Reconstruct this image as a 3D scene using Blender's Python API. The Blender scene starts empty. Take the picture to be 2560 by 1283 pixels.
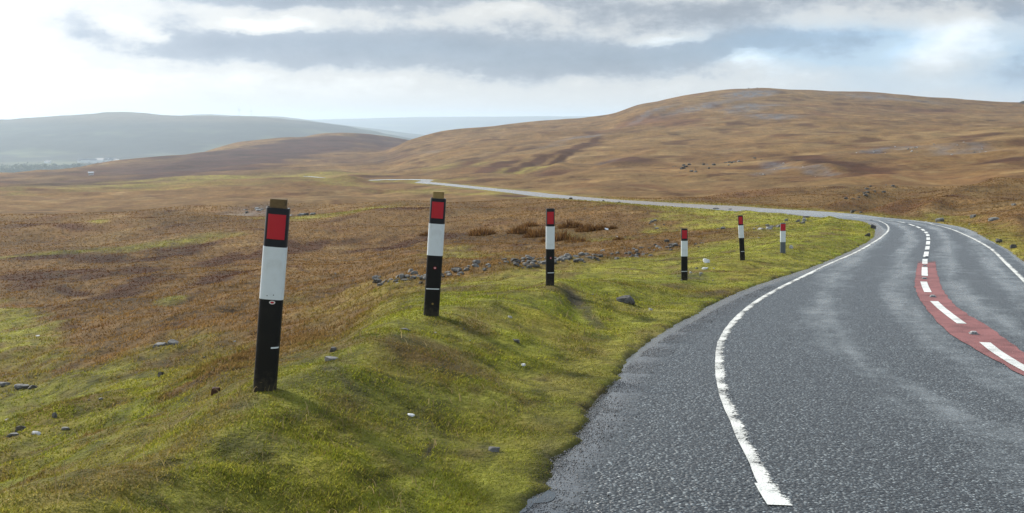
import bpy, bmesh, math, random
import numpy as np
from mathutils import Vector, Matrix

S = bpy.context.scene
COLL = S.collection
R = math.radians

# ------------------------------------------------------------------ camera, sun, sky, exposure
cam = bpy.data.cameras.new('camera'); cam_o = bpy.data.objects.new('camera', cam); COLL.objects.link(cam_o)
cam.sensor_width = 36.0; cam.lens = 36.0 * 2512 / 2560
cam.clip_start = 0.1; cam.clip_end = 60000
cam_o.location = (0, 0, 0); cam_o.rotation_euler = (R(90 - 7.74), 0, 0)
S.camera = cam_o
S.render.engine = 'CYCLES'
S.view_settings.view_transform = 'Standard'; S.view_settings.look = 'None'
S.view_settings.exposure = 0.14; S.view_settings.gamma = 1.0; S.view_settings.use_curve_mapping = False
S.cycles.max_bounces = 6; S.cycles.diffuse_bounces = 2; S.cycles.glossy_bounces = 2
S.cycles.transparent_max_bounces = 6; S.cycles.transmission_bounces = 2; S.cycles.volume_bounces = 1
S.cycles.use_denoising = True; S.cycles.denoiser = 'OPENIMAGEDENOISE'; S.cycles.denoising_input_passes = 'RGB_ALBEDO_NORMAL'; S.cycles.denoising_prefilter = 'ACCURATE'

SUN_AZ, SUN_EL = R(-47), R(30)
SUN_DIR = Vector((math.sin(SUN_AZ) * math.cos(SUN_EL), math.cos(SUN_AZ) * math.cos(SUN_EL), math.sin(SUN_EL)))
sun = bpy.data.lights.new('sun', 'SUN'); sun.energy = 4.7; sun.angle = R(8.0); sun.color = (1.0, 0.94, 0.84)
sun_o = bpy.data.objects.new('sun', sun); COLL.objects.link(sun_o)
sun_o.rotation_euler = (-SUN_DIR).to_track_quat('-Z', 'Y').to_euler()

class NT:
    """small helper to write node trees as expressions"""
    def __init__(s, tree): s.t = tree; s.n = tree.nodes; s.l = tree.links
    def new(s, ty, **kw):
        nd = s.n.new(ty)
        for k, v in kw.items(): setattr(nd, k, v)
        return nd
    def put(s, sock, v):
        if isinstance(v, bpy.types.NodeSocket): s.l.new(v, sock)
        elif v is not None:
            if sock.type == 'RGBA' and len(v) == 3: v = (*v, 1.0)
            sock.default_value = v
    def m(s, op, a, b=None, c=None, clamp=False):
        nd = s.new('ShaderNodeMath', operation=op, use_clamp=clamp)
        for i, v in enumerate((a, b, c)):
            if v is not None: s.put(nd.inputs[i], v)
        return nd.outputs[0]
    def mix(s, f, a, b, ty='RGBA', blend='MIX'):
        nd = s.new('ShaderNodeMix', data_type=ty)
        if ty == 'RGBA': nd.blend_type = blend
        k = {'FLOAT': (2, 3), 'RGBA': (6, 7)}[ty]
        s.put(nd.inputs[0], f); s.put(nd.inputs[k[0]], a); s.put(nd.inputs[k[1]], b)
        return nd.outputs[{'FLOAT': 0, 'RGBA': 2}[ty]]
    def noise(s, vec, scale, detail=3.0, rough=0.55, out='Fac', dist=0.0):
        nd = s.new('ShaderNodeTexNoise'); s.put(nd.inputs['Vector'], vec)
        nd.inputs['Scale'].default_value = scale; nd.inputs['Detail'].default_value = detail
        nd.inputs['Roughness'].default_value = rough; nd.inputs['Distortion'].default_value = dist
        return nd.outputs[out]
    def ramp(s, f, stops):
        nd = s.new('ShaderNodeValToRGB'); e = nd.color_ramp.elements
        while len(e) < len(stops): e.new(0.5)
        for q, (p, c) in zip(e, stops): q.position = p; q.color = (*c, 1) if len(c) == 3 else c
        s.put(nd.inputs[0], f); return nd.outputs[0]
    def rng(s, v, a, b, c=0.0, d=1.0, smooth=True):
        nd = s.new('ShaderNodeMapRange'); nd.interpolation_type = 'SMOOTHSTEP' if smooth else 'LINEAR'
        for i, q in enumerate((v, a, b, c, d)): s.put(nd.inputs[i], q)
        return nd.outputs[0]

def make_world():
    w = bpy.data.worlds.new('World'); S.world = w; w.use_nodes = True
    t = NT(w.node_tree); t.n.clear()
    gen = t.new('ShaderNodeTexCoord').outputs['Generated']
    sep = t.new('ShaderNodeSeparateXYZ'); t.put(sep.inputs[0], gen)
    az = t.m('ARCTAN2', sep.outputs[0], sep.outputs[1]); el = t.m('ARCSINE', sep.outputs[2])
    def comb(x, y, z=0.0):
        c = t.new('ShaderNodeCombineXYZ'); t.put(c.inputs[0], x); t.put(c.inputs[1], y); t.put(c.inputs[2], z); return c.outputs[0]
    p = comb(t.m('MULTIPLY', az, 8.0), t.m('MULTIPLY', el, 17.0), t.m('MULTIPLY', sep.outputs[1], 0.3))
    n1 = t.noise(p, 1.0, 6, 0.58); n2 = t.noise(comb(t.m('MULTIPLY', az, 8.0), t.m('MULTIPLY', el, 17.0), 7.7), 1.0, 6, 0.58)
    n3 = t.noise(comb(t.m('MULTIPLY', az, 7.0), t.m('MULTIPLY', el, 19.0), 3.1), 1.5, 9, 0.62, dist=0.1)
    n4 = t.noise(comb(t.m('MULTIPLY', az, 26.0), t.m('MULTIPLY', el, 44.0), 5.0), 1.0, 8, 0.66)
    azw = t.m('ADD', az, t.m('MULTIPLY', t.m('SUBTRACT', n1, 0.5), 0.13))
    elw = t.m('ADD', el, t.m('MULTIPLY', t.m('SUBTRACT', n2, 0.5), 0.050))
    def blob(u, v, wu, hv, amp):
        a = math.atan((u - 1280) / 2512); e = (300 - v) / 2512
        dx = t.m('MULTIPLY', t.m('SUBTRACT', azw, a), 2512.0 / wu); dy = t.m('MULTIPLY', t.m('SUBTRACT', elw, e), 2512.0 / hv)
        r2 = t.m('ADD', t.m('MULTIPLY', dx, dx), t.m('MULTIPLY', dy, dy))
        return t.m('MULTIPLY', t.m('EXPONENT', t.m('MULTIPLY', r2, -1.0)), amp)
    def total(L):
        s = None
        for b in L:
            q = blob(*b); s = q if s is None else t.m('ADD', s, q)
        return s
    DARK = SKY_DARK; BLUE = SKY_BLUE
    d = t.m('ADD', total(DARK), t.m('MULTIPLY', t.m('SUBTRACT', n3, 0.5), 0.75))
    d = t.m('ADD', d, t.m('MULTIPLY', t.m('SUBTRACT', n4, 0.5), 0.52))
    d = t.mix(0.62, d, t.m('ADD', t.m('MULTIPLY', t.rng(d, 0.10, 0.40), 0.50), t.m('MINIMUM', d, 0.0)), 'FLOAT')
    d = t.m('MULTIPLY', d, t.rng(el, 0.010, 0.044, 0.12, 1.0))
    high = t.rng(el, 0.13, 0.24)
    d = t.mix(high, d, t.m('ADD', 0.40, t.m('MULTIPLY', t.m('SUBTRACT', n3, 0.5), 1.4)), 'FLOAT')
    d = t.m('MINIMUM', t.m('MAXIMUM', d, -0.50), 0.66)
    bl = t.m('MINIMUM', t.m('MAXIMUM', t.m('ADD', total(BLUE), t.m('MULTIPLY', high, 0.25)), 0.0), 1.0)
    lum = t.m('ADD', t.m('SUBTRACT', 0.50, t.m('MULTIPLY', d, 0.46)), t.m('MULTIPLY', high, 0.16))
    dot = t.new('ShaderNodeVectorMath', operation='DOT_PRODUCT'); t.put(dot.inputs[0], gen); dot.inputs[1].default_value = SUN_DIR
    glow = t.m('MULTIPLY', t.m('POWER', t.m('MAXIMUM', dot.outputs['Value'], 0.0), 8.0), 0.72)
    lum = t.m('ADD', lum, glow)
    tint = t.mix(t.m('MULTIPLY', t.m('MAXIMUM', d, 0.0), 1.6, clamp=True), (0.97, 1.0, 1.0), (0.80, 0.96, 1.17))
    cloud = t.new('ShaderNodeVectorMath', operation='SCALE'); t.put(cloud.inputs[0], tint); t.put(cloud.inputs['Scale'], t.m('MULTIPLY', lum, 10.0))
    sky = t.new('ShaderNodeTexSky', sky_type='NISHITA'); sky.sun_disc = False
    sky.sun_elevation = SUN_EL; sky.sun_rotation = SUN_AZ; sky.altitude = 400; sky.air_density = 1.0; sky.dust_density = 1.5
    # thin blue gaps: the clear sky shows through the cloud there
    blue = t.new('ShaderNodeVectorMath', operation='MULTIPLY'); t.put(blue.inputs[0], cloud.outputs[0]); blue.inputs[1].default_value = (0.66, 0.90, 1.20)
    mixed = t.mix(0.25, blue.outputs[0], sky.outputs[0])
    col = t.mix(bl, cloud.outputs[0], mixed)
    bg = t.new('ShaderNodeBackground'); t.put(bg.inputs[0], col); bg.inputs[1].default_value = 0.14
    out = t.new('ShaderNodeOutputWorld'); t.l.new(bg.outputs[0], out.inputs[0])
SKY_DARK = [(330, 110, 300, 55, .42), (620, 130, 260, 50, .36), (950, 130, 300, 55, .40), (1300, 125, 300, 60, .42), (1600, 150, 260, 42, .38), (1780, 185, 120, 14, .18),
            (1950, 120, 230, 42, .42), (700, 5, 330, 30, .42), (1000, 5, 330, 40, .46), (1300, 5, 200, 26, .22), (2150, 20, 350, 36, .26), (2500, 60, 110, 45, .40), (1650, 40, 300, 34, .28), (2540, 180, 70, 60, .30),
            (2370, 125, 110, 60, -.55), (680, 82, 120, 18, -.75), (370, 88, 55, 24, -.6), (1640, 98, 60, 14, -.55), (1850, 165, 70, 18, -.6), (1290, 40, 90, 22, -.35), (60, 200, 300, 140, -.35), (450, 240, 500, 50, -.2)]
SKY_BLUE = [(1950, 130, 260, 50, .9), (2540, 170, 90, 90, 1.0), (2150, 150, 140, 60, .9), (2250, 230, 300, 30, .5), (1400, 140, 500, 40, .35), (900, 130, 300, 40, .2)]
make_world()

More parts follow.
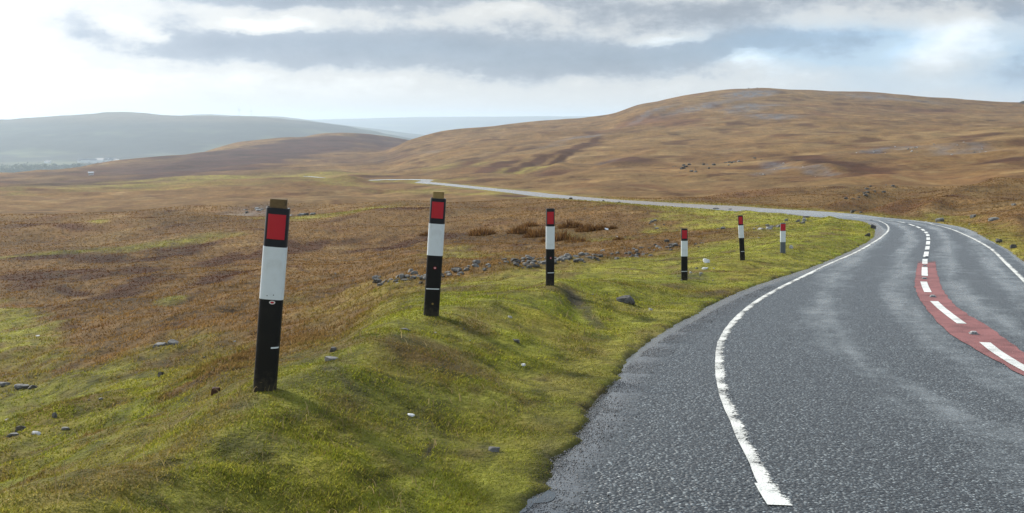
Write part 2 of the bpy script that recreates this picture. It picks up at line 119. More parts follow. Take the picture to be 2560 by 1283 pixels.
# ------------------------------------------------------------------ measured places (metres, eye at the origin, +Y ahead)
RTAB = np.array([[0.85,0.85,0.85,0.8496,0.84706,0.8443,0.84186,0.84029,0.84,0.84,0.84,0.84,0.84,0.84,0.84,0.84,0.84,0.84,0.84,0.84,0.84,0.84,0.84,0.84,0.84,0.84,0.84,0.84,0.84,0.84,0.84,0.84,0.84,0.84,0.84,0.84,0.84,0.84,0.84,0.84,0.84,0.84,0.84,0.84,0.84,0.84,0.84,0.84,0.84,0.84,0.84,0.84,0.84,0.84,0.84,0.84,0.84],[0.7549,0.7549,0.7549,0.75397,0.74809,0.7417,0.73605,0.73237,0.73156,0.73144,0.73134,0.73128,0.73124,0.73126,0.73168,0.73242,0.73325,0.73392,0.73421,0.73432,0.7344,0.73443,0.73443,0.73443,0.73443,0.73443,0.73443,0.73443,0.73443,0.73443,0.73443,0.73443,0.73443,0.73443,0.73443,0.73443,0.73443,0.73443,0.73443,0.73443,0.73443,0.73443,0.73443,0.73443,0.73443,0.73443,0.73443,0.73443,0.73443,0.73443,0.73443,0.73443,0.73443,0.73443,0.73443,0.73443,0.73443],[0.65342,0.65342,0.65342,0.65188,0.64216,0.63158,0.62224,0.61624,0.61514,0.61533,0.61569,0.61619,0.61678,0.61746,0.61885,0.62076,0.62272,0.62427,0.62496,0.62524,0.62544,0.62552,0.62552,0.62552,0.62552,0.62552,0.62552,0.62552,0.62552,0.62552,0.62552,0.62552,0.62552,0.62552,0.62552,0.62552,0.62552,0.62552,0.62552,0.62552,0.62552,0.62552,0.62552,0.62552,0.62552,0.62552,0.62552,0.62552,0.62552,0.62552,0.62552,0.62552,0.62552,0.62552,0.62552,0.62552,0.62552],[0.56807,0.56807,0.56807,0.56611,0.5539,0.5407,0.52893,0.52102,0.51874,0.51789,0.51723,0.51677,0.51651,0.51653,0.51766,0.51965,0.52187,0.52368,0.52446,0.52476,0.52497,0.52504,0.52504,0.52504,0.52504,0.52504,0.52504,0.52504,0.52504,0.52504,0.52504,0.52504,0.52504,0.52504,0.52504,0.52504,0.52504,0.52504,0.52504,0.52504,0.52504,0.52504,0.52504,0.52504,0.52504,0.52504,0.52504,0.52504,0.52504,0.52504,0.52504,0.52504,0.52504,0.52504,0.52504,0.52504,0.52504],[0.52096,0.52096,0.52096,0.51903,0.50791,0.4964,0.48547,0.47609,0.46897,0.46246,0.45649,0.45158,0.44822,0.44681,0.44607,0.44548,0.44505,0.44477,0.44464,0.44458,0.44454,0.44452,0.44455,0.44458,0.44458,0.44458,0.44458,0.44458,0.44458,0.44458,0.44458,0.44458,0.44458,0.44458,0.44458,0.44458,0.44458,0.44458,0.44458,0.44458,0.44458,0.44458,0.44458,0.44458,0.44458,0.44458,0.44458,0.44458,0.44458,0.44458,0.44458,0.44458,0.44458,0.44458,0.44458,0.44458,0.44458],[0.50257,0.50257,0.50257,0.5008,0.49139,0.48204,0.47259,0.4629,0.45267,0.44093,0.42855,0.41679,0.40689,0.39993,0.39392,0.38842,0.38397,0.38111,0.38034,0.38036,0.38039,0.38045,0.38139,0.38215,0.38215,0.38215,0.38215,0.38215,0.38215,0.38215,0.38215,0.38215,0.38215,0.38215,0.38215,0.38215,0.38215,0.38215,0.38215,0.38215,0.38215,0.38215,0.38215,0.38215,0.38215,0.38215,0.38215,0.38215,0.38215,0.38215,0.38215,0.38215,0.38215,0.38215,0.38215,0.38215,0.38215],[0.48574,0.48574,0.48574,0.48412,0.47578,0.46767,0.45922,0.44988,0.43886,0.42446,0.40804,0.3916,0.37716,0.36645,0.35698,0.34818,0.34078,0.33553,0.33311,0.33191,0.33108,0.33078,0.33108,0.33133,0.33133,0.33133,0.33133,0.33133,0.33133,0.33133,0.33133,0.33133,0.33133,0.33133,0.33133,0.33133,0.33133,0.33133,0.33133,0.33133,0.33133,0.33133,0.33133,0.33133,0.33133,0.33133,0.33133,0.33133,0.33133,0.33133,0.33133,0.33133,0.33133,0.33133,0.33133,0.33133,0.33133],[0.45518,0.45518,0.45518,0.45373,0.44623,0.43895,0.43135,0.4229,0.41287,0.39984,0.38491,0.36972,0.35587,0.34481,0.335,0.32588,0.31773,0.31084,0.30547,0.30149,0.29819,0.29484,0.29034,0.28803,0.28858,0.28877,0.28887,0.28894,0.28897,0.28897,0.28897,0.28897,0.28897,0.28897,0.28897,0.28897,0.28897,0.28897,0.28897,0.28897,0.28897,0.28897,0.28897,0.28897,0.28897,0.28897,0.28897,0.28897,0.28897,0.28898,0.28904,0.28914,0.28924,0.28934,0.28935,0.28935,0.28935],[0.41548,0.41548,0.41548,0.41418,0.40732,0.40059,0.39368,0.38631,0.37815,0.36886,0.35881,0.34849,0.33837,0.32889,0.31957,0.31036,0.30145,0.29307,0.28544,0.27888,0.27273,0.26601,0.25597,0.25053,0.25173,0.25215,0.25236,0.25251,0.25258,0.25258,0.25258,0.25258,0.25258,0.25258,0.25258,0.25258,0.25258,0.25258,0.25258,0.25258,0.25258,0.25258,0.25258,0.25258,0.25258,0.25258,0.25258,0.25258,0.25258,0.25261,0.25273,0.25294,0.25316,0.25337,0.2534,0.2534,0.2534],[0.37805,0.37805,0.37805,0.3769,0.37074,0.3646,0.35842,0.35214,0.3457,0.33927,0.33276,0.32605,0.31898,0.31142,0.30301,0.29401,0.28478,0.27573,0.26725,0.25968,0.25221,0.24374,0.23032,0.22267,0.22251,0.22246,0.22243,0.22241,0.2224,0.2224,0.2224,0.2224,0.2224,0.2224,0.2224,0.2224,0.2224,0.2224,0.2224,0.2224,0.2224,0.2224,0.2224,0.2224,0.2224,0.2224,0.2224,0.2224,0.2224,0.2224,0.22238,0.22235,0.22232,0.22229,0.22229,0.22229,0.22229],[0.34567,0.34567,0.34567,0.3447,0.33955,0.33443,0.32926,0.32396,0.31846,0.31289,0.3072,0.3013,0.29509,0.28845,0.28114,0.27331,0.26524,0.25721,0.24952,0.24261,0.2356,0.22716,0.21345,0.20272,0.19887,0.19758,0.19687,0.19656,0.19643,0.19645,0.19651,0.19658,0.19666,0.19676,0.19687,0.19698,0.19708,0.19717,0.19723,0.19728,0.19732,0.19734,0.19734,0.19734,0.19734,0.19738,0.19753,0.1977,0.19781,0.19774,0.1973,0.19661,0.19582,0.1951,0.19499,0.19499,0.19499],[0.31544,0.31544,0.31544,0.31465,0.3105,0.30641,0.30223,0.29779,0.29294,0.2876,0.28189,0.27596,0.26994,0.26396,0.25792,0.25178,0.24556,0.23928,0.23299,0.22725,0.22125,0.21356,0.20004,0.18731,0.18007,0.17752,0.17611,0.17537,0.17503,0.17506,0.17514,0.17524,0.17535,0.17548,0.17563,0.17578,0.17591,0.17603,0.17611,0.17618,0.17624,0.17626,0.17626,0.17626,0.17626,0.17632,0.17651,0.17674,0.17689,0.17674,0.17584,0.17444,0.17284,0.17138,0.17115,0.17115,0.17115],[0.28821,0.28821,0.28821,0.28752,0.2839,0.28035,0.2767,0.27279,0.26845,0.26354,0.25822,0.2527,0.24721,0.24194,0.23681,0.23172,0.22662,0.22146,0.21624,0.21152,0.20652,0.19992,0.18749,0.17524,0.16788,0.16481,0.16294,0.16141,0.16045,0.16031,0.16023,0.16016,0.16004,0.15988,0.15969,0.15949,0.15931,0.15916,0.15905,0.15895,0.15888,0.15884,0.15885,0.15886,0.15887,0.15883,0.15868,0.15843,0.15809,0.15755,0.15626,0.15449,0.15252,0.15068,0.15038,0.15038,0.15038],[0.26368,0.26368,0.26368,0.26301,0.2595,0.25603,0.25249,0.24876,0.24474,0.24032,0.23564,0.23083,0.22605,0.22143,0.21686,0.21231,0.20779,0.20334,0.199,0.1953,0.19151,0.18634,0.17585,0.16545,0.1595,0.15622,0.15389,0.15146,0.14959,0.14912,0.14886,0.14862,0.14821,0.14767,0.14704,0.14636,0.14577,0.14525,0.14485,0.1445,0.14422,0.14409,0.14412,0.14419,0.14424,0.14409,0.1435,0.1426,0.14155,0.1404,0.13881,0.1369,0.13489,0.13295,0.13262,0.13262,0.13262],[0.24072,0.24072,0.24072,0.2401,0.23679,0.23352,0.2302,0.22677,0.22316,0.21934,0.21538,0.21134,0.2073,0.20332,0.19928,0.19519,0.19116,0.18731,0.18375,0.18093,0.17816,0.17428,0.16599,0.15763,0.15284,0.14968,0.1472,0.14446,0.14217,0.14142,0.14097,0.14052,0.13978,0.13874,0.13754,0.13624,0.13511,0.13409,0.13334,0.13269,0.13217,0.13194,0.13195,0.13195,0.13196,0.1317,0.13069,0.12927,0.12776,0.1264,0.12495,0.12341,0.12184,0.1203,0.12002,0.12002,0.12002],[0.21795,0.21795,0.21795,0.21746,0.21487,0.21231,0.2097,0.20701,0.20416,0.20115,0.19803,0.19482,0.19158,0.18832,0.18491,0.1814,0.17793,0.17467,0.17177,0.16957,0.16744,0.16449,0.1584,0.15191,0.14747,0.14466,0.14251,0.14015,0.13808,0.13714,0.13652,0.13585,0.13474,0.13308,0.13117,0.12906,0.12715,0.12533,0.1241,0.12328,0.12264,0.12217,0.12185,0.12163,0.12133,0.12064,0.11931,0.11768,0.1161,0.11485,0.11371,0.11263,0.11156,0.11048,0.11028,0.11028,0.11028],[0.1966,0.1966,0.1966,0.19626,0.19447,0.1927,0.1909,0.189,0.18696,0.18478,0.18248,0.18008,0.1776,0.17506,0.17226,0.16931,0.16637,0.16364,0.16131,0.15958,0.15796,0.15576,0.15175,0.14708,0.14279,0.1404,0.13869,0.13679,0.13504,0.13399,0.13321,0.13232,0.13088,0.12865,0.12609,0.12325,0.12062,0.11807,0.11639,0.11536,0.11457,0.11389,0.11331,0.11283,0.11225,0.11127,0.10976,0.10805,0.10649,0.10532,0.10432,0.10341,0.10254,0.10164,0.10147,0.10147,0.10147],[0.17961,0.17961,0.17961,0.17933,0.1778,0.17629,0.17477,0.17319,0.17153,0.16984,0.16809,0.16627,0.16437,0.16235,0.16005,0.15757,0.15509,0.15281,0.15093,0.14954,0.14828,0.14665,0.14412,0.14093,0.13696,0.13491,0.1335,0.13205,0.13068,0.12958,0.12861,0.12746,0.12571,0.12305,0.12015,0.11706,0.11433,0.11188,0.11,0.10842,0.10713,0.10636,0.10609,0.10594,0.10572,0.10488,0.10281,0.10027,0.09808,0.09681,0.09586,0.09506,0.09431,0.09353,0.09337,0.09337,0.09337],[0.167,0.167,0.167,0.16668,0.16495,0.1632,0.16146,0.15978,0.15816,0.15666,0.15521,0.15375,0.15222,0.15055,0.14862,0.14652,0.14444,0.14252,0.14094,0.13976,0.13869,0.13736,0.13544,0.13299,0.12966,0.12769,0.12628,0.12525,0.12439,0.12334,0.12218,0.12077,0.11884,0.11608,0.11336,0.11067,0.10854,0.10694,0.10521,0.10275,0.10038,0.09922,0.09962,0.10051,0.10116,0.10032,0.09714,0.09314,0.08989,0.08846,0.08755,0.08683,0.08618,0.08548,0.08534,0.08534,0.08534],[0.15333,0.15333,0.15333,0.15301,0.15124,0.14945,0.1477,0.14604,0.14456,0.14324,0.14201,0.14081,0.13955,0.13815,0.13655,0.13483,0.13311,0.13153,0.13021,0.1292,0.12828,0.12716,0.12565,0.12373,0.12107,0.11919,0.11776,0.11707,0.1166,0.11564,0.11422,0.11247,0.11033,0.10755,0.10543,0.10359,0.1021,0.10095,0.09969,0.09796,0.0962,0.09495,0.0944,0.09405,0.09356,0.09208,0.08877,0.08492,0.08186,0.08049,0.07961,0.07892,0.07831,0.07764,0.0775,0.0775,0.0775],[0.13336,0.13336,0.13336,0.13319,0.13226,0.13134,0.13042,0.12946,0.12847,0.12744,0.12639,0.12531,0.12419,0.12303,0.12175,0.12041,0.11907,0.11783,0.11676,0.11592,0.11514,0.11423,0.11304,0.11156,0.10954,0.10799,0.10675,0.10598,0.10536,0.10411,0.1023,0.10015,0.09756,0.09477,0.09447,0.09435,0.09384,0.09171,0.09066,0.09052,0.09044,0.09029,0.08961,0.08816,0.08633,0.08401,0.08057,0.07697,0.07419,0.07287,0.07201,0.07134,0.07075,0.0701,0.06996,0.06996,0.06996],[0.1125,0.1125,0.1125,0.11251,0.11253,0.11256,0.11259,0.1126,0.11255,0.11201,0.11105,0.10987,0.10869,0.10768,0.1067,0.10569,0.1047,0.10376,0.10291,0.10221,0.10155,0.10078,0.09978,0.09859,0.09711,0.09595,0.09495,0.09397,0.09297,0.09177,0.09044,0.08913,0.0879,0.08685,0.08645,0.0862,0.08568,0.0844,0.08333,0.08265,0.08207,0.08142,0.08068,0.07987,0.07882,0.07691,0.07354,0.06982,0.06693,0.06561,0.06477,0.06411,0.06352,0.06289,0.06275,0.06275,0.06275],[0.09925,0.09925,0.09925,0.09929,0.09952,0.09978,0.1,0.10015,0.10013,0.09968,0.09889,0.09793,0.09698,0.09618,0.09543,0.09467,0.09392,0.09321,0.09254,0.09195,0.09138,0.09076,0.09011,0.0893,0.08802,0.08707,0.08627,0.08536,0.08448,0.08382,0.08325,0.0828,0.08249,0.08226,0.08152,0.08028,0.07913,0.07808,0.07702,0.07593,0.07486,0.07384,0.07301,0.07227,0.07132,0.06949,0.06628,0.06272,0.05994,0.05863,0.05778,0.05711,0.05652,0.05587,0.05574,0.05574,0.05574],[0.09137,0.09137,0.09137,0.09133,0.09118,0.09103,0.09087,0.09067,0.0904,0.08997,0.08941,0.08879,0.08817,0.08761,0.08707,0.08652,0.08598,0.08546,0.08496,0.08446,0.08398,0.08361,0.0834,0.0831,0.0818,0.08096,0.08032,0.07985,0.07946,0.07884,0.07809,0.07738,0.07686,0.07644,0.07553,0.07422,0.07306,0.07207,0.07094,0.06948,0.06791,0.06654,0.06559,0.06481,0.06384,0.06205,0.05906,0.05579,0.05319,0.05188,0.05099,0.05029,0.04966,0.04897,0.04883,0.04883,0.04883],[0.0855,0.0855,0.0855,0.0854,0.08486,0.08431,0.08377,0.08326,0.0828,0.08237,0.08198,0.08159,0.0812,0.0808,0.0804,0.07999,0.07958,0.07918,0.07878,0.07831,0.07787,0.07768,0.07783,0.07793,0.07656,0.07581,0.07531,0.07493,0.07457,0.07378,0.07267,0.07156,0.0708,0.0702,0.06925,0.06808,0.06699,0.06604,0.06485,0.06309,0.06112,0.05946,0.05839,0.05755,0.05653,0.05477,0.05204,0.04908,0.04668,0.04535,0.04441,0.04365,0.04295,0.04221,0.04206,0.04206,0.04206],[0.08086,0.08086,0.08086,0.08074,0.08007,0.07939,0.07873,0.07813,0.07763,0.07718,0.07679,0.07641,0.07603,0.07564,0.07524,0.07485,0.07445,0.07405,0.07363,0.07308,0.07256,0.07233,0.07264,0.07287,0.07136,0.07072,0.07034,0.06991,0.06941,0.06836,0.0669,0.06556,0.06482,0.06434,0.06338,0.06205,0.0608,0.05966,0.0583,0.05647,0.05447,0.05276,0.05158,0.05061,0.04948,0.04773,0.04521,0.04252,0.04028,0.03893,0.03792,0.03707,0.0363,0.03547,0.03531,0.03531,0.03531],[0.07715,0.07715,0.07715,0.07702,0.07632,0.07561,0.07492,0.07428,0.07373,0.07324,0.0728,0.07237,0.07195,0.07151,0.07108,0.07066,0.07023,0.06977,0.06926,0.06852,0.06779,0.06746,0.06787,0.06818,0.06651,0.06582,0.0654,0.06478,0.06395,0.06262,0.06093,0.0595,0.05884,0.05847,0.05743,0.05579,0.05427,0.0529,0.05141,0.04967,0.04785,0.04622,0.04494,0.04383,0.04258,0.04084,0.03855,0.03615,0.03408,0.03266,0.03154,0.03057,0.02966,0.02871,0.02852,0.02852,0.02852],[0.07385,0.07385,0.07385,0.07372,0.07303,0.07232,0.07163,0.07098,0.07039,0.06986,0.06936,0.06887,0.06839,0.06789,0.06741,0.06693,0.06645,0.06592,0.06533,0.06442,0.06351,0.06311,0.06354,0.06388,0.06271,0.0615,0.06028,0.05923,0.05823,0.05671,0.05487,0.05329,0.05247,0.05197,0.05081,0.04909,0.04745,0.04588,0.04426,0.04255,0.04083,0.03928,0.038,0.03688,0.03565,0.03401,0.03195,0.02979,0.02787,0.02641,0.02519,0.0241,0.02306,0.02199,0.02178,0.02178,0.02178],[0.07041,0.07041,0.07041,0.07029,0.06961,0.06893,0.06826,0.06762,0.06701,0.06644,0.06589,0.06535,0.06481,0.06427,0.06374,0.06321,0.06268,0.06211,0.06149,0.06058,0.05969,0.05929,0.05966,0.05996,0.05939,0.0577,0.05499,0.05332,0.05207,0.05044,0.04863,0.04692,0.04556,0.04442,0.04314,0.04177,0.04029,0.03865,0.03695,0.03509,0.03324,0.03167,0.03056,0.02965,0.02862,0.02707,0.02494,0.02265,0.02064,0.01919,0.01802,0.01698,0.01599,0.01497,0.01477,0.01477,0.01477],[0.06656,0.06656,0.06656,0.06646,0.06592,0.06538,0.06484,0.06429,0.06373,0.06315,0.06256,0.06196,0.06138,0.0608,0.06024,0.05969,0.05914,0.05858,0.05801,0.05728,0.05659,0.05629,0.05655,0.05676,0.05516,0.05256,0.0493,0.04699,0.04519,0.04346,0.04183,0.04015,0.03826,0.03628,0.03499,0.03395,0.03265,0.03102,0.02928,0.02729,0.02531,0.0238,0.02296,0.02235,0.02161,0.0202,0.01786,0.01525,0.01304,0.01169,0.01068,0.00982,0.00902,0.00819,0.00802,0.00802,0.00802],[0.06327,0.06327,0.06327,0.06317,0.06261,0.06205,0.06149,0.06093,0.06035,0.05977,0.05917,0.05858,0.05798,0.0574,0.05679,0.05618,0.05559,0.05504,0.05457,0.05407,0.05364,0.05347,0.05367,0.05378,0.05029,0.04667,0.04309,0.04024,0.03794,0.03608,0.03448,0.03279,0.0306,0.02811,0.02679,0.0258,0.02451,0.02275,0.02098,0.0191,0.01733,0.01613,0.01558,0.01522,0.0148,0.01408,0.01305,0.01187,0.01073,0.00974,0.00882,0.00792,0.00704,0.00615,0.00598,0.00598,0.00598],[0.0608,0.0608,0.0608,0.0606,0.05946,0.05826,0.05714,0.05622,0.05559,0.05516,0.05482,0.0545,0.05414,0.05367,0.05299,0.05219,0.0514,0.05075,0.05036,0.05012,0.04994,0.0498,0.04971,0.04949,0.04474,0.04024,0.03609,0.03304,0.03068,0.02864,0.02681,0.02488,0.02247,0.01978,0.01839,0.01738,0.01595,0.01379,0.012,0.0105,0.00924,0.00857,0.0084,0.00831,0.00821,0.00803,0.00779,0.00749,0.00714,0.00672,0.00617,0.00551,0.00482,0.00415,0.00404,0.00404,0.00404],[0.0614,0.0614,0.0614,0.06113,0.05959,0.05802,0.0565,0.05511,0.05394,0.05293,0.05202,0.05115,0.05029,0.04938,0.04827,0.04708,0.04601,0.04526,0.04501,0.04498,0.04496,0.04492,0.04467,0.04392,0.03777,0.03265,0.02829,0.0252,0.0229,0.02091,0.01915,0.01722,0.01454,0.01122,0.00938,0.00798,0.00624,0.00393,0.00244,0.00148,0.00078,0.00049,0.00061,0.0009,0.00119,0.00136,0.00153,0.00167,0.00175,0.00175,0.00172,0.00167,0.00162,0.00157,0.00156,0.00156,0.00156],[0.07707,0.07707,0.07707,0.07642,0.07287,0.0693,0.06576,0.0623,0.05892,0.05532,0.0517,0.04837,0.04566,0.04384,0.04232,0.04097,0.03989,0.03921,0.03902,0.03904,0.03908,0.03909,0.03849,0.0368,0.02862,0.02347,0.01969,0.01665,0.01429,0.01265,0.01137,0.00983,0.00699,0.00244,-0.00057,-0.00304,-0.00514,-0.00712,-0.00792,-0.00815,-0.00829,-0.00834,-0.00806,-0.00733,-0.00654,-0.00588,-0.00519,-0.00452,-0.00393,-0.00346,-0.00305,-0.00269,-0.00235,-0.00199,-0.00192,-0.00192,-0.00192],[0.08906,0.08906,0.08906,0.08844,0.08531,0.08229,0.0791,0.07547,0.07095,0.0642,0.05619,0.04839,0.04226,0.03906,0.03704,0.03536,0.03405,0.03313,0.03262,0.03237,0.03219,0.03194,0.0316,0.03073,0.02048,0.01458,0.01057,0.00811,0.00638,0.0048,0.00334,0.00134,-0.00304,-0.01124,-0.01521,-0.01801,-0.01961,-0.02067,-0.02094,-0.02065,-0.0201,-0.01945,-0.01863,-0.0175,-0.01625,-0.01485,-0.01315,-0.01146,-0.01014,-0.00939,-0.00887,-0.00845,-0.00807,-0.00767,-0.00758,-0.00758,-0.00758],[0.09148,0.09148,0.09148,0.09149,0.09157,0.09165,0.09173,0.09177,0.09131,0.08672,0.07874,0.06924,0.0601,0.05296,0.04599,0.03895,0.03269,0.02809,0.02595,0.02489,0.02416,0.02389,0.02645,0.02852,0.02419,0.01884,0.01302,0.0085,0.00501,0.00285,0.00126,-0.00081,-0.00543,-0.01418,-0.01987,-0.02448,-0.02774,-0.03036,-0.03109,-0.03046,-0.02934,-0.02811,-0.02685,-0.02536,-0.02379,-0.02216,-0.02037,-0.01859,-0.01696,-0.01559,-0.0144,-0.0133,-0.01224,-0.01116,-0.01095,-0.01095,-0.01095],[0.09296,0.09296,0.09296,0.09306,0.09367,0.09434,0.09493,0.09531,0.09505,0.09176,0.08583,0.07834,0.07042,0.06293,0.05353,0.04275,0.03241,0.02435,0.02026,0.01803,0.01644,0.01585,0.01851,0.02203,0.02409,0.02282,0.01908,0.01451,0.00931,0.00632,0.00402,0.0016,-0.00192,-0.00641,-0.0098,-0.0128,-0.01622,-0.02069,-0.02217,-0.02154,-0.02044,-0.01927,-0.01816,-0.01692,-0.01557,-0.01403,-0.01219,-0.01035,-0.00884,-0.00787,-0.00714,-0.00653,-0.00597,-0.00537,-0.00526,-0.00526,-0.00526],[0.09314,0.09314,0.09314,0.09309,0.09289,0.09271,0.0925,0.09219,0.09154,0.08891,0.08454,0.07913,0.07339,0.06795,0.06213,0.05574,0.04899,0.04207,0.03509,0.02604,0.01739,0.0136,0.01461,0.01666,0.0201,0.02358,0.02649,0.02419,0.01651,0.01301,0.01037,0.00791,0.00499,0.00194,-0.00044,-0.00257,-0.00525,-0.00914,-0.01046,-0.00994,-0.00904,-0.0081,-0.00727,-0.00637,-0.00538,-0.00416,-0.00261,-0.00107,8e-05,0.0006,0.00094,0.0012,0.00142,0.00167,0.00172,0.00172,0.00172],[0.08858,0.08858,0.08858,0.08851,0.08815,0.08782,0.08745,0.08696,0.08617,0.08441,0.08177,0.07856,0.0751,0.07165,0.06786,0.06362,0.059,0.05408,0.04883,0.04132,0.03383,0.03049,0.03411,0.03714,0.03675,0.03657,0.03644,0.03381,0.02682,0.02364,0.02129,0.01891,0.01557,0.01164,0.00938,0.00763,0.00535,0.00198,0.00083,0.00115,0.0017,0.00226,0.00276,0.00328,0.00386,0.00459,0.00554,0.00648,0.00715,0.00743,0.00761,0.00773,0.00785,0.00797,0.008,0.008,0.008],[0.08155,0.08155,0.08155,0.08153,0.08143,0.08135,0.08125,0.08111,0.08089,0.08029,0.07935,0.07813,0.07674,0.07521,0.07305,0.07031,0.06727,0.06421,0.06136,0.05795,0.05476,0.05338,0.05448,0.05539,0.05524,0.0532,0.04821,0.04296,0.03777,0.035,0.03301,0.03078,0.02692,0.02159,0.01937,0.01787,0.01595,0.01319,0.01225,0.01234,0.01248,0.01263,0.01277,0.01291,0.01307,0.01327,0.01351,0.01376,0.01394,0.01403,0.01409,0.01414,0.01418,0.01422,0.01423,0.01423,0.01423]])
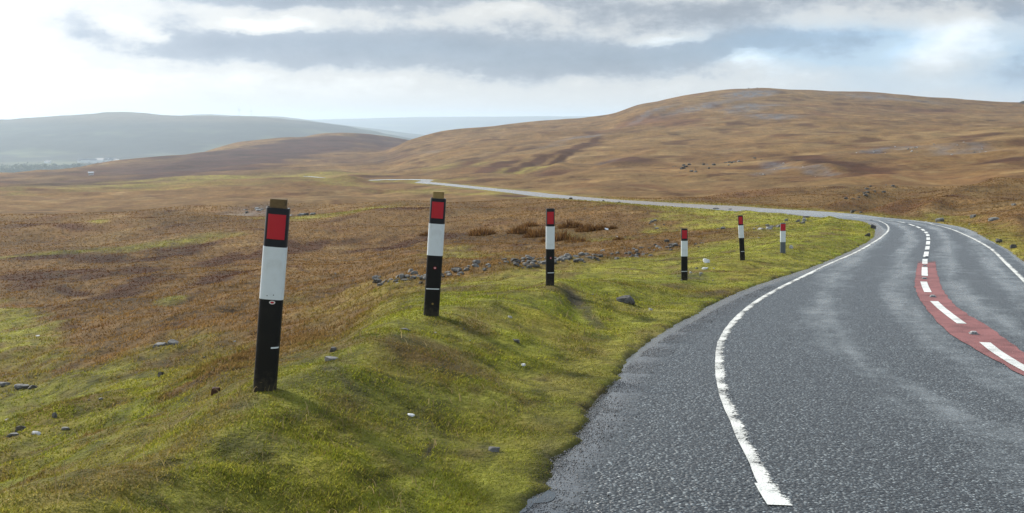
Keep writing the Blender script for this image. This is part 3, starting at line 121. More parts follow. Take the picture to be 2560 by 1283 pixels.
ROAD = np.array([[4.1734,-11.0,-1.1275,4.3647,1.7831,-0.0061],[4.1884,-10.5002,-1.1489,4.3784,1.7726,-0.0065],[4.2033,-10.0004,-1.1704,4.3922,1.7621,-0.0068],[4.2183,-9.5007,-1.192,4.4059,1.7517,-0.0072],[4.2333,-9.0009,-1.2138,4.4197,1.7412,-0.0076],[4.2483,-8.5011,-1.2357,4.4334,1.7308,-0.008],[4.2633,-8.0013,-1.2578,4.4472,1.7203,-0.0085],[4.2783,-7.5016,-1.2801,4.4609,1.7098,-0.009],[4.2933,-7.0018,-1.3026,4.4747,1.6994,-0.0096],[4.3083,-6.502,-1.3254,4.4884,1.6889,-0.0102],[4.3234,-6.0023,-1.3486,4.5022,1.6784,-0.0109],[4.3384,-5.5025,-1.3722,4.516,1.6679,-0.0117],[4.3535,-5.0027,-1.3965,4.5298,1.6574,-0.0127],[4.3685,-4.5029,-1.4217,4.5436,1.6469,-0.0139],[4.3836,-4.0032,-1.4483,4.5574,1.6364,-0.0155],[4.3987,-3.5034,-1.4767,4.5712,1.6259,-0.0174],[4.4137,-3.0036,-1.5074,4.585,1.6154,-0.0198],[4.4287,-2.5038,-1.5405,4.5987,1.605,-0.0226],[4.4436,-2.0041,-1.5758,4.6125,1.5946,-0.0256],[4.4586,-1.5043,-1.6126,4.6262,1.5843,-0.0286],[4.4735,-1.0045,-1.6499,4.6398,1.5746,-0.0313],[4.4885,-0.5047,-1.6867,4.6535,1.5662,-0.0335],[4.5034,-0.005,-1.7219,4.6669,1.5597,-0.0349],[4.5183,0.5047,-1.7547,4.6799,1.5558,-0.0354],[4.5331,1.0244,-1.7847,4.6922,1.5544,-0.0349],[4.5473,1.5541,-1.812,4.703,1.555,-0.0335],[4.5606,2.0938,-1.8369,4.7104,1.5575,-0.0314],[4.5728,2.6436,-1.8602,4.7086,1.5617,-0.0291],[4.5833,3.2034,-1.8827,4.6873,1.5682,-0.0267],[4.5917,3.7732,-1.9055,4.6345,1.5777,-0.0245],[4.5966,4.353,-1.9293,4.5435,1.5909,-0.0223],[4.5967,4.9429,-1.955,4.4178,1.6081,-0.02],[4.5905,5.5427,-1.9832,4.2681,1.6286,-0.0173],[4.5791,6.1625,-2.0142,4.1066,1.6497,-0.0142],[4.5681,6.7922,-2.048,3.9425,1.6662,-0.0104],[4.5659,7.4321,-2.0845,3.7821,1.671,-0.0061],[4.5859,8.0815,-2.1231,3.6297,1.6571,-0.0014],[4.6398,8.7489,-2.1638,3.4878,1.6217,0.0034],[4.731,9.4222,-2.2064,3.3575,1.5713,0.0081],[4.863,10.0988,-2.2507,3.2382,1.5235,0.0121],[5.0266,10.7886,-2.2967,3.1283,1.4997,0.0154],[5.2094,11.4836,-2.3441,3.0261,1.5122,0.018],[5.4074,12.1945,-2.3928,2.9306,1.5568,0.02],[5.6165,12.9122,-2.4425,2.8413,1.6182,0.0217],[5.8455,13.6439,-2.4932,2.7568,1.6806,0.0233],[6.0941,14.3792,-2.5446,2.6738,1.7347,0.025],[6.3655,15.1265,-2.5967,2.5883,1.7777,0.0267],[6.6514,15.8785,-2.6493,2.498,1.8103,0.0285],[6.9503,16.6454,-2.7023,2.4043,1.8341,0.0303],[7.2606,17.4279,-2.7556,2.3105,1.8506,0.0322],[7.5775,18.2177,-2.8095,2.2208,1.8613,0.0342],[7.9038,19.0238,-2.8638,2.1392,1.8671,0.0364],[8.2395,19.8461,-2.9189,2.0685,1.869,0.0388],[8.5815,20.6757,-2.9749,2.0086,1.8678,0.0412],[8.9341,21.521,-3.032,1.9568,1.8642,0.0438],[9.2972,22.3819,-3.0901,1.91,1.8581,0.0462],[9.6698,23.2588,-3.1495,1.8669,1.8488,0.0487],[10.05,24.1524,-3.2099,1.8277,1.8349,0.051],[10.4366,25.0633,-3.2712,1.7929,1.8148,0.0533],[10.8294,25.9916,-3.3334,1.7619,1.7874,0.0555],[11.2287,26.9372,-3.3964,1.7337,1.7523,0.0576],[11.6344,27.9,-3.4603,1.7069,1.7105,0.0595],[12.046,28.8804,-3.5251,1.6807,1.6642,0.0613],[12.4625,29.8786,-3.5909,1.6559,1.6171,0.063],[12.883,30.8953,-3.6578,1.6342,1.5741,0.0644],[13.3062,31.9308,-3.7263,1.6177,1.5402,0.0656],[13.7342,32.9943,-3.7967,1.6075,1.518,0.0665],[14.1616,34.0781,-3.8696,1.6024,1.5063,0.0671],[14.5858,35.183,-3.9453,1.6006,1.5016,0.0674],[15.0095,36.3182,-4.0244,1.6001,1.5003,0.0671],[15.4311,37.4741,-4.1069,1.6,1.5,0.0662],[15.8542,38.6594,-4.193,1.6,1.5,0.0645],[16.2753,39.8654,-4.2826,1.6,1.5,0.062],[16.6952,41.1018,-4.3757,1.6,1.5,0.0585],[17.1103,42.3598,-4.4722,1.6,1.5,0.0537],[17.5257,43.6478,-4.572,1.6,1.5003,0.0475],[17.947,44.9637,-4.6747,1.6,1.5023,0.0396],[18.3705,46.299,-4.779,1.6,1.51,0.0299],[18.7726,47.6707,-4.8837,1.6,1.5316,0.0189],[19.1173,49.0873,-4.9872,1.6,1.5756,0.0078],[19.3717,50.5524,-5.0888,1.6,1.6419,-0.0013],[19.4876,52.0641,-5.1893,1.6,1.7125,-0.0064],[19.4634,53.6104,-5.2905,1.6006,1.7564,-0.0059],[19.4098,55.1862,-5.3951,1.6039,1.7526,0.0003],[19.4455,56.7921,-5.5051,1.6146,1.7121,0.0103],[19.6,58.4212,-5.621,1.6388,1.6736,0.0215],[19.8232,60.0827,-5.7423,1.6774,1.6701,0.0308],[20.0583,61.7726,-5.8675,1.7226,1.7025,0.0364],[20.3021,63.4912,-5.9946,1.7612,1.7464,0.0373],[20.5276,65.2522,-6.1215,1.7854,1.7788,0.0338],[20.6757,67.0511,-6.2461,1.7961,1.7943,0.0269],[20.7305,68.8951,-6.3664,1.7994,1.799,0.0187],[20.6347,70.7765,-6.482,1.8,1.7999,0.0118],[20.2179,72.6523,-6.5942,1.8,1.8,0.0089],[19.5148,74.4745,-6.7059,1.8,1.8,0.0114],[18.8512,76.3501,-6.8204,1.8,1.8,0.0183],[18.4371,78.3343,-6.9397,1.8,1.8,0.0269],[18.2153,80.3894,-7.0642,1.8,1.8,0.0335],[18.0585,82.5007,-7.1925,1.8,1.8,0.0356],[17.8323,84.6454,-7.3234,1.8,1.8,0.0332],[17.4447,86.8072,-7.4561,1.8,1.8,0.0279],[16.9262,88.9922,-7.5908,1.8,1.8,0.0224],[16.3611,91.2058,-7.7288,1.8,1.8,0.0185],[15.8271,93.4769,-7.8713,1.8,1.8,0.0172],[15.3853,95.8072,-8.0192,1.8,1.8,0.0176],[15.0249,98.2013,-8.1719,1.8,1.8,0.0183],[14.7023,100.6509,-8.3274,1.8,1.8,0.0179],[14.3651,103.1484,-8.4833,1.8,1.8,0.0156],[13.9541,105.685,-8.6373,1.8,1.8,0.0118],[13.415,108.2477,-8.7881,1.8,1.8,0.0074],[12.7472,110.8305,-8.9358,1.8,1.8,0.0039],[11.9952,113.4507,-9.0818,1.8,1.8,0.0022],[11.2196,116.1141,-9.228,1.8,1.8,0.0027],[10.4786,118.8469,-9.3761,1.8,1.8,0.0051],[9.7937,121.6442,-9.5274,1.8,1.8,0.0087],[9.1365,124.5079,-9.6825,1.8,1.8,0.0127],[8.4987,127.436,-9.8414,1.8,1.8,0.0168],[7.8743,130.4268,-10.004,1.8,1.8,0.0205],[7.2562,133.479,-10.1702,1.8,1.8,0.0238],[6.6384,136.5912,-10.3397,1.8,1.8,0.0266],[6.0321,139.7755,-10.5118,1.8,1.8,0.0289],[5.4575,143.0256,-10.6862,1.8,1.8,0.0306],[4.908,146.35,-10.8622,1.8,1.8,0.0316],[4.3732,149.7367,-11.0394,1.8,1.8,0.032],[3.8383,153.1934,-11.2177,1.8,1.8,0.0317],[3.2882,156.7177,-11.397,1.8,1.8,0.0308],[2.706,160.307,-11.5773,1.8,1.8,0.0292],[2.071,163.9674,-11.7586,1.8,1.8,0.027],[1.3653,167.685,-11.9407,1.8,1.8,0.0243],[0.5857,171.4681,-12.1232,1.8,1.8,0.0213],[-0.2503,175.3094,-12.3057,1.8,1.8,0.0183],[-1.1392,179.219,-12.4884,1.8,1.8,0.0155],[-2.0765,183.1974,-12.6713,1.8,1.8,0.0135],[-3.0569,187.2456,-12.8549,1.8,1.8,0.0122],[-4.0766,191.3742,-13.0398,1.8,1.8,0.0117],[-5.1265,195.5753,-13.2263,1.8,1.8,0.0116],[-6.2016,199.8602,-13.4145,1.8,1.8,0.0116],[-7.3078,204.2272,-13.6043,1.8,1.8,0.0117],[-8.4592,208.6727,-13.7956,1.8,1.8,0.0116],[-9.6517,213.1975,-13.9884,1.8,1.8,0.0116],[-10.8777,217.8035,-14.1832,1.8,1.8,0.012],[-12.1314,222.502,-14.3808,1.8,1.8,0.013],[-13.4037,227.2956,-14.5819,1.8,1.8,0.0148],[-14.684,232.1289,-14.7875,1.8,1.8,0.0175],[-15.9744,236.9596,-14.9984,1.8,1.8,0.0209],[-17.2701,241.7888,-15.2151,1.8,1.8,0.0247],[-18.564,246.6185,-15.4376,1.8,1.8,0.0288],[-19.8492,251.4505,-15.6648,1.8,1.8,0.0328],[-21.1186,256.2866,-15.8952,1.8,1.7999,0.0367],[-22.3655,261.1286,-16.1256,1.7994,1.799,0.0405],[-23.4656,266.0048,-16.3526,1.7961,1.7942,0.0444],[-24.1638,270.9531,-16.573,1.7854,1.7781,0.0482],[-24.4858,275.9418,-16.7847,1.7612,1.7418,0.0519],[-24.6005,280.9402,-16.9883,1.7226,1.6838,0.0553],[-24.6303,285.9401,-17.1863,1.6774,1.6162,0.0578],[-24.6811,290.9398,-17.3836,1.6388,1.5582,0.0589],[-24.8665,295.9359,-17.586,1.6146,1.5219,0.0572],[-25.3355,300.9125,-17.798,1.6039,1.5058,0.0516],[-26.3123,305.8119,-18.0183,1.6006,1.501,0.0412],[-28.1437,310.4503,-18.2358,1.6,1.5001,0.0264],[-31.2479,314.3326,-18.4291,1.6,1.5,0.0094],[-35.5738,316.8018,-18.5747,1.6,1.5,-0.0069],[-40.3631,318.151,-18.6609,1.6,1.5,-0.0198],[-44.1644,315.3641,-18.6987,1.6,1.5,-0.0278],[-47.801,312.4779,-18.7194,1.6,1.5,-0.0308],[-51.8236,315.3227,-18.7588,1.6,1.5,-0.0292],[-55.1607,319.0456,-18.8399,1.6,1.5,-0.024],[-58.2871,322.9423,-18.9668,1.6,1.5,-0.0165],[-60.6954,327.3171,-19.1299,1.6,1.5,-0.0087],[-62.4484,331.9965,-19.3157,1.6,1.5,-0.0019],[-63.7376,336.8262,-19.5129,1.6,1.5,0.003],[-64.7542,341.7214,-19.7146,1.6,1.5,0.0057],[-65.6557,346.6394,-19.9176,1.6,1.5,0.0068],[-66.5919,351.5509,-20.1206,1.6,1.5,0.0068],[-67.7161,356.4222,-20.3233,1.6,1.5,0.0063],[-69.1376,361.2153,-20.5257,1.6,1.5,0.0058],[-70.6767,365.9725,-20.7278,1.6,1.5,0.0055],[-72.2168,370.7294,-20.9294,1.6,1.5,0.0055],[-73.7568,375.4863,-21.1301,1.6,1.5,0.0058],[-75.2968,380.2433,-21.3288,1.6,1.5,0.0061],[-76.8369,385.0002,-21.5231,1.6,1.5,0.0066],[-78.3769,389.7571,-21.7103,1.6,1.5,0.007],[-79.9169,394.514,-21.8894,1.6,1.5,0.0075],[-80.8915,397.5242,-22.0629,1.6,1.5,0.0079]])
BUMPS = [[-6.364,400.956,5.686,29.263,1.053,-40.579,0.78],[8.044,405.639,10.312,56.933,-0.3,-45.46,1.2],[15.114,331.087,10.265,64.812,-1.018,-33.252,0.96],[19.345,295.255,4.852,12.459,-1.562,-26.445,0.66],[41.158,357.921,12.384,22.838,-4.099,-38.449,1.05],[33.539,498.229,15.498,63.475,-2.073,-39.18,1.35],[56.074,393.133,11.942,18.989,-4.145,-30.615,1.05],[9.294,292.459,5.857,2.33,-0.659,-23.088,-0.96],[29.177,334.243,10.36,29.771,-1.877,-23.832,-1.5],[22.774,410.304,10.707,55.466,-0.922,-22.742,-1.5],[1.277,321.626,5.099,10.446,0.026,-20.298,-0.9],[27.034,64.48,2.277,2.563,-4.037,-9.867,0.55],[28.484,74.339,5.798,9.981,-2.364,-6.385,0.3],[44.318,92.014,4.097,3.316,-6.235,-13.199,1.0],[32.242,94.048,11.042,20.612,-2.573,-7.789,0.55],[30.819,84.913,10.314,17.594,-1.413,-4.056,-0.35],[35.125,78.668,0.642,-2.739,-3.655,-8.289,0.5],[15.518,32.833,-2.096,-6.05,-1.633,-3.344,0.3],[19.212,38.425,0.05,-1.13,-2.177,-4.384,0.3],[48.85,267.499,12.709,17.91,-5.685,-32.271,0.72],[68.802,247.691,1.667,-32.959,-8.835,-31.739,0.96],[61.247,188.044,-5.639,-40.301,-5.351,-16.253,1.0],[17.622,55.11,1.39,2.804,-3.119,-9.776,0.3],[16.958,71.964,0.644,-0.923,-0.927,-3.952,0.3],[-2.495,156.56,3.124,-0.5,0.266,-16.733,0.5],[-49.037,302.228,4.037,4.77,5.434,-33.557,2.0],[-30.029,302.048,5.792,-10.011,1.579,-15.926,0.8],[0.754,11.659,0.107,-0.695,-0.129,-0.668,-0.1],[1.546,13.192,0.182,-0.169,-0.085,-0.514,0.05],[0.634,13.092,0.33,0.265,-0.043,-0.905,0.1],[-32.54,71.113,2.416,1.594,1.197,-2.603,0.25],[-3.567,12.126,0.248,0.122,0.634,-1.951,0.05],[-1.08,6.977,0.244,0.511,0.173,-0.76,0.05],[-3.893,9.957,-0.306,1.79,0.975,-2.116,0.05]]
PATCHES = [["g",1.0,-6.276,13.177,2.282,-0.086,3.011,-6.07],["g",0.9,-13.961,27.516,2.174,-1.645,3.746,-7.489],["g",0.5,-6.228,17.795,1.112,0.874,1.228,-3.289],["g",0.5,-5.614,14.456,1.46,0.132,1.179,-2.862],["g",0.9,-30.942,68.193,3.652,1.029,0.541,-1.195],["g",0.55,-24.74,71.727,3.859,2.985,0.968,-2.766],["g",0.7,-39.949,95.11,1.466,-0.773,1.196,-2.873],["g",0.6,-10.867,31.264,0.482,0.064,0.513,-1.449],["g",0.6,-17.448,104.029,5.066,11.913,1.048,-6.108],["g",0.45,-58.904,150.715,0.59,7.73,3.539,-9.028],["g",0.5,-2.969,149.057,7.333,-19.929,0.155,-8.922],["g",0.5,-17.742,193.737,8.601,-9.146,1.775,-19.456],["g",0.5,-32.923,295.663,19.828,-19.409,1.312,-11.828],["g",0.4,-60.766,305.61,21.696,-36.67,10.001,-50.431],["g",0.8,12.308,56.98,2.933,-6.542,-1.906,-8.863],["g",0.5,17.81,66.537,4.749,-0.341,-1.749,-6.565],["g",0.8,1.634,18.443,2.687,9.567,-0.368,-4.591],["g",0.9,3.763,17.965,2.921,5.364,-0.689,-3.756],["g",0.9,7.992,25.865,4.472,9.276,-1.595,-5.644],["g",0.7,0.485,12.0,1.428,4.093,-0.004,-1.645],["g",0.5,-2.116,40.51,2.146,-3.845,0.387,-7.443],["g",0.5,4.802,54.468,2.175,-4.944,-0.4,-4.559],["g",0.35,-2.871,18.684,2.732,-6.379,1.002,-6.141],["g",0.45,2.658,334.665,11.88,8.894,-0.021,-17.471],["g",0.3,-22.399,434.196,22.022,-24.944,2.095,-38.468],["g",0.35,13.94,83.138,6.614,-11.404,-1.219,-7.252],["g",0.7,14.484,30.892,-4.911,-13.51,-0.969,-1.931],["g",0.5,22.857,51.982,0.215,-3.729,-1.349,-3.095],["g",0.4,13.504,43.283,0.703,-4.796,-2.008,-6.47],["g",0.45,-104.627,365.453,34.298,94.067,25.756,-89.88],["g",0.4,-141.654,299.045,-25.613,104.814,23.883,-50.336],["b",0.6,4.979,62.171,4.412,-12.633,-0.671,-8.118],["b",0.6,8.669,41.617,0.876,-7.042,-0.944,-4.552],["b",0.45,2.989,14.804,0.497,0.096,-0.201,-1.011],["b",0.4,7.229,66.935,3.632,-6.1,-0.375,-3.507],["b",0.6,-8.394,35.909,1.429,4.985,2.513,-10.396],["b",0.5,-1.664,4.868,-0.013,1.442,0.147,-0.289],["b",0.35,-3.009,14.233,0.77,1.541,1.034,-4.37],["b",0.45,-0.765,7.224,0.384,0.108,0.018,-0.474],["b",0.4,-1.777,4.164,0.033,0.648,0.235,-0.441],["h",0.75,-45.04,93.001,1.753,1.77,1.525,-3.146],["h",0.5,-40.313,89.916,2.735,-1.284,1.09,-2.456],["h",0.7,-37.785,99.486,3.677,-3.422,1.239,-3.316],["h",0.7,-23.577,49.16,2.553,-0.772,1.849,-3.873],["h",0.6,-21.865,44.42,1.532,-0.929,1.171,-2.403],["h",0.7,-31.029,66.587,2.463,-0.112,0.708,-1.53],["h",0.7,-26.549,63.529,3.44,-2.76,1.124,-2.75],["h",0.7,-22.064,50.724,0.396,2.362,1.025,-2.314],["h",0.8,-21.062,61.683,0.995,2.848,0.927,-2.641],["h",0.7,-21.904,67.39,1.475,2.095,0.66,-1.984],["h",0.8,-16.165,55.093,0.493,3.534,1.112,-3.662],["h",0.7,-15.146,57.124,0.22,4.255,0.626,-2.255],["h",0.8,-14.29,61.381,0.387,4.544,1.435,-5.805],["h",0.8,-13.483,65.918,0.63,4.497,0.545,-2.47],["h",0.85,-11.678,40.256,0.51,2.104,0.64,-2.129],["h",0.6,-10.816,41.323,0.725,0.403,0.615,-2.314],["h",0.8,-14.933,37.355,0.746,1.512,0.667,-1.631],["h",0.85,-15.26,39.814,0.175,2.841,0.717,-1.805],["h",0.7,-17.906,40.323,1.575,-1.732,0.631,-1.459],["h",0.6,-19.107,50.489,1.102,0.311,1.055,-2.769],["h",0.55,-20.436,49.258,1.011,0.435,0.98,-2.349],["h",0.5,-14.342,41.367,0.495,0.959,0.541,-1.524],["h",0.85,-7.459,66.472,2.192,1.674,0.291,-2.418],["h",0.85,-7.612,63.284,1.065,1.552,0.419,-3.22],["h",0.5,-4.723,69.379,1.767,-1.459,0.264,-3.906],["h",0.7,-9.394,65.08,1.185,2.511,0.234,-1.512],["h",0.6,-9.159,104.296,4.452,1.483,0.352,-3.934],["h",0.5,-43.792,171.714,4.005,3.079,1.919,-7.525],["h",0.4,-5.36,103.293,2.577,-2.008,0.204,-3.95],["h",0.4,-15.578,92.806,1.789,4.714,0.445,-2.547],["h",0.55,0.582,146.135,2.907,4.303,-0.037,-9.375],["h",0.35,-11.486,71.675,1.23,2.951,0.403,-2.348],["p",0.85,-214.46,1232.613,63.649,220.594,21.687,-124.292],["p",0.8,-157.969,1247.477,51.039,-61.852,21.288,-176.665],["p",0.9,-208.885,774.688,-3.97,397.405,62.934,-229.815],["p",1.0,-210.121,982.565,76.445,133.557,34.39,-159.471],["p",0.9,-213.077,746.175,31.675,206.071,44.361,-154.107],["p",0.6,-254.084,652.911,-1.638,166.622,52.022,-133.192],["p",0.7,-200.745,1180.244,41.485,91.11,12.786,-75.678],["p",0.35,-112.178,744.399,53.918,-46.472,12.189,-81.284],["p",0.4,-242.175,641.961,19.065,115.431,34.288,-90.646],["h",0.35,-114.436,449.97,46.464,43.389,8.402,-33.034],["h",0.3,-149.404,326.465,-33.985,114.263,19.288,-42.014],["h",0.7,-4.425,371.657,7.997,44.101,0.65,-29.218],["h",0.75,5.857,369.075,9.138,45.193,0.12,-15.38],["h",0.7,19.254,404.6,12.195,66.88,-0.175,-10.726],["h",0.7,29.834,470.82,16.831,68.575,-0.552,-15.258],["h",0.7,38.781,349.296,8.744,-8.663,-2.56,-24.596],["h",0.6,11.79,296.821,5.918,0.653,-0.385,-11.336],["h",0.6,39.805,529.414,18.005,80.286,-1.186,-19.331],["h",0.45,-17.843,449.808,12.748,68.941,1.164,-23.271],["h",0.4,-24.916,392.153,11.36,14.578,1.306,-18.939],["h",0.35,-6.062,509.919,10.52,75.123,0.378,-14.393],["r",1.0,102.016,760.527,33.233,3.706,-4.451,-35.994],["r",0.81,77.308,753.059,27.152,41.993,-2.778,-30.756],["r",1.0,124.915,719.636,20.85,6.538,-2.967,-17.93],["r",0.945,337.873,824.782,32.761,-7.392,-11.921,-29.11],["r",0.675,298.847,781.953,34.452,17.575,-8.41,-22.171],["h",0.5,348.88,835.626,26.473,16.087,-10.026,-24.192],["r",0.675,214.9,698.826,-2.049,-51.098,-6.902,-21.969],["r",0.675,230.266,823.71,19.869,1.458,-4.895,-17.685],["h",0.8,76.019,245.694,-3.021,-38.333,-9.366,-30.152],["h",0.8,71.177,206.105,-3.967,-27.98,-3.858,-11.042],["h",0.6,63.847,178.6,7.164,8.593,-7.563,-21.127],["h",0.6,66.483,250.112,6.813,7.369,-1.768,-6.963],["h",0.5,43.876,216.513,3.071,-6.076,-1.366,-6.775],["h",0.65,90.957,186.453,2.547,-5.352,-4.116,-8.509],["r",0.6,20.296,159.315,11.217,-30.73,-1.245,-9.73],["r",0.5,27.998,123.307,8.714,6.126,-2.317,-10.357],["r",0.5,28.455,74.303,5.963,6.824,-6.339,-16.803],["h",0.5,32.221,72.819,-0.06,-2.764,-0.997,-2.281],["r",0.5,27.737,84.854,5.953,7.909,-0.776,-2.509],["r",0.5,16.75,34.869,-2.86,-7.649,-1.735,-3.513],["r",0.54,54.284,162.61,3.348,-29.079,-4.532,-13.679],["r",0.405,62.774,141.032,-3.322,-32.484,-7.645,-17.266],["s",0.84,193.084,803.72,24.38,9.469,-8.698,-37.21],["s",0.6,178.148,695.063,14.365,-8.148,-7.508,-29.516],["s",0.84,228.416,968.432,26.713,16.794,-8.251,-36.129],["s",0.54,163.276,846.31,38.961,50.492,-5.209,-30.223],["s",0.48,117.687,829.538,25.238,48.797,-2.269,-20.97],["s",0.48,343.354,970.084,30.179,-11.889,-13.332,-37.523],["s",0.42,370.033,931.004,19.67,-5.894,-13.302,-33.393],["s",0.6,48.591,646.885,11.602,20.637,-2.516,-37.244],["s",0.36000000000000004,34.485,622.801,14.653,49.089,-1.522,-34.139],["s",0.27,19.431,545.344,9.233,20.582,-0.576,-20.499],["s",0.49500000000000005,62.593,231.913,1.088,-12.991,-3.326,-12.411],["s",0.315,49.557,201.149,5.874,7.862,-1.979,-8.255],["s",0.45,58.761,197.27,0.491,-8.873,-2.306,-7.804],["s",0.45,59.469,187.198,-0.261,-10.197,-1.689,-5.377],["s",0.49500000000000005,112.56,315.795,18.706,24.837,-5.186,-14.877],["s",0.45,130.571,329.833,4.409,-8.63,-6.517,-16.55],["s",0.36000000000000004,117.809,270.354,0.458,-13.69,-14.464,-33.367],["s",0.315,127.8,275.853,-0.213,-12.252,-10.26,-22.263],["s",0.27,31.19,357.408,8.522,18.007,-0.759,-10.204],["s",0.27,-46.936,658.334,14.83,-25.623,1.59,-21.17],["s",0.5,-29.783,109.677,2.258,2.978,2.624,-9.608],["s",0.4,-27.822,116.164,2.614,-1.233,2.201,-9.241],["s",0.45,-21.816,106.079,1.861,-0.808,0.913,-4.468],["d",0.9,0.789,12.194,0.127,-0.526,-0.088,-0.293],["d",0.6,0.911,11.246,0.059,-0.477,-0.081,-0.289],["d",0.7,-0.457,5.404,0.017,-0.009,-0.017,-0.257],["d",0.5,-1.181,6.431,0.192,-0.247,0.016,-0.169],["d",0.5,3.255,17.959,0.355,-0.036,-0.168,-0.938],["d",0.5,2.957,14.643,0.47,0.606,-0.072,-0.402],["d",0.4,-1.505,5.566,0.112,0.09,0.037,-0.123],["d",0.4,-1.197,5.013,0.148,-0.056,0.009,-0.084],["d",0.45,-0.114,5.535,0.088,-0.083,-0.009,-0.11],["d",0.4,0.234,5.667,0.094,0.003,-0.011,-0.274],["y",0.8,175.157,414.067,67.125,33.778,-12.109,-28.919],["y",0.4,131.427,536.534,42.324,-89.023,-15.793,-64.931],["y",0.4,31.37,187.788,14.66,-28.608,-5.132,-30.865],["y",0.4,37.733,131.657,5.144,-18.82,-5.741,-20.131],["y",0.35,-25.071,165.572,14.98,30.503,4.19,-27.502],["y",0.4,108.975,299.009,18.643,-30.045,-10.434,-28.789],["y",0.5,-3.263,13.824,0.57,1.221,0.351,-1.337],["y",0.3,-0.127,10.509,0.81,2.168,0.024,-0.525],["y",0.5,-1.74,4.291,0.153,0.851,0.145,-0.291],["y",0.5,0.575,8.293,0.116,-0.589,-0.381,-1.753],["y",0.4,1.396,10.101,0.023,-0.695,-0.331,-1.149]]
POSTS = [[-1.493,5.905,-1.616,1.109,0.103,0.138,0.052],[-0.749,9.155,-1.796,1.091,0.071,0.143,0.062],[0.484,12.636,-2.085,0.976,0.0,0.109,0.0],[2.927,16.852,-2.698,0.881,-0.023,0.108,0.0],[4.852,20.937,-2.926,0.946,-0.08,0.105,0.0],[6.174,22.708,-3.017,0.696,-0.03,0.118,0.0]]
STONES = [[-7.209,13.955,0.149,0.063,0.6,"lichen grey stone bedded in the green turf at the foot of the bank"],[-6.208,12.316,0.182,0.132,0.25,"dark pointed stone standing in the green turf below the bank"],[-5.809,11.85,0.137,0.049,0.75,"flat pale stone lying beside the dark pointed stone"],[-5.976,12.728,0.084,0.084,0.3,"small square dark stone upright in the green turf"],[-5.554,12.108,0.119,0.04,0.6,"long flat stone in the green turf below the bank"],[-6.074,11.847,0.176,0.039,0.55,"thin slab almost sunk in the turf in front of the dark pointed stone"],[-5.595,13.306,0.076,0.038,0.4,"small stone on the green slope above the other turf stones"],[-5.361,14.923,0.134,0.104,0.3,"dark triangular stone alone on the green slope behind the nearest post"],[-8.821,17.617,0.302,0.101,0.65,"low lichen covered boulder at the edge of the brown moor"],[-8.519,17.398,0.213,0.085,0.35,"darker half of a boulder pair at the edge of the brown moor"],[-9.307,17.928,0.235,0.088,0.6,"pale boulder cut by the left edge of the view"],[-6.651,18.577,0.302,0.121,0.6,"broad grey outcrop stone with a green tuft beside it"],[-6.45,18.704,0.259,0.137,0.4,"taller grey outcrop stone with a green tuft beside it"],[-12.396,25.762,0.146,0.063,0.95,"small white stone in the green hollow of the moor"],[-1.304,7.084,0.133,0.035,0.6,"flat pale stone bedded in the bank right of the nearest post"],[-1.364,7.477,0.067,0.043,0.35,"dark stone perched on the flat pale stone in the bank"],[-0.631,6.08,0.055,0.015,1.0,"small white chip lying on the green bank"],[-0.893,8.217,0.113,0.033,0.6,"pale stone half buried in the bank before the second post"],[-0.02,9.955,0.056,0.024,0.7,"small pale stone on the bank between second and third post"],[0.04,8.862,0.072,0.036,0.35,"small dark stone on the green verge slope"],[0.092,8.079,0.046,0.02,0.9,"tiny white stone on the green verge near the tarmac"],[1.474,12.794,0.29,0.103,0.35,"dark angular rock breaking through the verge"],[-0.103,5.522,0.082,0.025,0.45,"grey brown stone in the lower verge turf"],[4.006,20.537,0.165,0.107,0.95,"white stone standing in the grass between fourth and fifth post"],[3.758,19.373,0.14,0.047,0.9,"flat white stone just below the standing white stone"],[3.333,18.516,0.067,0.045,0.85,"small white stone right beside the fourth post"],[3.445,18.122,0.073,0.044,0.85,"small pale stone in bare soil right of the fourth post"],[1.752,12.472,0.061,0.035,0.8,"pale pebble on the verge near the curving tarmac edge"],[6.783,24.248,0.117,0.097,0.7,"pale stone beside the short grey post"],[19.772,63.603,0.356,0.203,0.6,"pale stone at the bend beyond the posts"],[27.278,79.737,0.764,0.35,0.15,"black boulder perched above the far side of the bend"],[22.995,67.575,0.378,0.216,0.15,"smaller black boulder under the perched one at the bend"],[22.974,65.885,0.263,0.158,0.15,"little black stone beside the two boulders at the bend"],[20.436,42.417,0.586,0.122,0.55,"long flat grey slab in the grass right of the road"],[22.855,49.598,0.343,0.186,0.65,"pale rounded rock left of the long flat slab"],[21.366,49.932,0.489,0.23,0.4,"tilted grey slab poking from the right bank"],[21.034,50.725,0.203,0.142,1.0,"white stone on the right verge of the bend"],[12.608,25.073,0.188,0.116,0.2,"dark round boulder on the right verge"],[13.544,27.731,0.208,0.128,0.35,"grey boulder in the right bank above the verge"],[18.523,51.816,0.373,0.249,0.8,"pale pointed stone at the inside of the bend"],[15.056,41.706,0.334,0.217,0.3,"dark rock on the grass tip inside the bend"],[18.204,50.02,0.2,0.12,0.85,"small white stone at the tip of the grass inside the bend"],[12.055,33.882,0.217,0.136,0.2,"dark stone in the turf edge of the bend"],[15.375,52.676,0.295,0.211,0.7,"light stone ending the rubble behind the short post"],[29.525,58.972,0.373,0.169,0.5,"grey rock in the golden grass at the right edge"]]
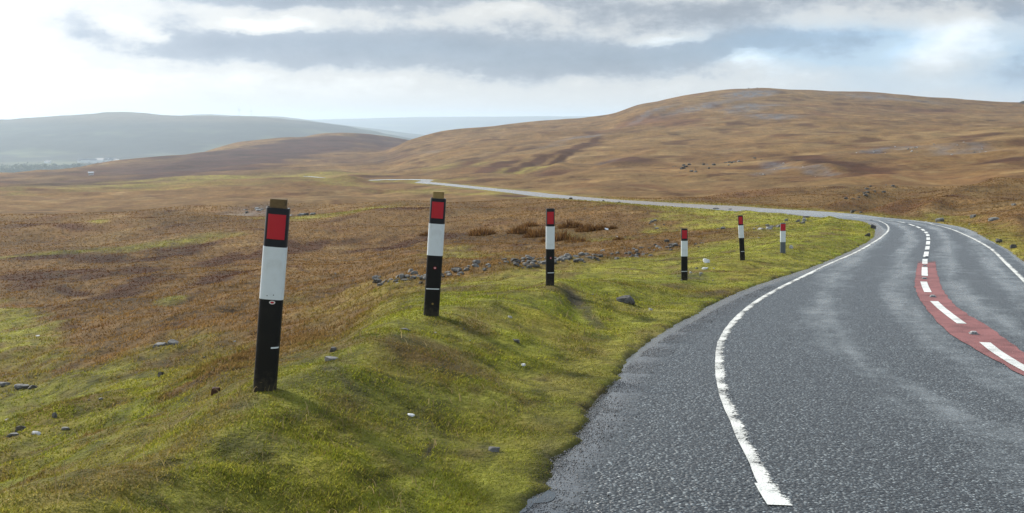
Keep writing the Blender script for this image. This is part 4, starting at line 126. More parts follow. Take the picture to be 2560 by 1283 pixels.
RUBBLE = [[4.01,35.61,0.19,0.0],[-0.57,20.7,0.12,0.0],[0.42,23.89,0.09,0.0],[6.77,35.35,0.13,0.0],[0.51,21.36,0.21,0.0],[4.16,33.24,0.17,0.0],[2.06,26.46,0.19,0.0],[-0.79,21.42,0.08,0.0],[1.89,24.18,0.12,0.0],[5.23,37.12,0.09,0.0],[2.2,25.88,0.18,0.0],[0.6,24.73,0.14,0.0],[4.04,35.75,0.11,0.0],[1.98,23.92,0.22,0.0],[-1.16,20.86,0.19,0.0],[0.96,23.94,0.12,0.0],[-2.8,21.14,0.08,0.0],[3.85,30.73,0.23,0.0],[0.37,23.84,0.17,0.0],[-1.06,19.79,0.16,0.0],[1.93,24.22,0.12,0.0],[1.61,23.09,0.19,0.0],[1.71,24.95,0.22,0.0],[-1.47,20.36,0.18,0.0],[0.27,23.61,0.18,0.0],[5.92,38.17,0.24,0.0],[3.71,32.55,0.2,0.0],[4.01,31.77,0.17,0.0],[0.78,22.94,0.13,0.0],[0.37,22.76,0.14,0.0],[1.55,23.0,0.23,0.0],[-0.04,24.02,0.11,0.0],[3.7,31.18,0.14,0.0],[-2.23,20.12,0.19,0.0],[-1.76,19.63,0.1,0.0],[0.85,23.25,0.09,0.0],[4.29,32.69,0.16,0.0],[-2.32,19.96,0.09,0.0],[0.05,23.12,0.22,0.0],[0.83,24.24,0.2,0.0],[4.81,37.14,0.25,0.0],[0.38,24.16,0.21,0.0],[0.91,23.37,0.19,0.0],[-2.86,21.03,0.09,0.0],[-1.33,20.46,0.07,0.0],[-1.29,20.43,0.2,0.0],[0.1,23.17,0.14,0.0],[1.92,24.48,0.25,0.0],[0.25,24.45,0.14,0.0],[4.22,35.52,0.25,0.0],[1.1,27.67,0.2,0.0],[-0.12,19.96,0.07,0.0],[-2.47,20.34,0.14,0.0],[3.86,31.77,0.17,0.0],[0.93,25.41,0.22,0.0],[1.11,25.26,0.17,0.0],[1.42,22.16,0.16,0.0],[1.84,23.99,0.25,0.0],[2.75,28.9,0.12,0.0],[0.6,23.44,0.08,0.0],[-2.65,20.11,0.19,0.0],[-1.67,20.24,0.1,0.0],[-2.31,20.34,0.17,0.0],[0.91,23.3,0.15,0.0],[-0.77,21.87,0.22,0.0],[-1.35,19.45,0.1,0.0],[-1.51,20.84,0.08,0.0],[6.2,40.54,0.14,0.0],[-2.92,21.13,0.1,0.0],[0.44,22.02,0.23,0.0],[4.11,29.5,0.17,0.0],[5.03,33.85,0.24,0.0],[0.34,22.8,0.13,0.0],[1.65,24.93,0.1,0.0],[2.52,25.47,0.13,0.0],[0.28,21.31,0.13,0.0],[4.29,31.56,0.14,0.0],[0.15,21.13,0.11,0.0],[-1.23,21.15,0.15,0.0],[0.58,22.69,0.1,0.0],[5.16,34.89,0.15,0.0],[5.04,31.64,0.15,0.0],[3.49,31.36,0.09,0.0],[5.0,33.09,0.13,0.0],[0.91,26.73,0.26,0.0],[5.71,36.02,0.19,0.0],[-1.51,19.93,0.17,0.0],[2.07,23.87,0.13,0.0],[0.5,23.12,0.19,0.0],[3.07,28.57,0.14,0.0],[-2.34,20.74,0.21,0.0],[0.9,23.02,0.18,0.0],[1.25,23.34,0.12,0.0],[-0.12,21.34,0.15,0.0],[5.83,35.66,0.24,0.0],[0.72,22.11,0.21,0.0],[-1.79,19.36,0.1,0.0],[0.05,21.37,0.13,0.0],[3.14,29.59,0.23,0.0],[6.07,37.67,0.13,0.0],[1.98,27.1,0.16,0.0],[-2.5,20.04,0.09,0.0],[-1.49,19.5,0.1,0.0],[3.85,32.3,0.09,0.0],[-2.27,19.69,0.18,0.0],[-2.71,20.55,0.1,0.0],[-0.9,22.11,0.1,0.0],[6.47,37.07,0.2,0.0],[1.29,23.64,0.2,0.0],[5.87,31.38,0.09,0.0],[3.4,29.97,0.15,0.0],[1.82,25.03,0.14,0.0],[1.06,25.24,0.19,0.0],[-1.53,20.09,0.2,0.0],[1.57,27.15,0.22,0.0],[6.83,35.99,0.15,0.0],[1.29,22.71,0.09,0.0],[2.14,26.24,0.18,0.0],[2.61,28.11,0.1,0.0],[6.5,35.34,0.13,0.0],[-2.26,20.25,0.15,0.0],[-2.52,20.48,0.1,0.0],[-1.66,19.39,0.2,0.0],[5.36,36.5,0.1,0.0],[0.09,22.26,0.13,0.0],[3.2,35.17,0.26,0.0],[0.69,21.93,0.22,0.0],[4.7,34.17,0.12,0.0],[1.95,26.44,0.27,0.0],[-2.68,20.66,0.13,0.0],[1.24,24.88,0.18,0.0],[0.94,22.0,0.17,0.0],[1.32,23.31,0.11,0.0],[-1.88,19.97,0.11,0.0],[0.64,22.92,0.19,0.0],[3.8,32.15,0.24,0.0],[-2.12,20.13,0.14,0.0],[0.54,25.4,0.22,0.0],[3.84,31.12,0.1,0.0],[1.04,24.41,0.24,0.0],[3.88,30.45,0.14,0.0],[3.26,30.47,0.15,0.0],[-1.97,19.63,0.16,0.0],[-1.44,19.87,0.15,0.0],[1.39,25.03,0.13,0.0],[-2.94,21.98,0.14,0.0],[-1.66,19.33,0.17,0.0],[0.22,21.04,0.1,0.0],[1.06,23.19,0.1,0.0],[4.25,34.0,0.19,0.0],[1.15,23.9,0.09,0.0],[1.22,22.65,0.19,0.0],[0.7,22.52,0.21,0.0],[-2.85,20.98,0.21,0.0],[2.0,27.67,0.2,0.0],[-2.51,20.55,0.16,0.0],[-2.13,20.12,0.2,0.0],[-2.31,20.1,0.08,0.0],[2.0,25.38,0.11,0.0],[3.88,30.96,0.16,0.0],[3.35,33.49,0.17,0.0],[4.14,31.35,0.21,0.0],[0.68,24.19,0.15,0.0],[3.64,30.78,0.13,0.0],[-1.69,19.24,0.12,0.0],[-1.11,20.83,0.17,0.0],[1.53,27.44,0.23,0.0],[2.08,24.37,0.16,0.0],[-1.54,19.47,0.11,0.0],[-0.47,20.92,0.11,0.0],[-1.44,20.42,0.14,0.0],[1.57,24.55,0.2,0.0],[-2.66,20.6,0.14,0.0],[0.61,22.81,0.12,0.0],[3.59,30.97,0.09,0.0],[0.1,24.25,0.14,0.0],[-1.99,19.61,0.08,0.0],[2.62,28.91,0.15,0.0],[1.95,25.03,0.17,0.0],[0.72,24.58,0.08,0.0],[-2.76,20.63,0.13,0.0],[0.01,20.48,0.12,0.0],[1.82,23.68,0.21,0.0],[-3.11,22.61,0.15,0.0],[3.53,30.56,0.21,0.0],[2.42,30.06,0.31,0.0],[1.14,22.21,0.11,0.0],[5.37,37.52,0.16,0.0],[0.9,24.84,0.22,0.0],[1.83,26.1,0.24,0.0],[1.15,23.4,0.21,0.0],[-2.17,21.31,0.2,0.0],[-2.57,20.45,0.2,0.0],[3.63,31.68,0.13,0.0],[-2.51,20.32,0.07,0.0],[1.59,27.47,0.12,0.0],[4.39,36.1,0.2,0.0],[2.04,27.42,0.25,0.0],[0.45,24.4,0.1,0.0],[-0.96,20.84,0.18,0.0],[0.65,22.34,0.19,0.0],[0.38,23.04,0.17,0.0],[5.37,34.39,0.17,0.0],[1.63,22.44,0.09,0.0],[1.03,24.81,0.09,0.0],[0.03,22.49,0.15,0.0],[5.12,32.71,0.25,0.0],[0.09,21.17,0.15,0.0],[2.57,24.47,0.17,0.0],[-1.7,19.41,0.08,0.0],[2.64,28.71,0.12,0.0],[-1.74,18.93,0.1,0.0],[1.21,22.68,0.14,0.0],[4.6,32.25,0.16,0.0],[2.52,28.09,0.12,0.0],[-1.82,18.43,0.08,0.0],[0.34,19.76,0.17,0.0],[-1.97,19.77,0.12,0.0],[3.84,30.67,0.16,0.0],[-0.51,21.46,0.16,0.0],[0.02,23.17,0.2,0.0],[0.11,21.53,0.09,0.0],[-0.92,20.93,0.08,0.0],[-2.1,19.54,0.17,0.0],[1.48,25.82,0.12,0.0],[0.11,23.05,0.22,0.0],[1.15,24.2,0.09,0.0],[-2.55,20.43,0.2,0.0],[-1.75,19.87,0.07,0.0],[4.21,34.42,0.17,0.0],[0.88,26.29,0.26,0.0],[-0.77,21.28,0.19,0.0],[1.33,23.97,0.18,0.0],[-2.03,20.53,0.21,0.0],[2.1,25.05,0.18,0.0],[-1.18,21.1,0.16,0.0],[-2.88,21.47,0.12,0.0],[1.5,26.1,0.17,0.0],[-0.25,21.73,0.12,0.0],[0.9,26.18,0.09,0.0],[-1.94,19.37,0.17,0.0],[0.26,23.41,0.15,0.0],[0.84,22.49,0.14,0.0],[-1.95,19.17,0.07,0.0],[0.92,21.92,0.14,0.0],[2.61,28.91,0.22,0.0],[2.85,27.24,0.2,0.0],[0.29,23.79,0.08,0.0],[0.64,22.89,0.11,0.0],[0.44,23.45,0.21,0.0],[0.64,21.2,0.07,0.0],[2.29,25.8,0.06,0.0],[0.1,21.93,0.09,0.0],[3.32,29.4,0.2,0.0],[1.55,23.85,0.24,0.0],[5.43,33.68,0.2,0.0],[-2.05,19.7,0.07,0.0],[-0.55,20.84,0.1,0.0],[0.45,21.95,0.18,0.0],[0.96,22.65,0.17,0.0],[2.28,25.78,0.16,0.0],[5.08,34.96,0.23,0.0],[3.58,33.68,0.19,0.0],[-0.18,23.01,0.24,0.0],[1.4,25.76,0.23,0.0],[0.31,22.55,0.23,0.0],[-1.65,19.86,0.2,0.0],[0.83,26.29,0.17,0.0],[1.12,23.26,0.24,0.0],[-1.06,20.59,0.21,0.0],[-3.03,22.07,0.21,0.0],[5.03,35.44,0.12,0.0],[1.6,26.53,0.22,0.0],[-1.43,19.61,0.19,0.0],[1.36,23.4,0.2,0.0],[-1.76,19.22,0.09,0.0],[-2.08,18.66,0.06,0.0],[-2.38,20.17,0.09,0.0],[1.96,26.16,0.13,0.0],[1.19,23.7,0.22,0.0],[4.16,35.35,0.11,0.0],[-2.33,19.97,0.12,0.0],[-2.34,19.88,0.11,0.0],[-1.35,20.87,0.18,0.0],[-0.92,21.15,0.1,0.0]]
OUTCROPS = {"post":[[14.2,49.19,0.2,0.0],[10.84,43.14,0.33,0.0],[12.29,46.11,0.38,0.0],[11.89,48.44,0.19,0.0],[11.37,45.01,0.16,0.0],[10.14,41.83,0.14,0.0],[16.82,57.18,0.45,0.0],[15.5,56.51,0.48,0.0],[13.68,47.0,0.32,0.0],[11.06,42.83,0.24,0.0],[12.07,45.21,0.31,0.0],[13.33,50.75,0.22,0.0],[11.77,45.72,0.39,0.0],[10.82,42.1,0.35,0.0],[11.25,45.13,0.39,0.0],[14.9,52.15,0.33,0.0],[11.66,45.09,0.34,0.0],[10.51,40.94,0.27,0.0],[11.22,46.25,0.24,0.0],[15.9,55.4,0.34,0.0],[12.11,47.44,0.27,0.0],[12.06,46.33,0.33,0.0]],"mid":[[8.64,59.52,0.37,0.0],[9.39,56.61,0.2,0.0],[10.87,51.66,0.19,0.0],[8.91,62.25,0.4,0.0],[10.2,48.54,0.19,0.0],[8.62,61.8,0.34,0.0],[9.24,60.77,0.2,0.0],[10.26,49.66,0.3,0.0],[10.64,51.92,0.17,0.0],[8.47,61.41,0.21,0.0],[8.7,60.81,0.2,0.0],[10.26,48.7,0.35,0.0]],"moor":[[-30.72,120.81,0.76,0.0],[-21.47,104.6,0.72,0.0],[-31.07,116.92,0.76,0.0],[-30.69,122.53,0.67,0.0],[-20.74,103.86,0.68,0.0],[-30.0,116.35,0.36,0.0],[-30.06,104.86,0.77,0.0],[-29.98,112.72,0.32,0.0],[-22.9,107.39,0.44,0.0],[-30.1,113.7,0.66,0.0],[-23.41,105.93,0.43,0.0],[-21.6,104.11,0.64,0.0],[-28.88,101.6,0.53,0.0],[-22.08,106.69,0.72,0.0],[-23.77,105.12,0.8,0.0],[-20.93,105.85,0.51,0.0],[-21.69,103.27,0.75,0.0],[-29.34,116.05,0.88,0.0],[-29.65,118.83,0.91,0.0],[-29.65,118.74,0.4,0.0],[-23.66,112.58,0.84,0.0],[-28.95,102.33,0.61,0.0]],"slope":[[50.01,258.7,1.55,0.0],[67.13,291.46,1.02,0.0],[44.34,243.89,0.94,0.0],[57.88,265.71,1.78,0.0],[56.6,272.83,0.79,0.0],[41.77,256.84,0.77,0.0],[49.54,255.28,0.84,0.0],[45.1,257.09,1.75,0.0],[43.59,238.73,0.75,0.0],[56.06,260.92,1.57,0.0],[43.1,249.78,1.82,0.0],[73.5,305.91,2.06,0.0],[42.05,248.24,1.86,0.0],[72.61,300.7,1.1,0.0],[56.78,268.35,1.37,0.0],[65.84,292.33,2.26,0.0],[65.63,288.55,1.38,0.0],[66.24,288.96,1.2,0.0],[40.83,255.12,0.99,0.0],[43.65,256.43,1.58,0.0],[58.36,272.52,1.99,0.0],[60.75,282.87,0.93,0.0],[42.82,235.17,1.87,0.0],[51.46,257.18,1.98,0.0],[47.83,244.89,1.26,0.0],[41.29,245.75,1.7,0.0],[42.28,237.66,1.88,0.0],[48.71,256.02,1.36,0.0],[41.92,246.85,1.84,0.0],[58.34,270.15,1.52,0.0],[72.72,294.05,1.31,0.0],[51.71,258.86,0.74,0.0],[64.71,293.28,2.26,0.0],[39.31,235.66,0.71,0.0]],"ridge":[[37.24,103.0,0.53,0.0],[34.62,98.47,0.49,0.0],[41.76,118.28,0.98,0.0],[29.67,89.1,0.65,0.0],[45.1,118.96,0.55,0.0],[45.65,120.5,1.0,0.0],[36.16,107.91,0.5,0.0],[33.95,96.12,0.52,0.0],[33.64,95.55,0.83,0.0],[40.64,109.93,0.36,0.0],[30.73,90.49,0.73,0.0],[31.25,90.75,0.54,0.0],[47.35,127.13,0.7,0.0],[43.64,122.38,0.67,0.0],[34.92,98.67,0.75,0.0],[34.1,97.25,0.69,0.0],[36.62,108.73,0.54,0.0],[32.26,93.33,0.47,0.0],[40.82,110.31,0.81,0.0],[44.96,117.87,0.62,0.0],[41.74,115.51,0.64,0.0],[34.53,98.55,0.4,0.0]],"scree":[[127.33,287.72,0.75,0.0],[61.52,225.68,0.96,0.0],[60.3,231.29,0.5,0.0],[49.45,198.39,0.97,0.0],[126.69,276.46,1.45,0.0],[131.33,320.6,1.18,0.0],[61.98,232.24,0.61,0.0],[107.56,315.13,1.09,0.0],[114.3,309.2,0.66,0.0],[121.48,304.42,1.21,0.0],[94.79,217.6,1.08,0.0],[49.93,205.31,1.06,0.0],[106.21,304.86,1.22,0.0],[101.31,236.91,1.12,0.0],[102.3,237.5,1.09,0.0],[102.58,304.72,0.89,0.0],[58.88,203.88,0.52,0.0],[116.51,290.33,1.03,0.0],[119.99,305.78,1.47,0.0],[106.39,250.09,0.95,0.0],[136.9,306.79,1.14,0.0],[115.27,316.7,1.09,0.0],[124.07,264.53,1.24,0.0],[118.52,257.61,1.19,0.0],[137.17,343.17,1.22,0.0],[120.85,273.01,0.69,0.0],[98.24,226.81,0.77,0.0],[136.23,329.73,1.08,0.0],[123.05,264.99,0.93,0.0],[61.66,224.78,0.48,0.0],[66.53,246.75,1.34,0.0],[131.63,337.38,0.97,0.0],[113.45,316.59,1.21,0.0],[55.97,185.76,0.37,0.0],[47.55,191.88,0.81,0.0],[134.92,301.87,0.89,0.0],[102.81,240.41,0.91,0.0],[128.55,307.88,1.34,0.0],[133.13,286.27,1.22,0.0],[126.75,273.36,0.71,0.0],[129.31,321.54,1.04,0.0],[119.44,300.66,0.85,0.0],[116.08,292.99,1.37,0.0],[104.15,236.63,1.31,0.0],[127.33,336.0,1.22,0.0],[125.34,274.99,0.58,0.0],[103.08,238.31,1.24,0.0],[127.4,326.92,1.03,0.0],[121.76,310.54,1.46,0.0],[122.67,310.45,1.06,0.0],[129.27,293.3,0.89,0.0],[47.04,198.08,0.49,0.0],[117.36,327.78,0.84,0.0],[47.79,198.36,0.68,0.0],[48.09,195.3,0.72,0.0],[131.78,283.04,0.96,0.0],[117.74,258.14,0.7,0.0],[48.24,192.1,0.78,0.0],[128.55,316.62,1.2,0.0],[122.29,305.14,1.42,0.0]],"grass":[[1.63,53.01,0.23,0.0],[-4.91,16.78,0.04,0.0],[-6.16,25.89,0.1,0.0],[-6.68,14.51,0.06,0.0],[-5.51,23.64,0.06,0.0],[-0.66,8.46,0.03,0.0],[18.71,41.75,0.18,0.0],[-0.43,8.78,0.03,0.0],[3.62,19.51,0.08,0.0],[2.14,66.9,0.2,0.0],[-5.0,16.58,0.06,0.0],[-6.13,23.87,0.08,0.0],[8.33,34.15,0.06,0.0],[1.05,12.86,0.05,0.0],[3.14,17.38,0.03,0.0],[3.95,19.46,0.05,0.0],[-0.68,9.13,0.02,0.0],[-4.79,16.82,0.08,0.0],[-6.52,13.76,0.06,0.0],[-5.33,17.0,0.06,0.0],[19.06,41.66,0.13,0.0],[17.35,38.04,0.15,0.0],[-7.46,19.45,0.05,0.0],[-5.1,17.35,0.04,0.0],[-6.75,14.18,0.03,0.0],[-4.71,15.91,0.03,0.0],[-6.05,23.83,0.07,0.0],[-4.83,16.17,0.05,0.0],[3.5,17.31,0.06,0.0],[7.01,29.37,0.06,0.0],[-0.91,10.24,0.03,0.0],[-5.8,13.38,0.05,0.0],[-4.97,17.65,0.07,0.0],[3.36,19.26,0.07,0.0],[2.87,16.79,0.05,0.0],[4.05,19.01,0.07,0.0],[2.97,17.75,0.04,0.0],[8.69,35.1,0.13,0.0],[-6.25,13.97,0.05,0.0],[-6.5,36.55,0.15,0.0],[-0.36,8.43,0.02,0.0],[2.96,17.01,0.04,0.0],[-6.66,18.73,0.06,0.0],[3.4,17.95,0.05,0.0]]}
MARKERS = [[7.181,122.529,0.391],[9.05,119.46,0.286],[10.237,112.587,0.314],[11.471,107.311,0.257],[12.98,104.965,0.335],[14.619,93.943,0.225],[16.218,85.903,0.309],[16.743,82.076,0.426],[17.458,80.089,0.352],[18.747,76.093,0.273],[20.218,73.482,0.205],[20.754,71.676,0.2],[20.794,68.224,0.218]]
RUSHES = [[-1.997,66.478,1.544,0.692],[0.518,64.709,1.348,0.726],[1.607,61.696,1.483,0.791],[2.602,56.455,1.584,0.815],[3.365,52.455,1.178,0.715],[4.693,61.677,1.235,0.593],[5.418,61.499,0.887,0.493],[6.126,61.198,0.539,0.294],[1.117,69.76,1.229,0.503],[5.461,51.42,0.536,0.289],[3.752,64.628,1.294,0.569],[-5.791,72.33,1.448,0.405]]
LUMP = [-3.251,10.719,-2.978]
LITTER = [[5.756,60.915,-6.766],[5.745,54.521,-6.297]]
PUDDLE = [0.095,4.771,-1.87]
STUDS = [[4.958,10.581,-2.281],[6.078,14.3,-2.541],[7.17,17.256,-2.749],[8.343,20.094,-2.947],[9.472,22.731,-3.131]]
DASHES = [[[4.388,8.078],[4.795,9.98]],[[5.197,11.402],[5.855,13.729]],[[6.289,14.979],[6.936,16.72]],[[7.41,17.824],[8.253,19.884]],[[8.612,20.75],[9.188,22.139]],[[9.503,22.871],[10.312,24.777]],[[10.65,25.571],[11.301,27.107]],[[11.61,27.842],[12.365,29.638]],[[12.679,30.396],[13.294,31.888]],[[13.596,32.628],[14.132,33.971]],[[14.418,34.715],[14.914,36.055]],[[15.259,37.001],[15.906,38.806]],[[16.278,39.873],[17.027,42.089]],[[17.307,42.997],[18.34,46.216]],[[18.869,48.04],[19.358,50.216]],[[19.483,51.073],[19.547,52.459]],[[19.544,53.141],[19.429,54.495]],[[19.388,55.125],[19.395,56.763]]]
LEFT_LINE = [[1.42,-11.0],[1.419,-10.88],[1.419,-10.76],[1.418,-10.64],[1.418,-10.52],[1.417,-10.4],[1.417,-10.28],[1.416,-10.16],[1.415,-10.04],[1.415,-9.92],[1.414,-9.8],[1.414,-9.68],[1.413,-9.56],[1.413,-9.44],[1.412,-9.32],[1.412,-9.2],[1.411,-9.08],[1.411,-8.96],[1.41,-8.84],[1.409,-8.72],[1.409,-8.6],[1.408,-8.48],[1.408,-8.36],[1.407,-8.24],[1.407,-8.12],[1.406,-8.0],[1.406,-7.88],[1.405,-7.76],[1.405,-7.64],[1.404,-7.52],[1.403,-7.4],[1.403,-7.28],[1.402,-7.16],[1.402,-7.04],[1.401,-6.92],[1.401,-6.8],[1.4,-6.68],[1.4,-6.56],[1.399,-6.44],[1.399,-6.32],[1.398,-6.2],[1.397,-6.08],[1.397,-5.96],[1.396,-5.84],[1.396,-5.72],[1.395,-5.6],[1.395,-5.48],[1.394,-5.36],[1.394,-5.24],[1.393,-5.12],[1.393,-5.0],[1.392,-4.88],[1.391,-4.76],[1.391,-4.64],[1.39,-4.52],[1.39,-4.4],[1.389,-4.28],[1.389,-4.16],[1.388,-4.04],[1.388,-3.92],[1.387,-3.8],[1.387,-3.68],[1.386,-3.56],[1.385,-3.44],[1.385,-3.32],[1.384,-3.2],[1.384,-3.08],[1.383,-2.96],[1.383,-2.84],[1.382,-2.72],[1.382,-2.6],[1.381,-2.48],[1.381,-2.36],[1.38,-2.24],[1.379,-2.12],[1.379,-2.0],[1.378,-1.88],[1.378,-1.76],[1.377,-1.64],[1.377,-1.52],[1.376,-1.4],[1.376,-1.28],[1.375,-1.16],[1.375,-1.04],[1.374,-0.92],[1.373,-0.8],[1.373,-0.68],[1.372,-0.56],[1.372,-0.44],[1.371,-0.32],[1.371,-0.2],[1.37,-0.08],[1.369,0.04],[1.366,0.16],[1.363,0.28],[1.36,0.4],[1.357,0.52],[1.354,0.64],[1.351,0.76],[1.348,0.88],[1.345,1.0],[1.342,1.12],[1.339,1.239],[1.336,1.359],[1.333,1.479],[1.33,1.599],[1.327,1.719],[1.324,1.839],[1.321,1.959],[1.318,2.079],[1.315,2.199],[1.312,2.319],[1.309,2.439],[1.306,2.559],[1.303,2.679],[1.3,2.799],[1.297,2.919],[1.294,3.039],[1.291,3.159],[1.288,3.279],[1.285,3.399],[1.282,3.519],[1.279,3.639],[1.276,3.759],[1.273,3.879],[1.271,3.999],[1.279,4.118],[1.287,4.238],[1.295,4.358],[1.304,4.477],[1.312,4.597],[1.32,4.717],[1.326,4.837],[1.334,4.956],[1.344,5.076],[1.357,5.195],[1.372,5.314],[1.388,5.433],[1.402,5.553],[1.413,5.672],[1.423,5.792],[1.435,5.911],[1.448,6.03],[1.463,6.149],[1.478,6.268],[1.492,6.388],[1.506,6.507],[1.519,6.626],[1.533,6.745],[1.547,6.864],[1.562,6.984],[1.578,7.102],[1.594,7.221],[1.612,7.34],[1.63,7.459],[1.648,7.577],[1.667,7.696],[1.686,7.814],[1.707,7.932],[1.727,8.051],[1.748,8.169],[1.77,8.287],[1.793,8.405],[1.816,8.522],[1.839,8.64],[1.863,8.758],[1.888,8.875],[1.913,8.993],[1.937,9.11],[1.962,9.227],[1.988,9.345],[2.014,9.462],[2.04,9.579],[2.067,9.696],[2.095,9.812],[2.124,9.929],[2.154,10.045],[2.185,10.161],[2.217,10.277],[2.249,10.392],[2.282,10.508],[2.316,10.623],[2.35,10.738],[2.385,10.853],[2.42,10.968],[2.455,11.082],[2.491,11.197],[2.528,11.311],[2.565,11.425],[2.602,11.539],[2.64,11.653],[2.679,11.767],[2.718,11.88],[2.84,12.229],[2.967,12.581],[3.098,12.935],[3.233,13.291],[3.374,13.648],[3.519,14.008],[3.669,14.37],[3.824,14.732],[3.984,15.097],[4.147,15.465],[4.312,15.835],[4.481,16.209],[4.652,16.585],[4.828,16.965],[5.005,17.348],[5.183,17.733],[5.364,18.123],[5.545,18.517],[5.728,18.914],[5.912,19.315],[6.099,19.719],[6.287,20.126],[6.478,20.536],[6.671,20.949],[6.868,21.364],[7.068,21.783],[7.272,22.207],[7.479,22.635],[7.689,23.067],[7.901,23.504],[8.112,23.941],[8.324,24.384],[8.536,24.832],[8.749,25.287],[8.961,25.746],[9.173,26.21],[9.387,26.679],[9.601,27.152],[9.816,27.63],[10.033,28.112],[10.251,28.598],[10.471,29.088],[10.694,29.584],[10.919,30.085],[11.145,30.592],[11.373,31.104],[11.603,31.622],[11.832,32.14],[12.061,32.664],[12.291,33.194],[12.523,33.73],[12.755,34.272],[12.99,34.82],[13.225,35.374],[13.462,35.934],[13.698,36.501],[13.935,37.075],[14.171,37.655],[14.406,38.242],[14.638,38.831],[14.871,39.43],[15.103,40.034],[15.334,40.645],[15.564,41.261],[15.793,41.883],[16.022,42.515],[16.252,43.156],[16.482,43.803],[16.711,44.459],[16.937,45.116],[17.161,45.781],[17.382,46.456],[17.6,47.138],[17.814,47.831],[18.026,48.531],[18.241,49.236],[18.456,49.948],[18.665,50.673],[18.86,51.407],[19.033,52.153],[19.174,52.912],[19.285,53.685],[19.372,54.469],[19.443,55.261],[19.501,56.063],[19.539,56.874],[19.559,57.696],[19.57,58.523],[19.583,59.361],[19.593,59.798]]
RIGHT_LINE = [[5.656,-11.0],[5.659,-10.7],[5.662,-10.4],[5.665,-10.1],[5.667,-9.8],[5.67,-9.5],[5.673,-9.2],[5.676,-8.9],[5.678,-8.6],[5.681,-8.3],[5.684,-8.0],[5.686,-7.7],[5.689,-7.4],[5.692,-7.1],[5.695,-6.8],[5.697,-6.5],[5.7,-6.2],[5.703,-5.9],[5.706,-5.6],[5.708,-5.3],[5.711,-5.0],[5.714,-4.7],[5.716,-4.4],[5.719,-4.1],[5.722,-3.8],[5.725,-3.5],[5.727,-3.2],[5.73,-2.9],[5.733,-2.6],[5.736,-2.3],[5.738,-2.0],[5.741,-1.7],[5.744,-1.4],[5.746,-1.1],[5.749,-0.8],[5.752,-0.5],[5.755,-0.2],[5.759,0.1],[5.771,0.504],[5.782,0.909],[5.794,1.314],[5.806,1.719],[5.817,2.124],[5.829,2.529],[5.84,2.934],[5.852,3.338],[5.863,3.743],[5.875,4.148],[5.886,4.553],[5.898,4.958],[5.91,5.363],[5.921,5.768],[5.933,6.173],[5.944,6.577],[5.956,6.982],[5.967,7.387],[5.979,7.792],[5.991,8.197],[6.002,8.602],[6.014,9.007],[6.025,9.411],[6.037,9.816],[6.048,10.221],[6.104,10.617],[6.26,10.994],[6.419,11.375],[6.578,11.759],[6.739,12.146],[6.901,12.537],[7.065,12.931],[7.231,13.328],[7.399,13.729],[7.568,14.133],[7.74,14.541],[7.914,14.954],[8.089,15.37],[8.266,15.791],[8.445,16.216],[8.624,16.646],[8.805,17.08],[8.986,17.519],[9.168,17.961],[9.351,18.408],[9.535,18.858],[9.721,19.312],[9.908,19.771],[10.097,20.233],[10.289,20.698],[10.484,21.168],[10.682,21.644],[10.882,22.125],[11.083,22.607],[11.285,23.094],[11.488,23.587],[11.691,24.087],[11.894,24.593],[12.096,25.107],[12.295,25.621],[12.493,26.142],[12.691,26.669],[12.888,27.201],[13.086,27.74],[13.284,28.284],[13.483,28.834],[13.684,29.389],[13.885,29.95],[14.086,30.515],[14.288,31.09],[14.492,31.669],[14.695,32.253],[14.9,32.841],[15.108,33.438],[15.318,34.039],[15.53,34.646],[15.742,35.259],[15.956,35.876],[16.17,36.499],[16.386,37.133],[16.602,37.772],[16.819,38.42],[17.037,39.075],[17.256,39.738],[17.474,40.401],[17.693,41.073],[17.913,41.752],[18.135,42.439],[18.357,43.134],[18.582,43.837],[18.818,44.545],[19.064,45.25],[19.317,45.962],[19.573,46.681],[19.827,47.411],[20.072,48.154],[20.297,48.903],[20.497,49.667],[20.668,50.448],[20.811,51.244],[20.931,52.048],[21.028,52.864],[21.087,53.693],[21.09,54.532],[21.017,55.376],[20.909,56.224],[20.824,57.084],[20.752,57.956],[20.696,58.835],[20.677,59.726],[20.7,60.626],[20.765,61.53],[20.848,62.444],[20.935,63.369],[20.992,64.081]]
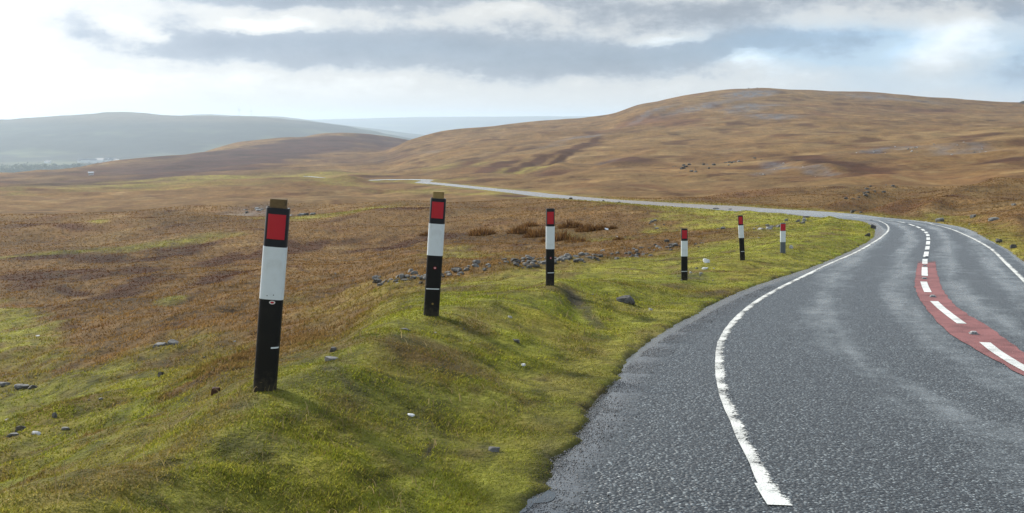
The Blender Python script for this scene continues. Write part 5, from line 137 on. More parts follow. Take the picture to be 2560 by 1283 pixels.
RED_EDGE = [[[4.043,6.941],[4.062,7.04],[4.081,7.138],[4.1,7.236],[4.119,7.334],[4.138,7.432],[4.167,7.586],[4.197,7.739],[4.227,7.892],[4.256,8.045],[4.285,8.198],[4.337,8.497],[4.385,8.796],[4.432,9.096],[4.481,9.395],[4.534,9.694],[4.565,9.859],[4.596,10.024],[4.628,10.189],[4.662,10.354],[4.698,10.518],[4.781,10.852],[4.873,11.184],[4.972,11.514],[5.074,11.843],[5.176,12.172],[5.288,12.535],[5.403,12.897],[5.52,13.257],[5.639,13.618],[5.761,13.977],[5.908,14.398],[6.058,14.819],[6.212,15.238],[6.368,15.655],[6.528,16.072],[6.681,16.459],[6.837,16.844],[6.996,17.229],[7.156,17.613],[7.315,17.997],[7.621,18.74],[7.929,19.481],[8.239,20.223],[8.548,20.964],[8.857,21.705]],[[4.613,7.836],[4.638,7.977],[4.663,8.119],[4.688,8.26],[4.714,8.402],[4.739,8.543],[4.769,8.715],[4.799,8.886],[4.829,9.058],[4.861,9.228],[4.896,9.399],[4.965,9.675],[5.044,9.95],[5.128,10.223],[5.212,10.496],[5.29,10.771],[5.344,10.979],[5.397,11.187],[5.449,11.396],[5.5,11.604],[5.553,11.813],[5.603,12.014],[5.653,12.215],[5.703,12.416],[5.755,12.617],[5.809,12.816],[5.947,13.28],[6.098,13.741],[6.257,14.199],[6.422,14.655],[6.587,15.11],[6.771,15.604],[6.961,16.096],[7.154,16.586],[7.349,17.076],[7.545,17.565],[7.728,18.025],[7.912,18.484],[8.097,18.942],[8.283,19.4],[8.47,19.858],[8.617,20.219],[8.766,20.579],[8.915,20.938],[9.063,21.298],[9.212,21.658]]]
FARM = [-214.62,513.344,-28.286]
FAR_Y = [2250.0,2450.0,2700.0,3100.0,3500.0,3900.0,4300.0,4600.0,5000.0,5800.0,6800.0,7600.0,8400.0,10000.0,12000.0,13000.0,14000.0,16000.0]
FAR_Z = [[-202.3,-200.9,-199.5,-198.1,-196.8,-195.4,-194.1,-193.6,-193.6,-193.6,-193.5,-193.4,-193.3,-193.2,-193.1,-192.9,-192.8,-192.6,-192.3,-191.8,-191.0,-189.9,-188.5,-186.9,-185.1,-183.2,-181.2,-179.0,-176.2,-172.8,-169.0,-165.0,-160.7,-156.5,-152.3,-148.5,-144.0,-139.3,-134.5,-130.9,-129.0,-129.4,-131.3,-132.7,-133.5,-133.4,-131.8,-128.3,-121.8,-114.5,-107.2,-99.7,-92.9,-88.6,-85.5,-82.8,-80.1,-76.8,-71.9,-65.6,-57.7,-53.0,-50.5,-48.5,-46.3,-43.7,-40.1,-36.3,-34.7,-34.0,-34.3,-34.5,-34.7,-34.9,-35.1,-35.3,-35.5,-35.7,-35.9,-36.1,-36.4,-36.7,-37.1,-37.4,-37.7,-38.0,-38.2,-38.3,-38.3,-38.4,-38.5,-38.6,-38.6,-38.7,-38.7,-38.7,-38.7,-38.7,-38.8,-39.0,-39.3,-39.5,-39.8,-40.0,-40.3],[-196.3,-194.9,-193.5,-192.1,-190.8,-189.4,-188.1,-187.6,-187.6,-187.6,-187.5,-187.4,-187.3,-187.2,-187.1,-186.9,-186.8,-186.6,-186.3,-185.8,-185.0,-183.9,-182.5,-180.9,-179.1,-177.2,-175.2,-173.0,-170.2,-166.8,-163.0,-159.0,-154.7,-150.5,-150.0,-150.0,-150.0,-150.0,-150.0,-150.0,-150.0,-150.0,-150.0,-150.0,-150.0,-150.0,-150.0,-150.0,-150.0,-150.0,-150.0,-150.0,-150.0,-150.0,-150.0,-150.0,-150.0,-150.0,-150.0,-150.0,-150.0,-150.0,-150.0,-150.0,-150.0,-150.0,-150.0,-150.0,-150.0,-150.0,-150.0,-150.0,-150.0,-150.0,-150.0,-150.0,-150.0,-150.0,-150.0,-150.0,-150.0,-150.0,-150.0,-150.0,-150.0,-150.0,-150.0,-150.0,-150.0,-150.0,-150.0,-150.0,-150.0,-150.0,-150.0,-150.0,-150.0,-150.0,-150.0,-150.0,-150.0,-150.0,-150.0,-150.0,-150.0],[-138.0,-138.0,-138.0,-138.0,-138.0,-138.0,-138.0,-138.0,-138.0,-138.0,-138.0,-138.0,-138.0,-138.0,-138.0,-138.0,-138.0,-138.0,-138.0,-138.0,-138.0,-138.0,-138.0,-138.0,-138.0,-138.0,-138.0,-138.0,-138.0,-138.0,-138.0,-138.0,-138.0,-138.0,-138.0,-138.0,-138.0,-138.0,-138.0,-138.0,-138.0,-138.0,-138.0,-138.0,-138.0,-138.0,-138.0,-138.0,-138.0,-138.0,-138.0,-138.0,-138.0,-138.0,-138.0,-138.0,-138.0,-138.0,-138.0,-138.0,-138.0,-138.0,-138.0,-138.0,-138.0,-138.0,-138.0,-138.0,-138.0,-138.0,-138.0,-138.0,-138.0,-138.0,-138.0,-138.0,-138.0,-138.0,-138.0,-138.0,-138.0,-138.0,-138.0,-138.0,-138.0,-138.0,-138.0,-138.0,-138.0,-138.0,-138.0,-138.0,-138.0,-138.0,-138.0,-138.0,-138.0,-138.0,-138.0,-138.0,-138.0,-138.0,-138.0,-138.0,-138.0],[-135.0,-135.0,-135.0,-135.0,-135.0,-135.0,-135.0,-135.0,-135.0,-135.0,-135.0,-135.0,-135.0,-135.0,-135.0,-135.0,-135.0,-135.0,-135.0,-135.0,-135.0,-135.0,-135.0,-135.0,-135.0,-135.0,-135.0,-135.0,-135.0,-135.0,-135.0,-135.0,-135.0,-135.0,-135.0,-135.0,-135.0,-135.0,-135.0,-135.0,-135.0,-135.0,-135.0,-135.0,-135.0,-135.0,-135.0,-135.0,-135.0,-135.0,-135.0,-135.0,-135.0,-135.0,-135.0,-135.0,-135.0,-135.0,-135.0,-135.0,-135.0,-135.0,-135.0,-135.0,-135.0,-135.0,-135.0,-135.0,-135.0,-135.0,-135.0,-135.0,-135.0,-135.0,-135.0,-135.0,-135.0,-135.0,-135.0,-135.0,-135.0,-135.0,-135.0,-135.0,-135.0,-135.0,-135.0,-135.0,-135.0,-135.0,-135.0,-135.0,-135.0,-135.0,-135.0,-135.0,-135.0,-135.0,-135.0,-135.0,-135.0,-135.0,-135.0,-135.0,-135.0],[-118.0,-118.0,-118.0,-118.0,-118.0,-118.0,-118.0,-118.0,-118.0,-118.0,-118.0,-118.0,-118.0,-118.0,-118.0,-118.0,-118.0,-118.0,-118.0,-118.0,-118.0,-118.0,-118.0,-118.0,-118.0,-118.0,-118.0,-118.0,-118.0,-118.0,-118.0,-118.0,-118.0,-118.0,-118.0,-118.0,-118.0,-118.0,-118.0,-118.0,-118.0,-118.0,-118.0,-118.0,-118.0,-118.0,-118.0,-118.0,-118.0,-118.0,-118.0,-118.0,-118.0,-118.0,-118.0,-118.0,-118.0,-118.0,-118.0,-118.0,-118.0,-118.0,-118.0,-118.0,-118.0,-118.0,-118.0,-118.0,-118.0,-118.0,-118.0,-118.0,-118.0,-118.0,-118.0,-118.0,-118.0,-118.0,-118.0,-118.0,-118.0,-118.0,-118.0,-118.0,-118.0,-118.0,-118.0,-118.0,-118.0,-118.0,-118.0,-118.0,-118.0,-118.0,-118.0,-118.0,-118.0,-118.0,-118.0,-118.0,-118.0,-118.0,-118.0,-118.0,-118.0],[-63.6,-63.6,-63.6,-63.6,-63.6,-63.6,-63.6,-63.5,-63.4,-63.1,-62.7,-62.3,-62.0,-61.6,-61.2,-60.8,-60.4,-60.0,-59.4,-58.4,-57.0,-55.4,-53.7,-51.8,-50.0,-48.3,-47.0,-47.6,-49.6,-52.3,-53.4,-53.5,-53.3,-53.4,-53.6,-54.6,-56.8,-60.0,-63.3,-66.4,-69.8,-74.0,-79.2,-85.1,-91.2,-97.1,-102.7,-108.1,-113.2,-118.1,-121.4,-123.0,-123.1,-123.1,-123.2,-123.3,-123.4,-123.5,-123.6,-123.7,-123.8,-123.9,-124.0,-124.1,-124.1,-124.2,-124.3,-124.4,-124.5,-124.6,-124.7,-124.8,-124.9,-125.0,-125.1,-125.2,-125.2,-125.3,-125.4,-125.5,-125.6,-125.7,-125.8,-125.9,-126.0,-126.1,-126.2,-126.2,-126.3,-126.4,-126.5,-126.6,-126.7,-126.8,-126.9,-126.9,-126.9,-126.9,-126.9,-126.9,-126.9,-126.9,-126.9,-126.9,-126.9],[-18.8,-18.8,-18.8,-18.8,-18.8,-18.8,-18.8,-18.7,-18.5,-18.0,-17.3,-16.6,-15.9,-15.2,-14.6,-13.9,-13.2,-12.5,-11.4,-9.6,-7.1,-4.2,-1.2,2.1,5.4,8.3,10.7,9.6,6.0,1.3,-0.7,-0.9,-0.5,-0.7,-1.0,-2.9,-6.7,-12.4,-18.4,-23.9,-29.8,-37.3,-46.5,-57.1,-67.8,-78.4,-88.4,-97.9,-107.0,-115.8,-121.6,-124.4,-124.5,-124.7,-124.9,-125.0,-125.2,-125.4,-125.5,-125.7,-125.8,-126.0,-126.2,-126.3,-126.5,-126.6,-126.8,-127.0,-127.1,-127.3,-127.5,-127.6,-127.8,-127.9,-128.1,-128.3,-128.4,-128.6,-128.8,-128.9,-129.1,-129.2,-129.4,-129.6,-129.7,-129.9,-130.1,-130.2,-130.4,-130.5,-130.7,-130.9,-131.0,-131.2,-131.3,-131.4,-131.4,-131.4,-131.4,-131.4,-131.4,-131.4,-131.4,-131.4,-131.4],[-3.5,-3.5,-3.5,-3.5,-3.5,-3.5,-3.5,-3.4,-3.1,-2.5,-1.6,-0.8,0.1,1.0,1.8,2.7,3.5,4.4,5.8,8.0,11.1,14.7,18.5,22.6,26.7,30.4,33.4,31.9,27.5,21.6,19.1,18.8,19.3,19.2,18.8,16.4,11.6,4.6,-3.0,-9.8,-17.3,-26.7,-38.2,-51.4,-64.8,-78.0,-90.5,-102.4,-113.8,-124.7,-131.9,-135.5,-135.7,-135.9,-136.1,-136.3,-136.5,-136.7,-136.9,-137.1,-137.3,-137.5,-137.7,-137.9,-138.1,-138.3,-138.5,-138.7,-138.9,-139.1,-139.3,-139.5,-139.7,-139.9,-140.1,-140.3,-140.5,-140.7,-140.9,-141.2,-141.4,-141.6,-141.8,-142.0,-142.2,-142.4,-142.6,-142.8,-143.0,-143.2,-143.4,-143.6,-143.8,-144.0,-144.2,-144.3,-144.3,-144.3,-144.3,-144.3,-144.3,-144.3,-144.3,-144.3,-144.3],[-28.5,-28.5,-28.5,-28.5,-28.5,-28.5,-28.5,-28.4,-28.1,-27.5,-26.6,-25.8,-24.9,-24.0,-23.2,-22.3,-21.5,-20.6,-19.2,-17.0,-13.9,-10.3,-6.5,-2.4,1.7,5.4,8.4,6.9,2.5,-3.4,-5.9,-6.2,-5.7,-5.8,-6.2,-8.6,-13.4,-20.4,-28.0,-34.8,-42.3,-51.7,-63.2,-76.4,-89.8,-103.0,-115.5,-127.4,-138.8,-149.7,-156.9,-160.5,-160.7,-160.9,-161.1,-161.3,-161.5,-161.7,-161.9,-162.1,-162.3,-162.5,-162.7,-162.9,-163.1,-163.3,-163.5,-163.7,-163.9,-164.1,-164.3,-164.5,-164.7,-164.9,-165.1,-165.3,-165.5,-165.7,-165.9,-166.2,-166.4,-166.6,-166.8,-167.0,-167.2,-167.4,-167.6,-167.8,-168.0,-168.2,-168.4,-168.6,-168.8,-169.0,-169.2,-169.3,-169.3,-169.3,-169.3,-169.3,-169.3,-169.3,-169.3,-169.3,-169.3],[-130.0,-130.0,-130.0,-130.0,-130.0,-130.0,-130.0,-130.0,-130.0,-130.0,-130.0,-130.0,-130.0,-130.0,-130.0,-130.0,-130.0,-130.0,-130.0,-130.0,-130.0,-130.0,-130.0,-130.0,-130.0,-130.0,-130.0,-130.0,-130.0,-130.0,-130.0,-130.0,-130.0,-130.0,-130.0,-130.0,-130.0,-130.0,-130.0,-130.0,-130.0,-130.0,-130.0,-130.0,-130.0,-130.0,-130.0,-130.0,-130.0,-130.0,-130.0,-130.0,-130.0,-130.0,-130.0,-130.0,-130.0,-130.0,-130.0,-130.0,-130.0,-130.0,-130.0,-130.0,-130.0,-130.0,-130.0,-130.0,-130.0,-130.0,-130.0,-130.0,-130.0,-130.0,-130.0,-130.0,-130.0,-130.0,-130.0,-130.0,-130.0,-130.0,-130.0,-130.0,-130.0,-130.0,-130.0,-130.0,-130.0,-130.0,-130.0,-130.0,-130.0,-130.0,-130.0,-130.0,-130.0,-130.0,-130.0,-130.0,-130.0,-130.0,-130.0,-130.0,-130.0],[-89.6,-89.6,-89.6,-89.6,-89.6,-89.6,-89.6,-89.6,-89.1,-88.2,-87.0,-85.8,-84.6,-83.4,-82.2,-80.9,-79.7,-78.5,-77.3,-76.1,-74.9,-73.7,-72.5,-71.2,-70.0,-68.8,-66.1,-61.5,-54.9,-48.3,-42.5,-38.9,-36.9,-38.4,-41.4,-43.9,-44.6,-47.3,-53.5,-62.2,-70.4,-78.0,-85.1,-91.9,-98.7,-105.5,-112.3,-118.2,-122.9,-126.3,-129.4,-132.6,-135.2,-137.0,-137.8,-138.0,-138.3,-138.6,-138.9,-139.2,-139.5,-139.7,-140.0,-140.3,-140.6,-140.9,-141.2,-141.4,-141.7,-142.0,-142.3,-142.6,-142.9,-143.2,-143.4,-143.7,-144.0,-144.3,-144.6,-144.9,-145.1,-145.4,-145.7,-146.0,-146.3,-146.6,-146.8,-147.1,-147.4,-147.7,-148.0,-148.3,-148.6,-148.8,-149.1,-149.2,-149.3,-149.3,-149.3,-149.3,-149.3,-149.3,-149.3,-149.3,-149.3],[-59.2,-59.2,-59.2,-59.2,-59.2,-59.2,-59.2,-59.1,-58.2,-56.4,-54.0,-51.6,-49.2,-46.7,-44.3,-41.9,-39.5,-37.0,-34.6,-32.2,-29.8,-27.3,-24.9,-22.5,-20.1,-17.6,-12.3,-3.0,10.2,23.4,34.9,42.2,46.2,43.1,37.2,32.2,30.8,25.5,13.0,-4.4,-20.8,-35.9,-50.1,-63.7,-77.3,-90.9,-104.5,-116.4,-125.7,-132.6,-138.9,-145.1,-150.5,-153.9,-155.5,-156.1,-156.6,-157.2,-157.8,-158.3,-158.9,-159.5,-160.0,-160.6,-161.2,-161.8,-162.3,-162.9,-163.5,-164.0,-164.6,-165.2,-165.7,-166.3,-166.9,-167.4,-168.0,-168.6,-169.1,-169.7,-170.3,-170.9,-171.4,-172.0,-172.6,-173.1,-173.7,-174.3,-174.8,-175.4,-176.0,-176.5,-177.1,-177.7,-178.2,-178.5,-178.6,-178.6,-178.6,-178.6,-178.6,-178.6,-178.6,-178.6,-178.6],[-109.2,-109.2,-109.2,-109.2,-109.2,-109.2,-109.2,-109.1,-108.2,-106.4,-104.0,-101.6,-99.2,-96.7,-94.3,-91.9,-89.5,-87.0,-84.6,-82.2,-79.8,-77.3,-74.9,-72.5,-70.1,-67.6,-62.3,-53.0,-39.8,-26.6,-15.1,-7.8,-3.8,-6.9,-12.8,-17.8,-19.2,-24.5,-37.0,-54.4,-70.8,-85.9,-100.1,-113.7,-127.3,-140.9,-154.5,-166.4,-175.7,-182.6,-188.9,-195.1,-200.5,-203.9,-205.5,-206.1,-206.6,-207.2,-207.8,-208.3,-208.9,-209.5,-210.0,-210.6,-211.2,-211.8,-212.3,-212.9,-213.5,-214.0,-214.6,-215.2,-215.7,-216.3,-216.9,-217.4,-218.0,-218.6,-219.1,-219.7,-220.3,-220.9,-221.4,-222.0,-222.6,-223.1,-223.7,-224.3,-224.8,-225.4,-226.0,-226.5,-227.1,-227.7,-228.2,-228.5,-228.6,-228.6,-228.6,-228.6,-228.6,-228.6,-228.6,-228.6,-228.6],[-190.0,-190.0,-190.0,-190.0,-190.0,-190.0,-190.0,-190.0,-190.0,-190.0,-190.0,-190.0,-190.0,-190.0,-190.0,-190.0,-190.0,-190.0,-190.0,-190.0,-190.0,-190.0,-190.0,-190.0,-190.0,-190.0,-190.0,-190.0,-190.0,-190.0,-190.0,-190.0,-190.0,-190.0,-190.0,-190.0,-190.0,-190.0,-190.0,-190.0,-190.0,-190.0,-190.0,-190.0,-190.0,-190.0,-190.0,-190.0,-190.0,-190.0,-190.0,-190.0,-190.0,-190.0,-190.0,-190.0,-190.0,-190.0,-190.0,-190.0,-190.0,-190.0,-190.0,-190.0,-190.0,-190.0,-190.0,-190.0,-190.0,-190.0,-190.0,-190.0,-190.0,-190.0,-190.0,-190.0,-190.0,-190.0,-190.0,-190.0,-190.0,-190.0,-190.0,-190.0,-190.0,-190.0,-190.0,-190.0,-190.0,-190.0,-190.0,-190.0,-190.0,-190.0,-190.0,-190.0,-190.0,-190.0,-190.0,-190.0,-190.0,-190.0,-190.0,-190.0,-190.0],[-85.0,-85.0,-85.0,-85.0,-85.0,-85.0,-85.0,-85.0,-84.6,-84.0,-83.1,-82.2,-81.4,-80.5,-79.6,-78.7,-77.8,-77.0,-76.1,-75.2,-74.3,-73.4,-72.6,-71.7,-70.8,-69.9,-69.1,-68.2,-67.3,-66.4,-65.5,-64.7,-63.8,-62.9,-62.0,-61.1,-60.0,-57.9,-54.8,-50.9,-46.9,-42.2,-36.8,-31.0,-25.7,-21.6,-18.9,-17.0,-15.2,-13.9,-13.0,-12.3,-11.6,-10.8,-9.8,-8.7,-7.6,-7.1,-7.5,-8.6,-9.9,-11.2,-12.5,-13.5,-14.0,-14.2,-14.4,-14.5,-14.7,-14.9,-15.0,-15.2,-15.3,-15.5,-15.7,-15.8,-16.0,-16.1,-16.3,-16.5,-16.6,-16.8,-16.9,-17.1,-17.3,-17.4,-17.6,-17.7,-17.9,-18.1,-18.2,-18.4,-18.6,-18.7,-18.9,-18.9,-19.0,-19.0,-19.0,-19.0,-19.0,-19.0,-19.0,-19.0,-19.0],[-25.0,-25.0,-25.0,-25.0,-25.0,-25.0,-25.0,-25.0,-24.6,-24.0,-23.1,-22.2,-21.4,-20.5,-19.6,-18.7,-17.8,-17.0,-16.1,-15.2,-14.3,-13.4,-12.6,-11.7,-10.8,-9.9,-9.1,-8.2,-7.3,-6.4,-5.5,-4.7,-3.8,-2.9,-2.0,-1.1,-0.0,2.1,5.2,9.1,13.1,17.8,23.2,29.0,34.3,38.4,41.1,43.0,44.8,46.1,47.0,47.7,48.4,49.2,50.2,51.3,52.4,52.9,52.5,51.4,50.1,48.8,47.5,46.5,46.0,45.8,45.6,45.5,45.3,45.1,45.0,44.8,44.7,44.5,44.3,44.2,44.0,43.9,43.7,43.5,43.4,43.2,43.1,42.9,42.7,42.6,42.4,42.3,42.1,41.9,41.8,41.6,41.4,41.3,41.1,41.1,41.0,41.0,41.0,41.0,41.0,41.0,41.0,41.0,41.0],[-85.0,-85.0,-85.0,-85.0,-85.0,-85.0,-85.0,-85.0,-84.6,-84.0,-83.1,-82.2,-81.4,-80.5,-79.6,-78.7,-77.8,-77.0,-76.1,-75.2,-74.3,-73.4,-72.6,-71.7,-70.8,-69.9,-69.1,-68.2,-67.3,-66.4,-65.5,-64.7,-63.8,-62.9,-62.0,-61.1,-60.0,-57.9,-54.8,-50.9,-46.9,-42.2,-36.8,-31.0,-25.7,-21.6,-18.9,-17.0,-15.2,-13.9,-13.0,-12.3,-11.6,-10.8,-9.8,-8.7,-7.6,-7.1,-7.5,-8.6,-9.9,-11.2,-12.5,-13.5,-14.0,-14.2,-14.4,-14.5,-14.7,-14.9,-15.0,-15.2,-15.3,-15.5,-15.7,-15.8,-16.0,-16.1,-16.3,-16.5,-16.6,-16.8,-16.9,-17.1,-17.3,-17.4,-17.6,-17.7,-17.9,-18.1,-18.2,-18.4,-18.6,-18.7,-18.9,-18.9,-19.0,-19.0,-19.0,-19.0,-19.0,-19.0,-19.0,-19.0,-19.0],[-200.0,-200.0,-200.0,-200.0,-200.0,-200.0,-200.0,-200.0,-200.0,-200.0,-200.0,-200.0,-200.0,-200.0,-200.0,-200.0,-200.0,-200.0,-200.0,-200.0,-200.0,-200.0,-200.0,-200.0,-200.0,-200.0,-200.0,-200.0,-200.0,-200.0,-200.0,-200.0,-200.0,-200.0,-200.0,-200.0,-200.0,-200.0,-200.0,-200.0,-200.0,-200.0,-200.0,-200.0,-200.0,-200.0,-200.0,-200.0,-200.0,-200.0,-200.0,-200.0,-200.0,-200.0,-200.0,-200.0,-200.0,-200.0,-200.0,-200.0,-200.0,-200.0,-200.0,-200.0,-200.0,-200.0,-200.0,-200.0,-200.0,-200.0,-200.0,-200.0,-200.0,-200.0,-200.0,-200.0,-200.0,-200.0,-200.0,-200.0,-200.0,-200.0,-200.0,-200.0,-200.0,-200.0,-200.0,-200.0,-200.0,-200.0,-200.0,-200.0,-200.0,-200.0,-200.0,-200.0,-200.0,-200.0,-200.0,-200.0,-200.0,-200.0,-200.0,-200.0,-200.0]]
TURBINES = [[-1239.5,4610.0,18.2,40],[-1186.3,4615.0,19.1,34]]
VILLAGE = [[-1300.8,3150.0],[-1271.2,3150.0],[-1254.8,3150.0],[-1238.8,3150.0],[-1224.1,3150.0],[-1209.3,3150.0],[-1330.0,3150.0],[-1450.5,3150.0],[-1286.6,3150.0],[-1246.8,3150.0],[-1187.0,3150.0],[-1342.2,3150.0]]
CAIRNS = [[247.011,1062.152,32.281],[257.536,1069.531,32.92]]
SKYROCK = [510.136,1015.617,15.481]

#H-BEGIN
def sstep(a, b, x):
    t = np.clip((x - a) / (b - a), 0.0, 1.0)
    return t * t * (3 - 2 * t)

def _hash(ix, iy, seed):
    h = (ix.astype(np.int64) * 374761393 + iy.astype(np.int64) * 668265263 + seed * 974634777) & 0xFFFFFFFF
    h = ((h ^ (h >> 13)) * 1274126177) & 0xFFFFFFFF
    return (h ^ (h >> 16)) & 0xFFFFFFFF

def noise2(x, y, seed=0):
    """gradient noise, about -1..1"""
    x0 = np.floor(x); y0 = np.floor(y)
    fx = x - x0; fy = y - y0
    ux = fx * fx * fx * (fx * (fx * 6 - 15) + 10); uy = fy * fy * fy * (fy * (fy * 6 - 15) + 10)
    def g(i, j):
        a = _hash(x0 + i, y0 + j, seed).astype(np.float64) * (2 * np.pi / 4294967296.0)
        return np.cos(a) * (fx - i) + np.sin(a) * (fy - j)
    n0 = g(0, 0) * (1 - ux) + g(1, 0) * ux
    n1 = g(0, 1) * (1 - ux) + g(1, 1) * ux
    return (n0 * (1 - uy) + n1 * uy) * 1.5

def fbm(x, y, octaves=3, seed=0):
    s = 0; a = 0.55
    for k in range(octaves):
        s = s + a * noise2(x * 2 ** k + 17.3 * k, y * 2 ** k - 9.1 * k, seed + k)
        a *= 0.5
    return s

def _cr(p0, p1, p2, p3, t):
    return p1 + 0.5 * t * (p2 - p0 + t * (2 * p0 - 5 * p1 + 4 * p2 - p3 + t * (3 * (p1 - p2) + p3 - p0)))

TMIN, TSTEP, LMIN, LSTEP = -0.70, 0.025, math.log(2.0), 0.18

def h_table(t, y):
    """the lie of the land: height for a bearing t = x/y and a distance y"""
    R = RTAB; nr, nc = R.shape
    c = np.clip((t - TMIN) / TSTEP, 0, nc - 1.001); l = np.clip((np.log(np.maximum(y, 2.0)) - LMIN) / LSTEP, 0, nr - 1.001)
    ci = np.floor(c).astype(int); li = np.floor(l).astype(int); cf = c - ci; lf = l - li
    cols = []
    for k in (-1, 0, 1, 2):
        row = np.clip(li + k, 0, nr - 1)
        v = [R[row, np.clip(ci + j, 0, nc - 1)] for j in (-1, 0, 1, 2)]
        cols.append(_cr(v[0], v[1], v[2], v[3], cf))
    return -_cr(cols[0], cols[1], cols[2], cols[3], lf) * np.maximum(y, 2.0)

def h_base(x, y):
    x = np.asarray(x, float); y = np.asarray(y, float)
    rho = np.hypot(x, y); th = np.arctan2(x, y)
    thc = np.clip(th, -0.60, 0.60)
    yy = np.maximum(rho * np.cos(thc), 0.0)
    z = h_table(np.tan(thc), np.maximum(yy, 2.0))
    near = -(1.54 + 0.07 * y)
    w = sstep(2.0, 4.5, rho)
    z = near * (1 - w) + z * w
    wb = sstep(0.75, 2.2, np.abs(th))
    zb = -(1.54 + 0.07 * np.clip(y, -30, 5)) - 0.03 * rho
    return z * (1 - wb) + zb * wb

def near_road(x, y):
    """nearest point of the road: signed offset (right is +), index, fraction"""
    n = x.size; d2 = np.full(n, 1e18); idx = np.zeros(n, int); fr = np.zeros(n); sd = np.zeros(n)
    A = ROAD[:-1, :2]; B = ROAD[1:, :2]
    for k in range(len(A)):
        ax, ay = A[k]; bx, by = B[k][0] - ax, B[k][1] - ay
        L2 = bx * bx + by * by
        px = x - ax; py = y - ay
        f = np.clip((px * bx + py * by) / L2, 0, 1)
        ex = px - f * bx; ey = py - f * by
        dd = ex * ex + ey * ey
        m = dd < d2
        d2[m] = dd[m]; idx[m] = k; fr[m] = f[m]
        sd[m] = np.sign(px[m] * by - py[m] * bx)
    return np.sqrt(d2) * sd, idx, fr

def road_frame(x, y):
    """left and right distance outside the tarmac, and the road's height there"""
    d, k, f = near_road(x, y)
    g = lambda c: ROAD[k, c] * (1 - f) + ROAD[k + 1, c] * f
    wl, wr, zr, xf = g(3), g(4), g(2), g(5)
    zr = zr + xf * d
    return -d - wl, d - wr, zr, d

def h_smooth(x, y, full=False):
    """land with the verge bank and the road bed, no tussocks"""
    x = np.asarray(x, float).ravel(); y = np.asarray(y, float).ravel()
    z = h_base(x, y)
    sl = np.full(x.size, 1e3); sr = np.full(x.size, 1e3); zr = np.zeros(x.size); dd = np.full(x.size, 1e3)
    m = (y > -12) & (y < 420) & (x > -110) & (x < 40)
    if m.any():
        a, b, c, e = road_frame(x[m], y[m]); sl[m] = a; sr[m] = b; zr[m] = c; dd[m] = e
    near = np.where(m, 1.0, 0.0)
    # grassy bank left of the road that carries the posts
    hb = 0.34 * sstep(-3, 3, y) * (1 - sstep(9.5, 19, y)) + 0.045 * sstep(5, 8, y) * (1 - sstep(10, 14, y))
    bank = hb * sstep(0.10, 2.0, sl) * (1 - sstep(2.0, 3.6, sl))
    lip = 0.20 * sstep(17, 24, y) * (1 - sstep(40, 52, y)) * sstep(0.05, 0.45, sl) * (1 - sstep(0.8, 3.5, sl))
    z = z + near * (bank + lip) * (dd < 0)
    for (cx, cy, ax, ay, bx, by, hh) in BUMPS:
        r = math.hypot(ax, ay) + math.hypot(bx, by)
        q = np.abs(x - cx) + np.abs(y - cy) < 5 * r
        if not q.any(): continue
        det = ax * by - ay * bx
        px = x[q] - cx; py = y[q] - cy
        p = (px * by - py * bx) / det; s = (ax * py - ay * px) / det
        z[q] += hh * np.exp(-1.2 * (p * p + s * s)) * (1 if abs(hh) < 0.6 else 0.7 + 0.5 * fbm(x[q] / 11, y[q] / 17, 3, 33))
    s = np.maximum(np.maximum(sl, sr), -5)
    wide = np.clip(0.9 + 0.03 * y, 0.9, 6)
    w = near * (1 - sstep(0.0, 1.0, s / wide))
    zroad = zr - 0.05 * (1 - sstep(-0.25, 0.06, s))
    z = np.where(near > 0, z * (1 - w) + zroad * w, z)
    if full: return z, sl, sr, zr, dd
    return z
#H-END


def edge_noise(x, y):
    return 0.08 * noise2(x / 0.75, y / 0.75, 41) + 0.075 * noise2(x / 0.2, y / 0.2, 42) + 0.06 * noise2(x / 3.1, y / 3.1, 43)

